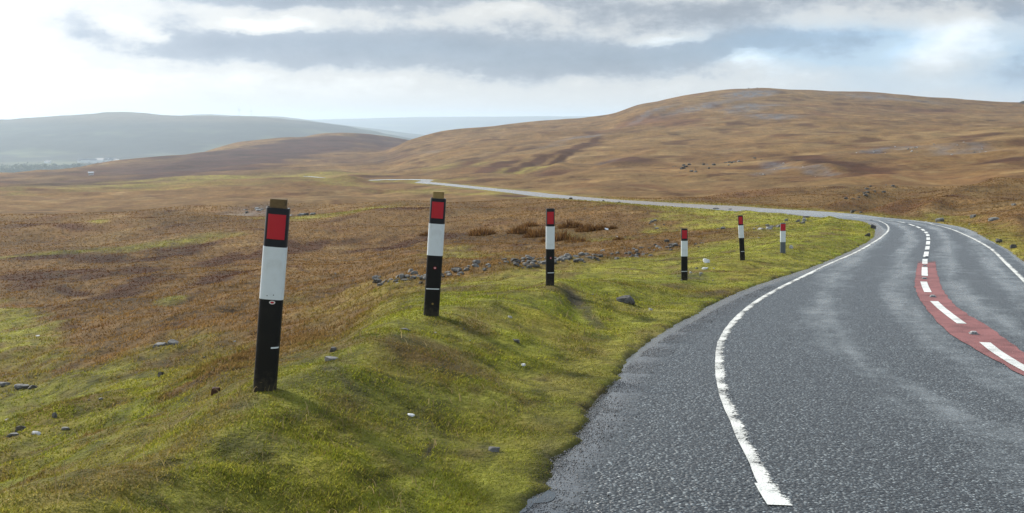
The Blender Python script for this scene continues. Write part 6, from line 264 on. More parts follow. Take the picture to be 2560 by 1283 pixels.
def land(x, y):
    """height of the ground with tussocks, distance outside the tarmac, and moor-ness"""
    x = np.asarray(x, float).ravel(); y = np.asarray(y, float).ravel()
    z, sl, sr, zr, dd = h_smooth(x, y, True)
    s = np.maximum(sl, sr); rho = np.hypot(x, y); sp = np.maximum(rho * 0.0076, 0.012)
    out = sstep(0.1, 1.0, s); far_s = sstep(1.0, 9.0, s)
    moor = np.maximum(sstep(2.5, 7.0, s), 0.0)
    def oct(lam, amp, seed, gate):
        f = (1 - sstep(0.22, 0.45, sp / lam)) * gate
        q = f > 0.001
        r = np.zeros(x.size)
        if q.any(): r[q] = amp * f[q] * noise2(x[q] / lam, y[q] / lam, seed)
        return r
    dz = oct(130, 2.2, 1, far_s * sstep(200, 600, rho)) + oct(47, 1.6, 2, far_s * sstep(80, 220, rho)) + oct(17, 0.8, 3, far_s * sstep(30, 80, rho))
    dz += oct(6.3, 0.20, 4, far_s * sstep(10, 26, rho)) + oct(2.1, 0.13, 5, (0.25 + 0.75 * moor) * out) + oct(0.8, 0.095, 6, (0.32 + 0.68 * moor) * out)
    dz += oct(0.33, 0.045, 7, (0.42 + 0.58 * moor) * out) + oct(0.14, 0.020, 8, out) + oct(1.25, 0.065, 9, out * (1 - moor))
    # trodden firm around the posts
    for p in POSTS:
        q = (x - p[0]) ** 2 + (y - p[1]) ** 2; dz = dz * (1 - np.exp(-q / (0.35 + 0.0004 * rho ** 2)))
    # the turf edge over the tarmac: irregular
    e = s + edge_noise(x, y)
    road = s < 1.2
    wide = np.clip(0.9 + 0.03 * y, 0.9, 6)
    w = 1 - sstep(0.0, 1.0, s / wide)
    lift = -0.05 - 0.0015 * np.maximum(y, 0) * (1 - sstep(-0.1, 0.5, s)) + 0.085 * sstep(-0.07, 0.13, e)
    old = -0.05 * (1 - sstep(-0.25, 0.06, s))
    z = z + np.where(s < wide, w * (lift - old), 0.0) + dz * sstep(-0.05, 0.3, e)
    return z, s, e, moor, dd, sl

def patch_fields(x, y):
    F = {k: np.zeros(x.size) for k in 'ghrspybd'}
    rho = np.hypot(x, y)
    # the edges of every patch wander
    def wn(k): return np.where(rho < 14, fbm(x / .6, y / .6, 3, k), np.where(rho < 70, fbm(x / 2.2, y / 3.0, 3, k), np.where(rho < 250, fbm(x / 9, y / 14, 3, k), fbm(x / 45, y / 70, 3, k))))
    w1 = 0.75 * wn(61); w2 = 0.95 * wn(62); wx, wy = x, y
    for p in PATCHES:
        ty, st, cx, cy, ax, ay, bx, by = p
        r = math.hypot(ax, ay) + math.hypot(bx, by)
        q = np.abs(wx - cx) + np.abs(wy - cy) < 4.0 * r
        if not q.any(): continue
        det = ax * by - ay * bx
        if abs(det) < 1e-9: continue
        px = wx[q] - cx; py = wy[q] - cy
        a = (px * by - py * bx) / det + w1[q]; b = (ax * py - ay * px) / det + w2[q]
        F[ty][q] = np.maximum(F[ty][q], st * np.exp(-0.9 * (a * a + b * b) ** 1.5))
    return F

def lerp(a, b, t):
    t = t[:, None]; return a * (1 - t) + b * t
C3 = lambda *c: np.array(c, float)
MOOR_A, MOOR_B, STRAW, RUST = C3(.228, .126, .041), C3(.120, .066, .025), C3(.290, .192, .080), C3(.155, .068, .027)
GREEN_A, GREEN_B, HEATH, PURPLE, ROCK, SOIL = C3(.210, .250, .020), C3(.390, .355, .046), C3(.082, .034, .014), C3(.056, .023, .021), C3(.145, .150, .165), C3(.075, .058, .042)

def cover(x, y, s, moor, dd, sl):
    """what grows there: colour of the plants, how green, how heathy, how stony"""
    n = x.size; rho = np.hypot(x, y)
    F = patch_fields(x, y)
    big = fbm(x / 23, y / 31, 3, 71); mid = fbm(x / 3.1, y / 3.9, 3, 72); hug = fbm(x / 140, y / 190, 3, 73); sm = fbm(x / .55, y / .55, 2, 74)
    left = dd < 0
    g = F['g'].copy()
    verge = np.where(left, 1 - sstep(2.6, 7.5, s + 1.6 * mid), 0.75 * (1 - sstep(0.3, 1.6 + 0.01 * y, s + .5 * mid)))
    verge = verge * (1 - sstep(60, 110, y)) + 0.55 * (1 - sstep(0.5, 5, s + mid)) * sstep(60, 110, y)
    g = np.maximum(g, verge * np.where(left, 0.95, 0.6))
    g = np.clip(g + 0.22 * mid + 0.14 * big, 0, 1) * sstep(0.0, 0.25, g)
    g = g * (1 - F['b'])
    g = np.clip(g * (1.15 + 0.35 * sm), 0, 1)
    base = lerp(np.tile(MOOR_A, (n, 1)), MOOR_B, np.clip(0.42 + 0.75 * mid + 0.35 * big, 0, 1))
    base = lerp(base, STRAW, np.clip(0.12 + 0.35 * hug + 0.55 * F['y'] + 0.25 * sm, 0, 0.75))  # y patches: straw grass, and the sunlit ridge strip painted in on the right
    base = lerp(base, RUST, np.clip(np.maximum(F['r'], 0.30 * sstep(0.15, 0.7, big - 0.4 * mid)), 0, 1))
    gc = lerp(np.tile(GREEN_A, (n, 1)), GREEN_B, np.clip(0.50 + 0.6 * mid + 0.4 * sm, 0, 1))
    gc = lerp(gc, STRAW * 0.75, np.clip(0.50 * F['y'] + 0.20 + 0.5 * fbm(x / 1.3, y / 1.3, 3, 77), 0, 0.65))
    gc = lerp(gc, C3(.165, .105, .042), 0.75 * sstep(0.08, 0.42, fbm(x / 1.1, y / 1.4, 3, 89)) * sstep(.3, 1.2, s))
    gc = lerp(gc, STRAW * 0.62, 0.55 * sstep(0.12, 0.5, fbm(x / .45, y / .6, 3, 87)))
    gc = lerp(gc, C3(.055, .062, .014), 0.6 * sstep(0.15, 0.5, fbm(x / .35, y / .45, 3, 88)))
    base = lerp(base, gc, g)
    nz = lambda k: np.where(rho < 60, fbm(x / 1.6, y / 2.4, 3, k), np.where(rho < 250, fbm(x / 6, y / 9, 3, k), fbm(x / 22, y / 30, 3, k)))
    h = np.clip(F['h'] * (1.9 + 1.3 * nz(75)), 0, 1)
    h = np.maximum(h, 0.8 * sstep(np.where(rho > 250, .16, .26), np.where(rho > 250, .42, .55), nz(175)) * (1 - g) * sstep(12, 30, rho))
    base = lerp(base, RUST * 0.8, 0.6 * sstep(0.10, 0.45, nz(176)) * (1 - g) * sstep(8, 30, rho))
    base = lerp(base, STRAW, 0.6 * sstep(0.15, 0.5, nz(177)) * (1 - g) * sstep(8, 30, rho))
    base = lerp(base, HEATH, h)
    base = lerp(base, PURPLE * (1 + 0.5 * nz(178))[:, None].clip(.5, 1.7), np.clip(F['p'] * 1.35, 0, .93))
    st = np.clip(F['s'] * (0.9 + 1.6 * np.where(rho < 60, fbm(x / .5, y / .7, 3, 76), fbm(x / 4, y / 6, 3, 76))), 0, 0.85)
    base = lerp(base, ROCK, st)
    dt = np.clip(F['d'] * (1.1 + 1.2 * fbm(x / .25, y / .3, 3, 78)), 0, 0.9)
    base = lerp(base, SOIL, dt); st = np.maximum(st, dt)
    thatch = sstep(-0.15, 0.45, fbm(x / .28, y / .28, 3, 79)) * (1 - sstep(60, 160, rho))
    base_blade = base
    base = lerp(base, np.where(g[:, None] > .5, C3(.040, .042, .010), C3(.055, .032, .014)), (0.75 - 0.25 * g) * thatch)
    # bare wet soil right at the tarmac
    base = lerp(base, SOIL, np.clip((1 - sstep(0.0, 0.16, s)) * 0.6, 0, 1))
    return base, g, h, st, base_blade

# ------------------------------------------------------------------ helpers for objects
def tag(o, label=None, cat=None, group=None, kind=None):
    if label: o['label'] = label
    if cat: o['category'] = cat
    if group: o['group'] = group
    if kind: o['kind'] = kind
    return o

def mesh_np(name, verts, faces, mat, colors=None, smooth=True, parent=None):
    """faces: list of (n,k) index arrays"""
    me = bpy.data.meshes.new(name)
    verts = np.asarray(verts, np.float32)
    me.vertices.add(len(verts)); me.vertices.foreach_set('co', verts.ravel())
    loops = np.concatenate([f.ravel() for f in faces]).astype(np.int32)
    tot = np.concatenate([np.full(len(f), f.shape[1], np.int32) for f in faces])
    start = np.concatenate([[0], np.cumsum(tot)[:-1]]).astype(np.int32)
    me.loops.add(len(loops)); me.loops.foreach_set('vertex_index', loops)
    me.polygons.add(len(tot)); me.polygons.foreach_set('loop_start', start); me.polygons.foreach_set('loop_total', tot)
    if smooth: me.polygons.foreach_set('use_smooth', np.ones(len(tot), bool))
    if colors is not None:
        a = me.attributes.new('Col', 'FLOAT_COLOR', 'POINT')
        c = np.ones((len(verts), 4), np.float32); c[:, :colors.shape[1]] = colors
        a.data.foreach_set('color', c.ravel())
    me.update(calc_edges=True); me.validate()
    me.materials.append(mat)
    o = bpy.data.objects.new(name, me); COLL.objects.link(o)
    if parent: o.parent = parent
    return o

def link_bm(name, bm, mat, parent=None, smooth=False):
    me = bpy.data.meshes.new(name); bm.to_mesh(me); bm.free()
    if smooth:
        for p in me.polygons: p.use_smooth = True
    me.materials.append(mat)
    o = bpy.data.objects.new(name, me); COLL.objects.link(o)
    if parent: o.parent = parent
    return o

def empty(name, loc):
    o = bpy.data.objects.new(name, None); o.location = loc; o.empty_display_size = 0.2; COLL.objects.link(o); return o

def mat_new(name):
    m = bpy.data.materials.new(name); m.use_nodes = True
    t = NT(m.node_tree); t.n.clear()
    out = t.new('ShaderNodeOutputMaterial')
    return m, t, out

def principled(t, out, **kw):
    b = t.new('ShaderNodeBsdfPrincipled')
    for k, v in kw.items(): t.put(b.inputs[k], v)
    t.l.new(b.outputs[0], out.inputs[0]); return b

def bump(t, h, strength, dist):
    b = t.new('ShaderNodeBump'); b.inputs['Strength'].default_value = strength; b.inputs['Distance'].default_value = dist
    t.put(b.inputs['Height'], h); return b.outputs[0]

def pos(t): return t.new('ShaderNodeNewGeometry').outputs['Position']

def mat_ground():
    m, t, out = mat_new('moor_ground')
    P = pos(t)
    at = t.new('ShaderNodeAttribute', attribute_name='Col')
    a = t.noise(P, 9.0, 4, 0.65); b = t.noise(P, 1.1, 4, 0.6); c = t.noise(P, 0.09, 5, 0.65); d = t.noise(P, 0.022, 4, 0.6)
    f = t.m('ADD', t.m('MULTIPLY', a, 1.0), t.m('ADD', t.m('MULTIPLY', b, 0.9), t.m('ADD', t.m('MULTIPLY', c, 1.2), t.m('MULTIPLY', d, 0.6))))
    f = t.rng(f, 1.35, 2.35, 0.22, 1.55, smooth=False)
    sc = t.new('ShaderNodeVectorMath', operation='SCALE'); t.put(sc.inputs[0], at.outputs['Color']); t.put(sc.inputs['Scale'], f)
    rust = t.new('ShaderNodeVectorMath', operation='MULTIPLY'); t.put(rust.inputs[0], sc.outputs[0]); rust.inputs[1].default_value = (0.85, 0.70, 0.62)
    col = t.mix(t.rng(t.noise(P, 0.35, 5, 0.7), 0.50, 0.72), sc.outputs[0], rust.outputs[0])
    hgt = t.m('ADD', t.noise(P, 26.0, 4, 0.7), t.m('MULTIPLY', t.noise(P, 3.5, 4, 0.7), 2.5))
    b_ = principled(t, out, **{'Base Color': col, 'Roughness': 0.95})
    b_.inputs['Specular IOR Level'].default_value = 0.15
    t.put(b_.inputs['Normal'], bump(t, hgt, 0.8, 0.06))
    return m

def mat_blade(name, trans=0.45):
    m, t, out = mat_new(name)
    at = t.new('ShaderNodeAttribute', attribute_name='Col').outputs['Color']
    d = t.new('ShaderNodeBsdfDiffuse'); t.put(d.inputs[0], at)
    tr = t.new('ShaderNodeBsdfTranslucent'); t.put(tr.inputs[0], at)
    mx = t.new('ShaderNodeMixShader'); mx.inputs[0].default_value = trans
    t.l.new(d.outputs[0], mx.inputs[1]); t.l.new(tr.outputs[0], mx.inputs[2])
    t.l.new(mx.outputs[0], out.inputs[0])
    return m

def mat_road():
    m, t, out = mat_new('wet_asphalt')
    P = pos(t)
    vo = t.new('ShaderNodeTexVoronoi'); vo.inputs['Scale'].default_value = 52.0; t.put(vo.inputs['Vector'], P)
    v2 = t.new('ShaderNodeTexVoronoi'); v2.inputs['Scale'].default_value = 32.0; t.put(v2.inputs['Vector'], P)
    al = t.new('ShaderNodeAttribute', attribute_name='Along'); mp = t.new('ShaderNodeMapping'); t.put(mp.inputs[0], al.outputs['Vector']); mp.inputs['Scale'].default_value = (2.2, 0.22, 1.0)
    n = t.m('ADD', t.m('MULTIPLY', t.noise(mp.outputs[0], 1.0, 5, 0.6), 0.65), t.m('MULTIPLY', t.noise(P, 1.3, 5, 0.6), 0.35)); n2 = t.noise(P, 5.0, 4, 0.6); n3 = t.noise(P, 60.0, 2, 0.6)
    at = t.new('ShaderNodeAttribute', attribute_name='Col')     # r: towards the verge, g: wheel track, b: far stretch, wetter and with painted sheen
    sp = t.new('ShaderNodeSeparateColor'); t.put(sp.inputs[0], at.outputs['Color'])
    big = t.m('ADD', t.m('MULTIPLY', n, 0.9), t.m('ADD', t.m('MULTIPLY', n2, 0.35), t.m('MULTIPLY', t.m('SUBTRACT', sp.outputs[1], 0.25), 0.26)))
    wet = t.m('MAXIMUM', t.rng(t.m('ADD', big, t.m('MULTIPLY', sp.outputs[0], 0.45)), 0.62, 0.95), sp.outputs[2])
    ve = t.new('ShaderNodeTexVoronoi', feature='DISTANCE_TO_EDGE'); ve.inputs['Scale'].default_value = 52.0; t.put(ve.inputs['Vector'], P)
    gap = t.rng(ve.outputs['Distance'], 0.03, 0.30)
    clump = t.rng(t.noise(P, 30.0, 3, 0.7), 0.34, 0.62)
    gap = t.m('MULTIPLY', gap, t.mix(clump, 0.35, 1.0, 'FLOAT'))
    chip = t.m('ADD', t.m('MULTIPLY', vo.outputs['Distance'], -1.0), t.m('MULTIPLY', v2.outputs['Distance'], -0.8))
    hsv = t.new('ShaderNodeSeparateColor'); t.put(hsv.inputs[0], vo.outputs['Color'])
    stone = t.mix(t.m('POWER', hsv.outputs[0], 1.6), (0.058, 0.068, 0.069), (0.360, 0.400, 0.400))
    col = t.mix(gap, (0.008, 0.009, 0.010), stone)
    col = t.mix(t.m('MULTIPLY', wet, 0.55), col, (0.225, 0.247, 0.245))  # wet patches coloured paler: their silvery sheen is painted in
    col = t.mix(t.m('MULTIPLY', sp.outputs[2], 0.85), col, (0.33, 0.36, 0.375))  # far stretch painted pale to stand for sky and sun glare
    mud = t.rng(t.m('ADD', sp.outputs[0], t.m('MULTIPLY', t.m('SUBTRACT', n2, 0.5), 1.2)), 0.45, 0.95)
    col = t.mix(t.m('MULTIPLY', mud, 0.75), col, (0.075, 0.076, 0.074))
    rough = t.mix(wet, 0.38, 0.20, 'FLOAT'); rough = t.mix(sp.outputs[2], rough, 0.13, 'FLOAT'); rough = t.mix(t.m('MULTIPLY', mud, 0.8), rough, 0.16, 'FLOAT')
    b = principled(t, out, **{'Base Color': col, 'Roughness': rough, 'IOR': 1.5})
    st = t.mix(t.m('MAXIMUM', wet, mud), 0.85, 0.15, 'FLOAT'); st = t.m('MULTIPLY', st, t.m('SUBTRACT', 1.0, t.m('MULTIPLY', sp.outputs[2], 0.95)))
    nd = t.new('ShaderNodeBump'); nd.inputs['Distance'].default_value = 0.014; t.put(nd.inputs['Strength'], st)
    t.put(nd.inputs['Height'], t.m('ADD', chip, t.m('MULTIPLY', n3, 0.3))); t.put(b.inputs['Normal'], nd.outputs[0])
    return m

def mat_paint(name, colr, wear=0.35, edge=False):
    m, t, out = mat_new(name)
    P = pos(t)
    n = t.noise(P, 45.0, 4, 0.7); n2 = t.noise(P, 3.0, 4, 0.65)
    vo = t.new('ShaderNodeTexVoronoi'); vo.inputs['Scale'].default_value = 70.0; t.put(vo.inputs['Vector'], P)
    c = t.mix(t.rng(n2, 0.38, 0.68), colr, tuple(q * 0.62 for q in colr))
    b = principled(t, out, **{'Base Color': c, 'Roughness': 0.68}); b.inputs['Specular IOR Level'].default_value = 0.3
    t.put(b.inputs['Normal'], bump(t, t.m('MULTIPLY', vo.outputs['Distance'], -1.0), 0.5, 0.008))
    tr = t.new('ShaderNodeBsdfTransparent'); mx = t.new('ShaderNodeMixShader')
    w = t.m('ADD', t.m('MULTIPLY', n, 0.55), t.m('MULTIPLY', n2, 0.45))
    if edge:
        at = t.new('ShaderNodeAttribute', attribute_name='Col'); s_ = t.new('ShaderNodeSeparateColor'); t.put(s_.inputs[0], at.outputs['Color'])
        w = t.m('ADD', w, t.m('MULTIPLY', s_.outputs[0], 0.22))
    hole = t.rng(w, 1.0 - wear - 0.04, 1.0 - wear + 0.03)
    t.put(mx.inputs[0], hole); t.l.new(b.outputs[0], mx.inputs[1]); t.l.new(tr.outputs[0], mx.inputs[2]); t.l.new(mx.outputs[0], out.inputs[0])
    return m

def mat_rock(name, lo, hi, lich=0.5):
    m, t, out = mat_new(name)
    tc = t.new('ShaderNodeTexCoord').outputs['Object']; oi = t.new('ShaderNodeObjectInfo')
    ad = t.new('ShaderNodeVectorMath', operation='ADD'); t.put(ad.inputs[0], tc); t.put(ad.inputs[1], oi.outputs['Location']); P = ad.outputs[0]
    n = t.noise(P, 14.0, 6, 0.7); n2 = t.noise(P, 5.0, 4, 0.6); n3 = t.noise(P, 40.0, 3, 0.6)
    c = t.mix(t.rng(n, 0.35, 0.65), lo, hi)
    c = t.mix(t.rng(n2, 0.55, 0.68, 0, lich), c, (0.36, 0.37, 0.33))
    c = t.mix(t.rng(n3, 0.60, 0.70, 0, 0.6), c, (0.04, 0.04, 0.035))
    b = principled(t, out, **{'Base Color': c, 'Roughness': 0.85})
    t.put(b.inputs['Normal'], bump(t, t.m('ADD', n, t.m('MULTIPLY', n3, 0.4)), 0.6, 0.03))
    return m

def mat_plain(name, colr, rough=0.5, var=0.25, scale=20.0, spec=0.5, dirt=None, bmp=0.0):
    m, t, out = mat_new(name)
    tc = t.new('ShaderNodeTexCoord').outputs['Object']
    n = t.noise(tc, scale, 5, 0.65); n2 = t.noise(tc, scale * 0.25, 4, 0.6)
    c = t.mix(t.m('MULTIPLY', n, var * 2, clamp=True), colr, tuple(q * 0.6 for q in colr))
    if dirt: c = t.mix(t.rng(n2, 0.50, 0.72, 0, dirt[1]), c, dirt[0])
    r = t.m('ADD', rough, t.m('MULTIPLY', t.m('SUBTRACT', n2, 0.5), 0.25))
    b = principled(t, out, **{'Base Color': c, 'Roughness': r}); b.inputs['Specular IOR Level'].default_value = spec
    if bmp: t.put(b.inputs['Normal'], bump(t, n, bmp, 0.004))
    return m

def mat_far():
    m, t, out = mat_new('far_hill_cover')
    P = pos(t); at = t.new('ShaderNodeAttribute', attribute_name='Col')
    f = t.m('ADD', t.noise(P, 0.004, 6, 0.65), t.noise(P, 0.02, 4, 0.6))
    sc = t.new('ShaderNodeVectorMath', operation='SCALE'); t.put(sc.inputs[0], at.outputs['Color']); t.put(sc.inputs['Scale'], t.rng(f, 0.75, 1.25, 0.75, 1.25, smooth=False))
    principled(t, out, **{'Base Color': sc.outputs[0], 'Roughness': 1.0}).inputs['Specular IOR Level'].default_value = 0.1
    return m

# ------------------------------------------------------------------ ground
def build_ground():
    NC, NR = 960, 930
    dense = np.linspace(-0.60, 0.60, NC)
    side = 0.60 + (math.pi - 0.60) * (np.linspace(0, 1, 44)[1:]) ** 1.5
    th = np.concatenate([-side[::-1][0:], dense, side[:-1]])       # -pi ... just under pi
    rho = np.exp(np.linspace(math.log(1.1), math.log(2340), NR))
    T, Q = np.meshgrid(th, rho)
    x = (Q * np.sin(T)).ravel(); y = (Q * np.cos(T)).ravel()
    z, s, e, moor, dd, sl = land(x, y)
    col, g, h, st, _ = cover(x, y, np.maximum(e, 0), moor, dd, sl)
    v = np.c_[x, y, z]; nc = len(th)
    i = np.arange(NR - 1)[:, None] * nc; j = np.arange(nc)[None, :]; j2 = (np.arange(nc) + 1)[None, :] % nc
    quads = np.stack([i + j, i + j2, i + nc + j2, i + nc + j], -1).reshape(-1, 4)[:, ::-1]
    cz, *_ = land(np.array([0.0]), np.array([0.0]))
    v = np.vstack([v, [[0, 0, cz[0]]]]); col = np.vstack([col, col[:1]])
    fan = np.stack([np.full(nc, len(v) - 1), np.arange(nc), (np.arange(nc) + 1) % nc], -1)[:, ::-1]
    o = mesh_np('ground', v, [quads, fan], mat_ground(), col)
    tag(o, kind='structure')
build_ground()

def build_far():
    yy = np.array(FAR_Y); zz = np.array(FAR_Z); nt = zz.shape[1]
    t = np.linspace(-0.78, 0.78, 420); yl = np.concatenate([np.linspace(yy[k], yy[k + 1], 12, endpoint=False) for k in range(len(yy) - 1)] + [[yy[-1]]])
    tt = np.linspace(-0.78, 0.78, nt)
    rows = np.array([np.interp(t, tt, r) for r in zz])
    zi = np.array([np.interp(yl, yy, rows[:, k]) for k in range(len(t))]).T
    for _ in range(3): zi[1:-1] = 0.5 * zi[1:-1] + 0.25 * (zi[:-2] + zi[2:])
    T, Y = np.meshgrid(t, yl); X = T * Y
    n = 9 * fbm(X / 500, Y / 500, 3, 91) * sstep(2500, 3200, Y) + 2.2 * noise2(X / 60, Y / 60, 93) * sstep(2600, 3000, Y)
    n = np.where(Y > 6500, n * 0.8, n)
    z = zi + n
    # cover: dark woods, fields and brown tops
    k = fbm(X / 420, Y / 300, 3, 94).ravel(); k2 = fbm(X / 130, Y / 130, 2, 95).ravel(); y1 = Y.ravel(); z1 = z.ravel()
    c = np.tile(C3(.036, .038, .032), (k.size, 1))
    c = lerp(c, C3(.13, .14, .070), sstep(0.05, 0.45, k + 0.4 * k2) * (1 - sstep(-70, -20, z1)) * 0.7)
    c = lerp(c, C3(.10, .075, .045), sstep(-30, 10, z1) * 0.8)
    c = lerp(c, C3(.34, .36, .10), (1 - sstep(2560, 2640, y1)) * sstep(-0.62, -0.57, -np.abs(T.ravel() + 0.0) * 0 + T.ravel()) * (1 - sstep(-0.44, -0.41, T.ravel())))  # near valley field strip, with sunlight painted into its bright colour
    nc = len(t); i = np.arange(len(yl) - 1)[:, None] * nc; j = np.arange(nc - 1)[None, :]
    q = np.stack([i + j, i + j + 1, i + nc + j + 1, i + nc + j], -1).reshape(-1, 4)
    tag(mesh_np('hills', np.c_[X.ravel(), y1, z1], [q], mat_far(), c), kind='structure')
    def far_z(x, y):
        a = np.clip((x / y + 0.78) / 1.56 * (nc - 1), 0, nc - 1); b = np.interp(y, yl, np.arange(len(yl)))
        return float(z[int(round(b)), int(round(a))])
    return far_z
far_z = build_far()

# ------------------------------------------------------------------ road
def road_pts():
    Rr = ROAD; T = np.gradient(Rr[:, :2], axis=0); T /= np.hypot(T[:, 0], T[:, 1])[:, None]
    return Rr, T, np.c_[T[:, 1], -T[:, 0]]
def road_z(x, y):
    d, k, f = near_road(np.atleast_1d(np.asarray(x, float)), np.atleast_1d(np.asarray(y, float)))
    g = lambda c: ROAD[k, c] * (1 - f) + ROAD[k + 1, c] * f
    return g(2) + g(5) * d
def build_road():
    Rr, T, N = road_pts()
    n = len(Rr); fr = []
    V = []; C = []; DD = []; LL = np.array(LEFT_LINE); dl = np.array([np.hypot(*(LL - p[:2]).T).min() for p in Rr]); rngc = np.random.default_rng(3)
    for i in range(n):
        wl, wr = Rr[i, 3], Rr[i, 4]
        offs = [-wl - 0.4, -wl - 0.02, -wl + 0.05] + list(np.linspace(-wl + 0.17, wr - 0.2, 22)) + [wr - 0.05, wr + 0.02, wr + 0.4]; no = len(offs)
        for q, d in enumerate(offs):
            zz = - (0.09 if q in (0, len(offs) - 1) else 0.0)
            V.append((Rr[i, 0] + N[i, 0] * d, Rr[i, 1] + N[i, 1] * d, zz)); DD.append(d)
            edge = 1.0 if q in (0, 1, 2, no - 2, no - 1) else 0.7 if q == 3 else 0.25 if q == no - 3 else 0.0
            lane = min(abs(d + 0.5), abs(d + 1.5), abs(d - 0.5), abs(d - 1.3)); mg = float(sstep(0.0, 0.35, -d - dl[i])) if Rr[i, 1] < 25 else 0.0
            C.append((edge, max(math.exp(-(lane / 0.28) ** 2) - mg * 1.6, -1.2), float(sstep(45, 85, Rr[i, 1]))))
    V = np.array(V); V[:, 2] += road_z(V[:, 0], V[:, 1])
    m = no; i = np.arange(n - 1)[:, None] * m; j = np.arange(m - 1)[None, :]
    q = np.stack([i + j, i + j + 1, i + m + j + 1, i + m + j], -1).reshape(-1, 4)
    sl_ = np.r_[0, np.cumsum(np.hypot(*np.diff(Rr[:, :2], axis=0).T))]
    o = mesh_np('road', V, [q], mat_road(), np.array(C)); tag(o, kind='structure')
    a = o.data.attributes.new('Along', 'FLOAT_VECTOR', 'POINT'); a.data.foreach_set('vector', np.array([(d_, s_, 0) for d_, s_ in zip(DD, np.repeat(sl_, no))], np.float32).ravel())
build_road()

def ribbon(name, line, w, mat, dz, half=None):
    """a painted strip lying on the road"""
    L = np.array(line, float); T = np.gradient(L, axis=0); T /= np.hypot(T[:, 0], T[:, 1])[:, None]; N = np.c_[T[:, 1], -T[:, 0]]
    w = np.broadcast_to(w, (len(L),))
    V = []; C = []
    for i in range(len(L)):
        for f in (-0.5, -0.17, 0.17, 0.5):
            V.append((L[i, 0] + N[i, 0] * f * w[i], L[i, 1] + N[i, 1] * f * w[i])); C.append((max(0.0, f * 2) if half else 0.0, 0, 0))
    V = np.array(V); z = road_z(V[:, 0], V[:, 1]) + dz
    m = 4; n = len(L); i = np.arange(n - 1)[:, None] * m; j = np.arange(m - 1)[None, :]
    q = np.stack([i + j, i + j + 1, i + m + j + 1, i + m + j], -1).reshape(-1, 4)
    return tag(mesh_np(name, np.c_[V, z], [q], mat, np.array(C)), kind='structure')

WHITE_WORN = mat_paint('worn_white_paint', (0.70, 0.69, 0.63), 0.42, True)
WHITE = mat_paint('white_paint', (0.74, 0.74, 0.69), 0.30)
RED = mat_paint('red_surfacing', (0.270, 0.105, 0.096), 0.34, True)
def build_markings():
    L = np.array(LEFT_LINE); k = np.argmin(np.abs(L[:, 1] - L[np.argmin(np.abs(L[:, 1] - 4.25)), 1]))
    i0 = int(np.argmin(np.abs(L[:, 1] - 4.66))) + 1; i1 = int(np.argmin(np.abs(L[:, 1] - 5.02)))
    wob = 1 + 0.10 * noise2(L[:, 1] * 3.0, L[:, 1] * 0 + 3.3, 12)
    ribbon('edge_line', L[i1:], 0.098 * wob[i1:], WHITE_WORN, 0.005, True)
    ribbon('edge_line', L[i0 - 1:i1 + 1], 0.135, mat_paint('thick_white_paint', (0.72, 0.72, 0.66), 0.37, True), 0.0065, True)
    ribbon('edge_line', L[max(0, i0 - 30):i0 - 1], 0.10, WHITE_WORN, 0.005, True)
    ribbon('edge_line', RIGHT_LINE, 0.10, WHITE_WORN, 0.005, True)
    # red anti-skid surfacing along the centre
    A = np.array(RED_EDGE[0]); B = np.array(RED_EDGE[1]); n = 60
    def rs(P):
        d = np.r_[0, np.cumsum(np.hypot(*np.diff(P, axis=0).T))]; s = np.linspace(0, d[-1], n)
        return np.c_[np.interp(s, d, P[:, 0]), np.interp(s, d, P[:, 1])]
    A, B = rs(A), rs(B)
    A[:, 0] += 0.03 * noise2(A[:, 1] * 3, A[:, 1] * 0, 21); B[:, 0] += 0.03 * noise2(B[:, 1] * 3, B[:, 1] * 0, 22)
    V = np.stack([A, A * .67 + B * .33, A * .33 + B * .67, B], 1).reshape(-1, 2)
    z = road_z(V[:, 0], V[:, 1]) + 0.005; i = np.arange(n - 1)[:, None] * 4; j = np.arange(3)[None, :]
    q = np.stack([i + j, i + j + 1, i + 4 + j + 1, i + 4 + j], -1).reshape(-1, 4)
    tag(mesh_np('red_surfacing', np.c_[V, z], [q], RED, np.repeat(np.clip((np.arange(n) - (n - 9)) / 8.0, 0, 1)[:, None] ** 2 * 1.2, 4, 0) * np.ones((1, 3))), kind='structure')
    for a, b in DASHES:
        a, b = np.array(a), np.array(b); n = 9
        f = np.linspace(0, 1, n)[:, None]; P = a * (1 - f) + b * f
        # follow the bend of the centre line
        if np.hypot(*(b - a)) > 0.4:
            d, k, _ = near_road(P[:, 0], P[:, 1]); d0 = d[0] * (1 - f[:, 0]) + d[-1] * f[:, 0]
            Tn = ROAD[k + 1, :2] - ROAD[k, :2]; Tn /= np.hypot(Tn[:, 0], Tn[:, 1])[:, None]; N = np.c_[Tn[:, 1], -Tn[:, 0]]
            P = P + N * (d0 - d)[:, None]
        ribbon('centre_line_dash', P, 0.105, WHITE, 0.009)
build_markings()

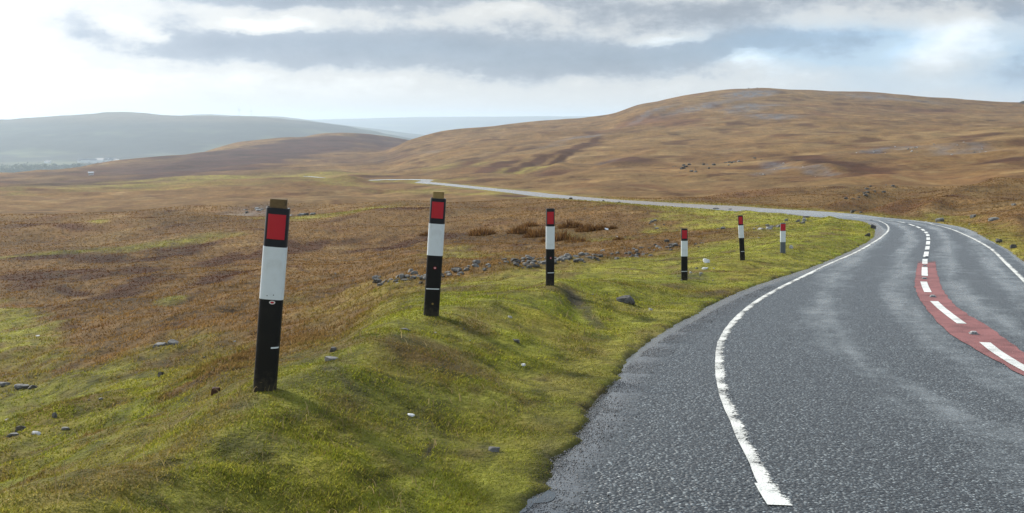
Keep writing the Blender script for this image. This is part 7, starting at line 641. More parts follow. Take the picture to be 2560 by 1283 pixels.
# ------------------------------------------------------------------ grass
TURF = mat_blade('turf_blade', 0.45)
def blades(name, n, r0, r1, seed, seg2, hmul=1.0, region=None, wpx=0.00115):
    rng = np.random.default_rng(seed)
    th = rng.uniform(-0.62, 0.62, n); rho = np.exp(rng.uniform(math.log(r0), math.log(r1), n))
    x = rho * np.sin(th); y = rho * np.cos(th)
    z, s, e, moor, dd, sl = land(x, y)
    _, g, h, st, col = cover(x, y, np.maximum(e, 0), moor, dd, sl)
    tus = noise2(x / 0.42, y / 0.42, 81); tus2 = noise2(x / 1.5, y / 1.5, 82)
    keep = (e > 0.03 + 0.10 * rng.random(n)) & (rng.random(n) > st * 1.1) & (rng.random(n) < 0.62 + 0.5 * tus)
    x, y, z, e, moor, col, g, h, tus, tus2, rho = [q[keep] for q in (x, y, z, e, moor, col, g, h, tus, tus2, rho)]
    n = len(x)
    short = np.clip(1 - moor + g * 0.7, 0, 1)
    hgt = (0.016 * short + 0.052 * (1 - short)) * (1 + 0.55 * tus + 0.35 * tus2) * rng.uniform(0.5, 1.35, n) * hmul * (1 - 0.35 * h)
    hgt = hgt * (0.35 + 0.65 * sstep(0.03, 0.5, e))
    hgt = np.maximum(hgt, 0.008 + rho * 0.0006)
    w = np.maximum(0.0032, rho * wpx) * rng.uniform(0.7, 1.3, n)
    a = rng.uniform(0, 2 * np.pi, n); ln = rng.uniform(0.35, 1.1, n) * hgt
    lx = np.cos(a) * ln + 0.25 * hgt; ly = np.sin(a) * ln
    b = rng.uniform(0, np.pi, n); wx = np.cos(b) * w * 0.5; wy = np.sin(b) * w * 0.5
    # living and dead blades
    dead = rng.random(n) < (0.30 - 0.12 * g) * (1 - h)
    c = col * rng.uniform(0.60, 1.50, n)[:, None]
    c[dead] = 0.45 * c[dead] + 0.55 * STRAW * rng.uniform(0.6, 1.15, dead.sum())[:, None]
    grn = (rng.random(n) < 0.35 * g); c[grn] = 0.5 * c[grn] + 0.5 * C3(.085, .135, .018)
    c = np.clip(c, 0.004, 0.6)
    p = np.c_[x, y, z - 0.006]
    if seg2:
        mid = p + np.c_[lx * 0.35, ly * 0.35, hgt * 0.62]; tip = p + np.c_[lx, ly, hgt]
        W = np.c_[wx, wy, np.zeros(n)]
        V = np.stack([p - W, p + W, mid - W * 0.75, mid + W * 0.75, tip], 1).reshape(-1, 3)
        i = np.arange(n)[:, None] * 5
        f4 = i + np.array([[0, 1, 3, 2]]); f3 = i + np.array([[2, 3, 4]])
        o = mesh_np(name, V, [f4, f3], TURF, np.repeat(c, 5, 0))
    else:
        W = np.c_[wx, wy, np.zeros(n)]; tip = p + np.c_[lx, ly, hgt]
        V = np.stack([p - W, p + W, tip], 1).reshape(-1, 3)
        i = np.arange(n)[:, None] * 3
        o = mesh_np(name, V, [i + np.array([[0, 1, 2]])], TURF, np.repeat(c, 3, 0))
    return tag(o, 'short moorland grass growing over the bank and moor', 'grass', kind='stuff')
blades('grass', 620000, 2.4, 16, 1, True)
blades('grass', 380000, 14, 130, 2, False, 1.1, wpx=0.0014)

def stalks():
    """bent dry stalks over the turf"""
    rng = np.random.default_rng(12); n = 6500
    th = rng.uniform(-.6, .35, n); rho = np.exp(rng.uniform(math.log(2.6), math.log(14), n)); x = rho * np.sin(th); y = rho * np.cos(th)
    z, s, e, moor, dd, sl = land(x, y); tus = noise2(x / .9, y / .9, 83)
    k = (e > .5) & (dd < 0) & (rng.random(n) < .25 + .9 * tus); x, y, z, rho = x[k], y[k], z[k], rho[k]; n = len(x)
    h = rng.uniform(.03, .085, n); a = rng.uniform(0, 6.28, n); L = h * rng.uniform(.5, 1.6, n); w = np.maximum(.0016, rho * .00045)
    b = rng.uniform(0, 3.14, n); W = np.c_[np.cos(b) * w, np.sin(b) * w, 0 * w]; P = np.c_[x, y, z - .005]
    D = np.c_[np.cos(a) * L, np.sin(a) * L, 0 * L]; up = np.c_[0 * h, 0 * h, h]
    m1 = P + D * .25 + up * .6; m2 = P + D * .65 + up * .95; tip = P + D * 1.1 + up * .8
    V = np.stack([P - W, P + W, m1 - W * .8, m1 + W * .8, m2 - W * .6, m2 + W * .6, tip], 1).reshape(-1, 3); i = np.arange(n)[:, None] * 7
    c = C3(.30, .235, .11) * rng.uniform(.5, 1.3, n)[:, None]
    o = mesh_np('dry_grass', V, [i + np.array([[0, 1, 3, 2]]), i + np.array([[2, 3, 5, 4]]), i + np.array([[4, 5, 6]])], TURF, np.repeat(c, 7, 0))
    tag(o, 'bent dry stalks standing over the turf of the bank', 'grass', kind='stuff')
stalks()

# ------------------------------------------------------------------ marker posts
def mat_sleeve():
    m, t, out = mat_new('black_plastic')
    tc = t.new('ShaderNodeTexCoord').outputs['Object']; sp = t.new('ShaderNodeSeparateXYZ'); t.put(sp.inputs[0], tc)
    n = t.noise(tc, 28, 5, 0.7); n2 = t.noise(tc, 7, 4, 0.6)
    mud = t.rng(t.m('ADD', n, t.m('MULTIPLY', sp.outputs[2], -2.2)), 0.20, 0.55)
    c = t.mix(t.rng(n2, 0.5, 0.75, 0, 0.6), (0.007, 0.007, 0.008), (0.020, 0.019, 0.016))
    c = t.mix(t.m('MULTIPLY', mud, 0.7), c, (0.05, 0.042, 0.026))
    b = principled(t, out, **{'Base Color': c, 'Roughness': t.m('ADD', 0.38, t.m('MULTIPLY', n2, 0.3))}); b.inputs['Specular IOR Level'].default_value = 0.3
    return m
SLEEVE = mat_sleeve()
SLEEVE_PLAIN = mat_plain('black_plastic', (0.008, 0.008, 0.009), 0.5, 0.2, 30, 0.25, ((0.022, 0.020, 0.015), 0.6))
GREYSLEEVE = mat_plain('faded_grey_plastic', (0.13, 0.15, 0.165), 0.6, 0.3, 30, 0.3)
REFL_RED = mat_plain('red_reflective_sheet', (0.52, 0.012, 0.028), 0.35, 0.12, 60, 0.5)
BAND = mat_plain('white_reflective_sheet', (0.74, 0.80, 0.83), 0.42, 0.06, 18, 0.5, ((0.45, 0.46, 0.42), 0.35))
TIMBER = mat_plain('weathered_timber', (0.20, 0.135, 0.065), 0.85, 0.45, 60, 0.2, ((0.07, 0.055, 0.04), 0.7), 0.8)
TIMBER_Y = mat_plain('fresh_timber', (0.36, 0.25, 0.10), 0.8, 0.35, 60, 0.2, ((0.14, 0.10, 0.05), 0.4), 0.8)
STICK_W = mat_plain('pale_sticker', (0.75, 0.72, 0.70), 0.5, 0.1, 80)
STICK_Y = mat_plain('ochre_disc', (0.30, 0.20, 0.05), 0.6, 0.2, 80)

def section(a, b, off=0.0, n=40, f0=0.0, f1=1.0, closed=True):
    """outline of the sleeve, from the middle of the front anticlockwise seen from above; f is a share of the turn"""
    pts = []
    for k in range(n if closed else n + 1):
        f = f0 + (f1 - f0) * k / n
        t = -math.pi / 2 + 2 * math.pi * f
        c, s_ = math.cos(t), math.sin(t); e = 0.52
        x = math.copysign(abs(c) ** e, c) * a; y = math.copysign(abs(s_) ** e, s_) * b
        nx, ny = x / (a * a), y / (b * b); L = math.hypot(nx, ny) or 1
        pts.append((x + nx / L * off, y + ny / L * off))
    return pts
def loft(rings, closed=True, cap_top=False, cap_bot=False):
    bm = bmesh.new(); vs = [[bm.verts.new(p) for p in r] for r in rings]
    for r0, r1 in zip(vs[:-1], vs[1:]):
        n = len(r0)
        for k in range(n if closed else n - 1):
            bm.faces.new((r0[k], r0[(k + 1) % n], r1[(k + 1) % n], r1[k]))
    if cap_top: bm.faces.new(vs[-1])
    if cap_bot: bm.faces.new(list(reversed(vs[0])))
    bmesh.ops.recalc_face_normals(bm, faces=bm.faces)
    return bm
def ring(sec, z): return [(x, y, z) for x, y in sec]
def face_patch(a, b, off, x0, x1, z0, z1, tilt=0.0, nseg=12):
    """a thin sheet stuck on the curved front, between x0 and x1"""
    bm = bmesh.new(); e = 0.52
    def fy(x):
        c = min(abs(x) / a, 0.999) ** (1 / e); return -b * (max(1 - c * c, 0)) ** (e / 2)
    grid = []
    for side in (off, off - 0.0012):
        rows = []
        for z in (z0, z1):
            rows.append([bm.verts.new((x, fy(x) - side, z + tilt * (x - x0))) for x in np.linspace(x0, x1, nseg)])
        grid.append(rows)
    o, i = grid
    for k in range(nseg - 1):
        bm.faces.new((o[0][k], o[0][k + 1], o[1][k + 1], o[1][k]))
        bm.faces.new((i[0][k], i[1][k], i[1][k + 1], i[0][k + 1]))
        bm.faces.new((o[1][k], o[1][k + 1], i[1][k + 1], i[1][k])); bm.faces.new((o[0][k], i[0][k], i[0][k + 1], o[0][k + 1]))
    bm.faces.new((o[0][0], o[1][0], i[1][0], i[0][0])); bm.faces.new((o[0][-1], i[0][-1], i[1][-1], o[1][-1]))
    bmesh.ops.recalc_face_normals(bm, faces=bm.faces); return bm
def disc(a, b, off, x, z, rx, rz, n=20, hole=0.0):
    bm = bmesh.new(); e = 0.52
    def fy(q):
        c = min(abs(q) / a, 0.999) ** (1 / e); return -b * (max(1 - c * c, 0)) ** (e / 2)
    rim = [(x + rx * math.cos(2 * math.pi * k / n), z + rz * math.sin(2 * math.pi * k / n)) for k in range(n)]
    f = [bm.verts.new((p, fy(p) - off, q)) for p, q in rim]; g = [bm.verts.new((p, fy(p) - off + 0.001, q)) for p, q in rim]
    bm.faces.new(f)
    for k in range(n): bm.faces.new((f[k], g[k], g[(k + 1) % n], f[(k + 1) % n]))
    bmesh.ops.recalc_face_normals(bm, faces=bm.faces); return bm

POST_SPEC = [
    dict(red=(.033, .166), white=(.208, .492), line=(.755, .30, .95), sticker=('w', .503), dot=.925, stub='old', yaw=9, label='nearest and tallest marker post with a weathered timber stub standing out of its top'),
    dict(red=(.028, .165), white=(.212, .480), line=(.765, -1, 1), sticker=('r', .580), dot=.890, stub='new', yaw=3, label='marker post with a yellowish timber stub on top, beside the end of the rubble'),
    dict(red=(.037, .195), white=(.227, .522), line=(.833, -.6, 1), sticker=('r', .635), dot=None, stub=None, yaw=0, label='black marker post without timber stub standing on the grassy crest before the broad rubble'),
    dict(red=(.025, .185), white=(.230, .530), line=(.822, -1, 1), sticker=None, dot=None, stub=None, yaw=-6, label='upright marker post with small white stones in the grass to its right'),
    dict(red=(.022, .186), white=(.215, .495), line=(.798, -.5, 1), sticker=None, dot=None, stub=None, yaw=-12, label='slim marker post tilting to the left behind the small white stones'),
    dict(red=(.020, .245), white=(.260, .625), line=None, sticker=None, dot=None, stub=None, yaw=-10, grey=True, label='shortest marker post with a faded grey lower part'),
]
def build_posts():
    for (x, y, z0, h, lean, w, stub), sp in zip(POSTS, POST_SPEC):
        zg = land(np.array([x]), np.array([y]))[0][0]
        dzg = zg - z0
        root = empty('marker_post', (x, y, zg)); root.rotation_euler = (0, math.atan(lean), R(sp['yaw']))
        tag(root, sp['label'], 'post', 'marker posts along the inside of the bend')
        H = h - dzg; a = w / 2; b = a * 0.72; grey = sp.get('grey')
        rings = [ring(section(a, b), -0.25), ring(section(a, b), H * 0.5), ring(section(a, b), H - 0.003), ring(section(a, b, -0.002), H),
                 ring(section(a, b, -0.009), H), ring(section(a, b, -0.010), H - 0.05)]
        link_bm('sleeve', loft(rings, True, True), GREYSLEEVE if grey else SLEEVE, root, True)
        zf = lambda f: H * (1 - f)
        f0, f1 = sp['red']; k = 0.90 if grey else 0.74
        link_bm('reflector', face_patch(a, b, 0.0022, -a * k, a * k, zf(f1), zf(f0)), REFL_RED, root)
        f0, f1 = sp['white']; s0 = 0.33
        secs = lambda off: section(a, b, off, 36, -s0, s0, False)
        rr = [ring(secs(0.0002), zf(f1)), ring(secs(0.0016), zf(f1)), ring(secs(0.0016), zf(f0)), ring(secs(0.0002), zf(f0))]
        link_bm('white_band', loft(rr, False), BAND, root)
        if sp['stub'] == 'old':
            for sx in (-.35, .18): link_bm('screw', disc(a, b, 0.0024, a * sx, zf(.468 - .01 * sx), a * .045, 0.003, 10), SLEEVE_PLAIN, root)
        if sp['line']:
            f, l0, l1 = sp['line']
            link_bm('paint_line', face_patch(a, b, 0.0018, a * l0 * 0.985, a * l1 * 0.985, zf(f) - 0.0045, zf(f) + 0.0045, 0.10 if l0 > 0 else 0.03), BAND, root)
        if sp['sticker']:
            c, f = sp['sticker']; mt = STICK_W if c == 'w' else REFL_RED
            st = link_bm('sticker', disc(a, b, 0.0022, a * 0.12, zf(f) - 0.004, a * (0.26 if c == 'w' else .19), 0.011), mt, root)
            link_bm('sticker_mark', disc(a, b, 0.0030, a * 0.12, zf(f) - 0.004, a * (0.15 if c == 'w' else .08), 0.006), REFL_RED if c == 'w' else STICK_W, st)
        if sp['dot']:
            link_bm('disc', disc(a, b, 0.0018, a * 0.1, zf(sp['dot']), a * 0.13, 0.0095), STICK_Y if sp['stub'] == 'new' else SLEEVE, root)
        if sp['stub']:
            q = 0.70 * a; hh = max(stub, 0.035)
            rnd = random.Random(3); r = [(-q, -q * .8), (q, -q * .8), (q, q * .8), (-q, q * .8)]
            def rr_(o, z): 
                out = []
                for (X, Y) in r:
                    for (dx, dy) in (((-1 if X > 0 else 1) * o, 0), (0, (-1 if Y > 0 else 1) * o)):
                        out.append((X + dx, Y + dy, z + 0.02 * X))
                # order around
                out.sort(key=lambda p: math.atan2(p[1], p[0])); return out
            bm = loft([rr_(.006, H - 0.3), rr_(.006, H + hh - .004), rr_(.010, H + hh)], True, True)
            link_bm('timber_stub', bm, TIMBER if sp['stub'] == 'old' else TIMBER_Y, root)
build_posts()

# ------------------------------------------------------------------ stones
ROCKS = [mat_rock('dark_stone', (0.038, 0.034, 0.028), (0.115, 0.105, 0.090), 0.35), mat_rock('grey_stone', (0.090, 0.085, 0.075), (0.205, 0.198, 0.180), 0.6), mat_rock('pale_stone', (0.30, 0.29, 0.27), (0.52, 0.51, 0.49), 0.4), mat_rock('white_stone', (0.62, 0.62, 0.60), (0.80, 0.80, 0.78), 0.1)]
def stone_mesh(seed, sx, sy, sz, mat):
    """angular weathered stone: a ball cut by random planes, then roughened; size 1 across, sits on z=0"""
    rnd = random.Random(seed); bm = bmesh.new(); bmesh.ops.create_icosphere(bm, subdivisions=3, radius=0.5)
    planes = []
    for _ in range(9):
        n = Vector((rnd.gauss(0, 1), rnd.gauss(0, 1), rnd.gauss(0, 0.8))).normalized(); planes.append((n, rnd.uniform(0.22, 0.40)))
    planes.append((Vector((rnd.uniform(-.25, .25), rnd.uniform(-.25, .25), 1)).normalized(), rnd.uniform(0.25, 0.38)))
    for v in bm.verts:
        for n, d in planes:
            k = v.co.dot(n) - d
            if k > 0: v.co -= n * k * 0.94
        v.co += Vector((rnd.gauss(0, 1), rnd.gauss(0, 1), rnd.gauss(0, 1))) * 0.008
    zs = [v.co.z for v in bm.verts]; xs = [v.co.x for v in bm.verts]; ys = [v.co.y for v in bm.verts]
    wx = max(xs) - min(xs); wy = max(ys) - min(ys); wz = max(zs) - min(zs)
    for v in bm.verts:
        v.co.x = (v.co.x - (max(xs) + min(xs)) / 2) / wx * sx; v.co.y = (v.co.y - (max(ys) + min(ys)) / 2) / wy * sy; v.co.z = (v.co.z - min(zs)) / wz * sz
    me = bpy.data.meshes.new('stone'); bm.to_mesh(me); bm.free()
    me.materials.append(mat)
    return me
STONE_POOL = [[stone_mesh(100 * m + k, 1.0, 0.75 + 0.05 * k, 0.62 + 0.06 * (k % 3), ROCKS[m]) for k in range(6)] for m in range(3)]
RS = random.Random(8)
def put_stone(x, y, w, hgt, tone, label, name='stone', group=None, sink=0.3, rz=None):
    m = 0 if tone < 0.38 else 1 if tone < 0.66 else 2 if tone < .86 else 3
    zg = float(land(np.array([x]), np.array([y]))[0][0])
    if hgt is None:
        me = RS.choice(STONE_POOL[m]); o = bpy.data.objects.new(name, me); k = w
        o.scale = (k, k * RS.uniform(.8, 1.1), k * RS.uniform(.7, 1.05)); hz = k * 0.65
    else:
        k = 1 / (1 - sink)
        me = stone_mesh(RS.randint(0, 10 ** 6), w, w * RS.uniform(.6, .9), hgt * k, ROCKS[m]); o = bpy.data.objects.new(name, me); hz = hgt * k
    o.location = (x, y, zg - hz * sink)
    o.rotation_euler = (RS.uniform(-.08, .08), RS.uniform(-.08, .08), RS.uniform(0, 6.28) if rz is None else rz)
    COLL.objects.link(o); tag(o, label, 'stone' if w < 1.2 else 'rock', group); return o
def build_stones():
    for x, y, w, h, tone, lab in STONES:
        put_stone(x, y, w * .88, max(h, w * .26) * .85, tone, lab, rz=RS.uniform(-.25, .25), sink=.42)
    for x, y, w, _ in RUBBLE:
        o = put_stone(x, y, w * .85, None, RS.choice([.2, .3, .5, .5, .6]), 'grey weathered stone tumbled in the long rubble line behind the marker posts', 'rubble_stone', 'stones of the tumbled wall', RS.uniform(.1, .4))
    NAMES = dict(post=('grey stone in the rubble heap behind the short marker post', 'stones behind the short post'), mid=('grey stone in the loose cluster on the grass beyond the fourth marker post', 'stones beyond the fourth post'),
                 moor=('grey stone of the low outcrop on the brown moor behind the nearest post', 'stones of the moor outcrop'), slope=('grey boulder of the broken ledge on the hillside above the far road', 'boulders of the hillside ledge'),
                 ridge=('dark boulder along the grassy step above the bend', 'boulders of the grassy step'), scree=('pale stone in the scree scattered across the right hillside', 'stones of the right hillside scree'), grass=('small half-sunk stone scattered in the grass', 'small stones scattered in the grass'))
    for k, L in OUTCROPS.items():
        for x, y, w, _ in L:
            s_ = road_frame(np.array([x]), np.array([y])); 
            if max(s_[0][0], s_[1][0]) < 0.4: continue
            tone = {'ridge': .25, 'slope': RS.choice([.2, .3, .5]), 'scree': RS.choice([.5, .6, .7])}.get(k, RS.choice([.3, .5, .5, .7]))
            put_stone(x, y, w * (.5 if k == 'scree' else .55 if k in ('ridge', 'slope') else .8), None, tone, NAMES[k][0], 'outcrop_stone' if k != 'grass' else 'small_stone', NAMES[k][1], RS.uniform(.2, .45))
    for x, y, w in MARKERS:
        put_stone(x, y, w * 1.15, None, .3, 'dark stone set at the edge of the far stretch of road', 'roadside_stone', 'marker stones along the far road', .1)
    for q, (x, y, z) in enumerate(CAIRNS):
        zg = float(land(np.array([x]), np.array([y]))[0][0])
        o = put_stone(x, y, 1.3, 1.1, .3, ['small cairn on the summit of the right hill, left of its pair', 'small cairn on the summit of the right hill, right of its pair'][q], 'cairn', None, .2)
        o['category'] = 'cairn'
    x, y, z = SKYROCK
    put_stone(x, y, 6, 2.5, .25, 'dark rock on the skyline at the right edge', 'skyline_rock', None, .3)
build_stones()

def build_lump():
    x, y, z = LUMP; zg = float(land(np.array([x]), np.array([y]))[0][0])
    m = mat_rock('rotten_wood', (0.035, 0.016, 0.010), (0.12, 0.05, 0.025), 0.0)
    o = bpy.data.objects.new('rotten_stump', stone_mesh(77, 0.10, 0.085, 0.10, m)); o.location = (x, y, zg - 0.02); COLL.objects.link(o)
    tag(o, 'rust brown lump like a rotten stump left of the nearest post', 'stump')
build_lump()

# ------------------------------------------------------------------ rushes, litter, studs, puddle
RUSH = mat_blade('rush_blade', 0.3)
def build_rushes():
    labels = ['isolated round brown rush clump left of the third marker post'] + [None] * 10 + ['low brown rush patch to the left of the second marker post']
    for q, (x, y, w, h) in enumerate(RUSHES):
        rng = np.random.default_rng(50 + q); n = 380
        a = rng.uniform(0, 6.28, n); r = np.sqrt(rng.random(n)) * w * 0.62
        px = x + r * np.cos(a); py = y + r * np.sin(a) * 0.8; pz = land(px, py)[0] - 0.02
        hh = 0.95 * h * rng.uniform(.4, 1.1, n) * (1 - 0.5 * (r / (w * .5)) ** 2)
        lx = np.cos(a) * r * 0.25 + rng.normal(0, .12, n) * hh; ly = np.sin(a) * r * .25 + rng.normal(0, .12, n) * hh
        b = rng.uniform(0, 3.14, n); W = np.c_[np.cos(b), np.sin(b), 0 * b] * 0.010 * max(1, y / 25)
        P = np.c_[px, py, pz]; tip = P + np.c_[lx, ly, hh]; mid = P + np.c_[lx * .4, ly * .4, hh * .6]
        V = np.stack([P - W, P + W, mid - W * .8, mid + W * .8, tip], 1).reshape(-1, 3); i = np.arange(n)[:, None] * 5
        c = np.where(rng.random(n)[:, None] < .6, C3(.22, .115, .040), C3(.12, .060, .026)) * rng.uniform(.7, 1.3, n)[:, None]
        o = mesh_np('rush_clump', V - np.array([x, y, 0]) * 1.0, [i + np.array([[0, 1, 3, 2]]), i + np.array([[2, 3, 4]])], RUSH, np.repeat(c, 5, 0)); o.location = (x, y, 0)
        tag(o, labels[q] or 'tall brown rush clump in the thicket behind the third marker post', 'plant', None if labels[q] else 'rush clumps of the thicket')
build_rushes()

PAPER = mat_plain('white_paper', (0.80, 0.82, 0.82), 0.6, 0.05, 20)
def build_litter():
    lab = ['scrap of white litter by the right end of the rushes', 'second scrap of white litter, a little below and right of the first']
    for q, (x, y, z) in enumerate(LITTER):
        zg = float(land(np.array([x]), np.array([y]))[0][0]); rnd = random.Random(q)
        bm = bmesh.new(); bmesh.ops.create_grid(bm, x_segments=6, y_segments=5, size=0.11)
        for v in bm.verts: v.co.z = 0.03 * rnd.random() + 0.05 * abs(v.co.x * 6) ** 1.5 * 0.5; v.co.y *= 0.7
        o = link_bm('litter', bm, PAPER); o.location = (x, y, zg + 0.04); o.rotation_euler = (.5, .2, q)
        tag(o, lab[q], 'litter')
build_litter()

CAST = mat_plain('worn_cast_iron', (0.20, 0.20, 0.20), 0.5, 0.4, 80, 0.5, ((0.09, 0.06, 0.045), .5)); RUBBER = mat_plain('white_rubber', (0.45, 0.43, 0.41), 0.6, 0.3, 80)
GLASS = mat_plain('stud_glass', (0.10, 0.12, 0.13), 0.1, 0.1, 80, 0.8)
def bevel_box(sx, sy, sz, z0=0.0, top=0.75, bev=0.006):
    bm = bmesh.new(); bmesh.ops.create_cube(bm, size=1.0)
    for v in bm.verts:
        k = top if v.co.z > 0 else 1.0
        v.co = Vector((v.co.x * sx * k, v.co.y * sy * k, z0 + (v.co.z + .5) * sz))
    bmesh.ops.bevel(bm, geom=bm.edges[:], offset=bev, segments=2, affect='EDGES'); return bm
def build_studs():
    first = None; labs = ['nearest road stud, on the red strip between the two longest dashes', 'road stud on the red strip where it starts to widen', 'road stud on the red strip below its narrow top part', 'road stud in the narrow top of the red strip', 'small road stud beyond the end of the red strip']
    for q, (x, y, z) in enumerate(STUDS):
        z = float(road_z(x, y)[0]); d, k, f = near_road(np.array([x]), np.array([y])); t = ROAD[k[0] + 1, :2] - ROAD[k[0], :2]
        root = empty('road_stud', (x, y, z + 0.005)); root.rotation_euler = (0, 0, math.atan2(t[1], t[0]) - math.pi / 2)
        tag(root, labs[q], 'road stud', 'reflecting studs on the centre line')
        if first is None:
            ps = [link_bm('housing', bevel_box(.095, .11, .016), CAST), link_bm('insert', bevel_box(.07, .06, .016, .014, .8), RUBBER)]
            for s in (-1, 1): 
                bm = bmesh.new(); bmesh.ops.create_uvsphere(bm, u_segments=12, v_segments=8, radius=0.007)
                for v in bm.verts: v.co += Vector((s * .016, -.028, .022))
                ps.append(link_bm('reflector', bm, GLASS, None, True))
            first = ps
        else:
            ps = [p.copy() for p in first]
            for p in ps: COLL.objects.link(p)
        for p in ps: p.parent = root
build_studs()

def build_gravel():
    """loose chippings washed to the edge of the tarmac"""
    rng = np.random.default_rng(9); n = 20000
    y = np.exp(rng.uniform(math.log(2.6), math.log(16), n)); 
    E = ROAD; 
    wl = np.interp(y, E[:90, 1], E[:90, 3]); cx = np.interp(y, E[:90, 1], E[:90, 0])
    s = np.abs(rng.normal(0, .16, n)) - 0.10
    x = cx - wl + s * 1.0
    keep = (np.abs(x / y) < .7); x, y = x[keep], y[keep]; n = len(x)
    z = road_z(x, y)
    r = rng.uniform(.002, .005, n) * np.where(rng.random(n) < .04, 1.6, 1)
    base = np.array([(1, 0, 0), (-1, 0, 0), (0, 1, 0), (0, -1, 0), (0, 0, .8), (0, 0, -.6)], float)
    J = base[None] * rng.uniform(.6, 1.3, (n, 6, 3)) + rng.normal(0, .2, (n, 6, 3))
    V = (J * r[:, None, None] + np.c_[x, y, z + r * .5][:, None]).reshape(-1, 3)
    F = np.array([(0, 2, 4), (2, 1, 4), (1, 3, 4), (3, 0, 4), (2, 0, 5), (1, 2, 5), (3, 1, 5), (0, 3, 5)])
    idx = (np.arange(n)[:, None, None] * 6 + F[None]).reshape(-1, 3)
    c = np.repeat(rng.uniform(.04, .20, n)[:, None] * np.array([[1, 1.0, 1.02]]), 6, 0)
    m, t, out = mat_new('chippings'); at = t.new('ShaderNodeAttribute', attribute_name='Col')
    principled(t, out, **{'Base Color': at.outputs['Color'], 'Roughness': 0.45})
    tag(mesh_np('gravel', V, [idx], m, c, smooth=False), 'loose grey chippings along the tarmac edge', 'gravel', kind='stuff')
build_gravel()

def build_puddle():
    m, t, out = mat_new('puddle_water'); principled(t, out, **{'Base Color': (0.03, 0.035, 0.035), 'Roughness': 0.04, 'IOR': 1.33})
    x0, y0, _ = PUDDLE
    bm = bmesh.new(); rnd = random.Random(4); n = 40; vs = []
    for k in range(n):
        a = 2 * math.pi * k / n; r = 1 + .25 * math.sin(3 * a + 1) + .15 * math.sin(5 * a + 2) + .06 * rnd.uniform(-1, 1)
        X = x0 + .09 * r * math.cos(a) + .10 * r * math.sin(a) * .6; Y = y0 + .22 * r * math.sin(a)
        vs.append(bm.verts.new((X, Y, float(road_z(X, Y)[0]) + .004)))
    bm.faces.new(vs); tag(link_bm('water', bm, m), 'small shallow puddle at the turf edge of the tarmac', 'puddle', kind='structure')
build_puddle()

# ------------------------------------------------------------------ far things
WALLW = mat_plain('white_render', (0.78, 0.78, 0.74), 0.8, 0.1, 1.0); SLATE = mat_plain('slate_roof', (0.12, 0.12, 0.13), 0.6, 0.2, 1.0); STEEL = mat_plain('pale_steel', (0.55, 0.57, 0.58), 0.5, 0.1, 1.0)
def gable(sx, sy, sz, rise):
    bm = bmesh.new(); a, b = sx / 2, sy / 2
    v = [bm.verts.new(p) for p in [(-a, -b, -1), (a, -b, -1), (a, b, -1), (-a, b, -1), (-a, -b, sz), (a, -b, sz), (a, b, sz), (-a, b, sz), (-a, 0, sz + rise), (a, 0, sz + rise)]]
    for f in [(0, 1, 5, 4), (2, 3, 7, 6), (1, 2, 6, 9, 5), (3, 0, 4, 8, 7), (3, 2, 1, 0)]: bm.faces.new([v[i] for i in f])
    r = bmesh.new(); a += .25; e = .3; t = .15
    p = [(-a, -b - e, sz - e * rise / b), (a, -b - e, sz - e * rise / b), (a, 0, sz + rise), (-a, 0, sz + rise), (-a, b + e, sz - e * rise / b), (a, b + e, sz - e * rise / b)]
    lo = [r.verts.new((x, y, z + .03)) for x, y, z in p]; hi = [r.verts.new((x, y, z + .03 + t)) for x, y, z in p]
    for f in [(0, 1, 2, 3), (3, 2, 5, 4)]: r.faces.new([hi[i] for i in f]); r.faces.new([lo[i] for i in reversed(f)])
    for i, j in [(0, 1), (1, 2), (2, 5), (5, 4), (4, 3), (3, 0)]: r.faces.new((lo[i], lo[j], hi[j], hi[i]))
    return bm, r
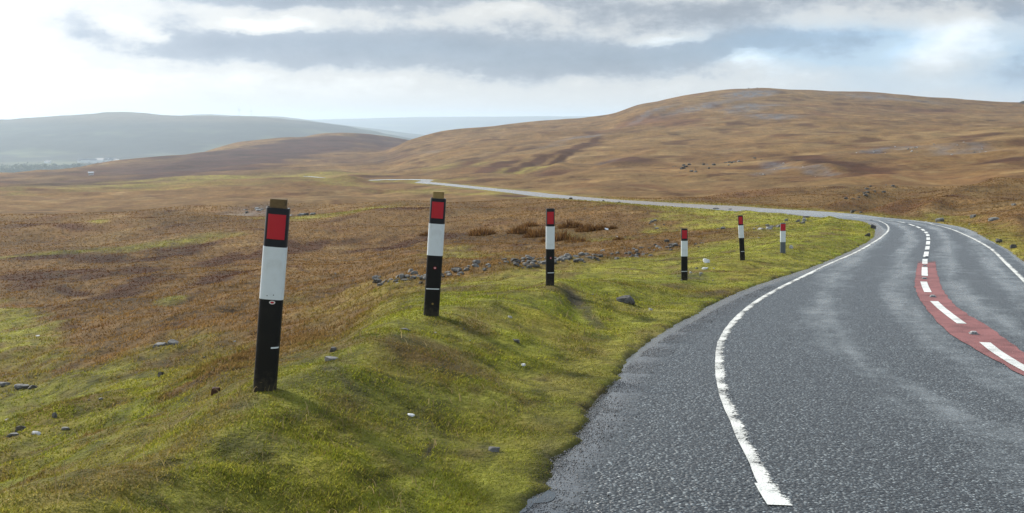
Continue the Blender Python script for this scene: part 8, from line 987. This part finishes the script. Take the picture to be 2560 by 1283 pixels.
def build_far_things():
    x, y, z = FARM; zg = float(land(np.array([x]), np.array([y]))[0][0])
    root = empty('white_hut', (x, y, zg)); root.rotation_euler = (0, 0, .3); tag(root, 'tiny white hut far out on the edge of the moor', 'hut')
    w, r = gable(2.3, 1.8, 1.2, .4); link_bm('wall', w, WALLW, root); link_bm('roof', r, STEEL, root)
    hm = None
    for q, (x, y) in enumerate(VILLAGE):
        rnd = random.Random(q); root = empty('village_house', (x, y, far_z(x, y))); root.rotation_euler = (0, 0, rnd.uniform(-.6, .6)); k = rnd.uniform(.8, 1.5); root.scale = (k, k, k)
        tag(root, 'pale house in the hazy valley village beyond the moor', 'house', 'houses of the valley village')
        if hm is None:
            w, r = gable(22, 9, 6, 3.5); hm = [link_bm('wall', w, WALLW), link_bm('roof', r, SLATE)]; ps = hm
        else:
            ps = [p.copy() for p in hm]
            for p in ps: COLL.objects.link(p)
        for p in ps: p.parent = root
    for q, (x, y, z, h) in enumerate(TURBINES):
        root = empty('wind_turbine', (x, y, far_z(x, y) - 2)); tag(root, ['taller thin mast with a rotor on the hazy far ridge', 'shorter thin mast with a rotor on the hazy far ridge'][q], 'wind turbine', 'wind turbines on the far ridge')
        h += 2
        bm = loft([[(rr * math.cos(k * math.pi / 6), rr * math.sin(k * math.pi / 6), zz) for k in range(12)] for rr, zz in ((1.1, 0), (.7, h * .72))], True, True); link_bm('tower', bm, STEEL, root, True)
        nb = bevel_box(1.6, 3.0, 1.5, h * .72 - .3, .9, .2); link_bm('nacelle', nb, STEEL, root)
        for k in range(3):
            a = k * 2.094 + .1; bm = bmesh.new(); L = h * .28
            vs = []
            for rr, ww in ((.3, .55), (L * .25, .8), (L, .2)):
                for sx, sy in ((-ww, -.15), (ww, -.15), (ww, .15), (-ww, .15)):
                    vs.append(bm.verts.new((sx * math.cos(a) + rr * math.sin(a), -1.9 + sy, h * .72 + .5 - sx * math.sin(a) + rr * math.cos(a))))
            for s in (0, 4):
                for e in range(4): bm.faces.new((vs[s + e], vs[s + (e + 1) % 4], vs[s + 4 + (e + 1) % 4], vs[s + 4 + e]))
            bm.faces.new(vs[8:12]); bm.faces.new(list(reversed(vs[0:4]))); bmesh.ops.recalc_face_normals(bm, faces=bm.faces)
            link_bm('blade', bm, STEEL, root)
    # woods and hedges in the valley just beyond the moor's edge
    rng = np.random.default_rng(31); V = []; C = []; n = 900
    for k in range(n):
        t = rng.uniform(-.60, -.36); y = rng.choice([2655, 2690, 2720, 2800, 2900]) + rng.normal(0, 8); x = t * y
        zz = far_z(x, y); r = rng.uniform(4, 9)
        m = 26; d = rng.normal(0, 1, (m, 3)); d /= np.linalg.norm(d, axis=1)[:, None]; d *= rng.random((m, 1)) ** .33 * r
        p = np.array([x, y, zz + r * .7]) + d * (1, 1, .8); q = rng.normal(0, 1.6, (m, 3, 3)); V.append((p[:, None] + q).reshape(-1, 3)); C.append(np.repeat(np.tile(C3(.035, .045, .020), (m, 1)) * rng.uniform(.6, 1.5, (m, 1)), 3, 0))
    V = np.concatenate(V); tag(mesh_np('treeline', V, [np.arange(len(V)).reshape(-1, 3)], TURF, np.concatenate(C)), 'line of small trees and hedges in the valley beyond the moor edge', 'trees', kind='stuff')
build_far_things()

# ------------------------------------------------------------------ haze
def build_haze():
    m, t, out = mat_new('valley_haze')
    v = t.new('ShaderNodeVolumePrincipled'); v.inputs['Color'].default_value = (0.74, 0.88, 1.0, 1); v.inputs['Density'].default_value = 1.05e-4; v.inputs['Anisotropy'].default_value = 0.35
    t.l.new(v.outputs[0], out.inputs['Volume'])
    bm = bmesh.new(); bmesh.ops.create_cube(bm, size=1.0)
    for w in bm.verts: w.co = Vector((w.co.x * 27000, 6500 + w.co.y * 20000, -90 + w.co.z * 370))
    tag(link_bm('haze', bm, m), kind='stuff')
build_haze()
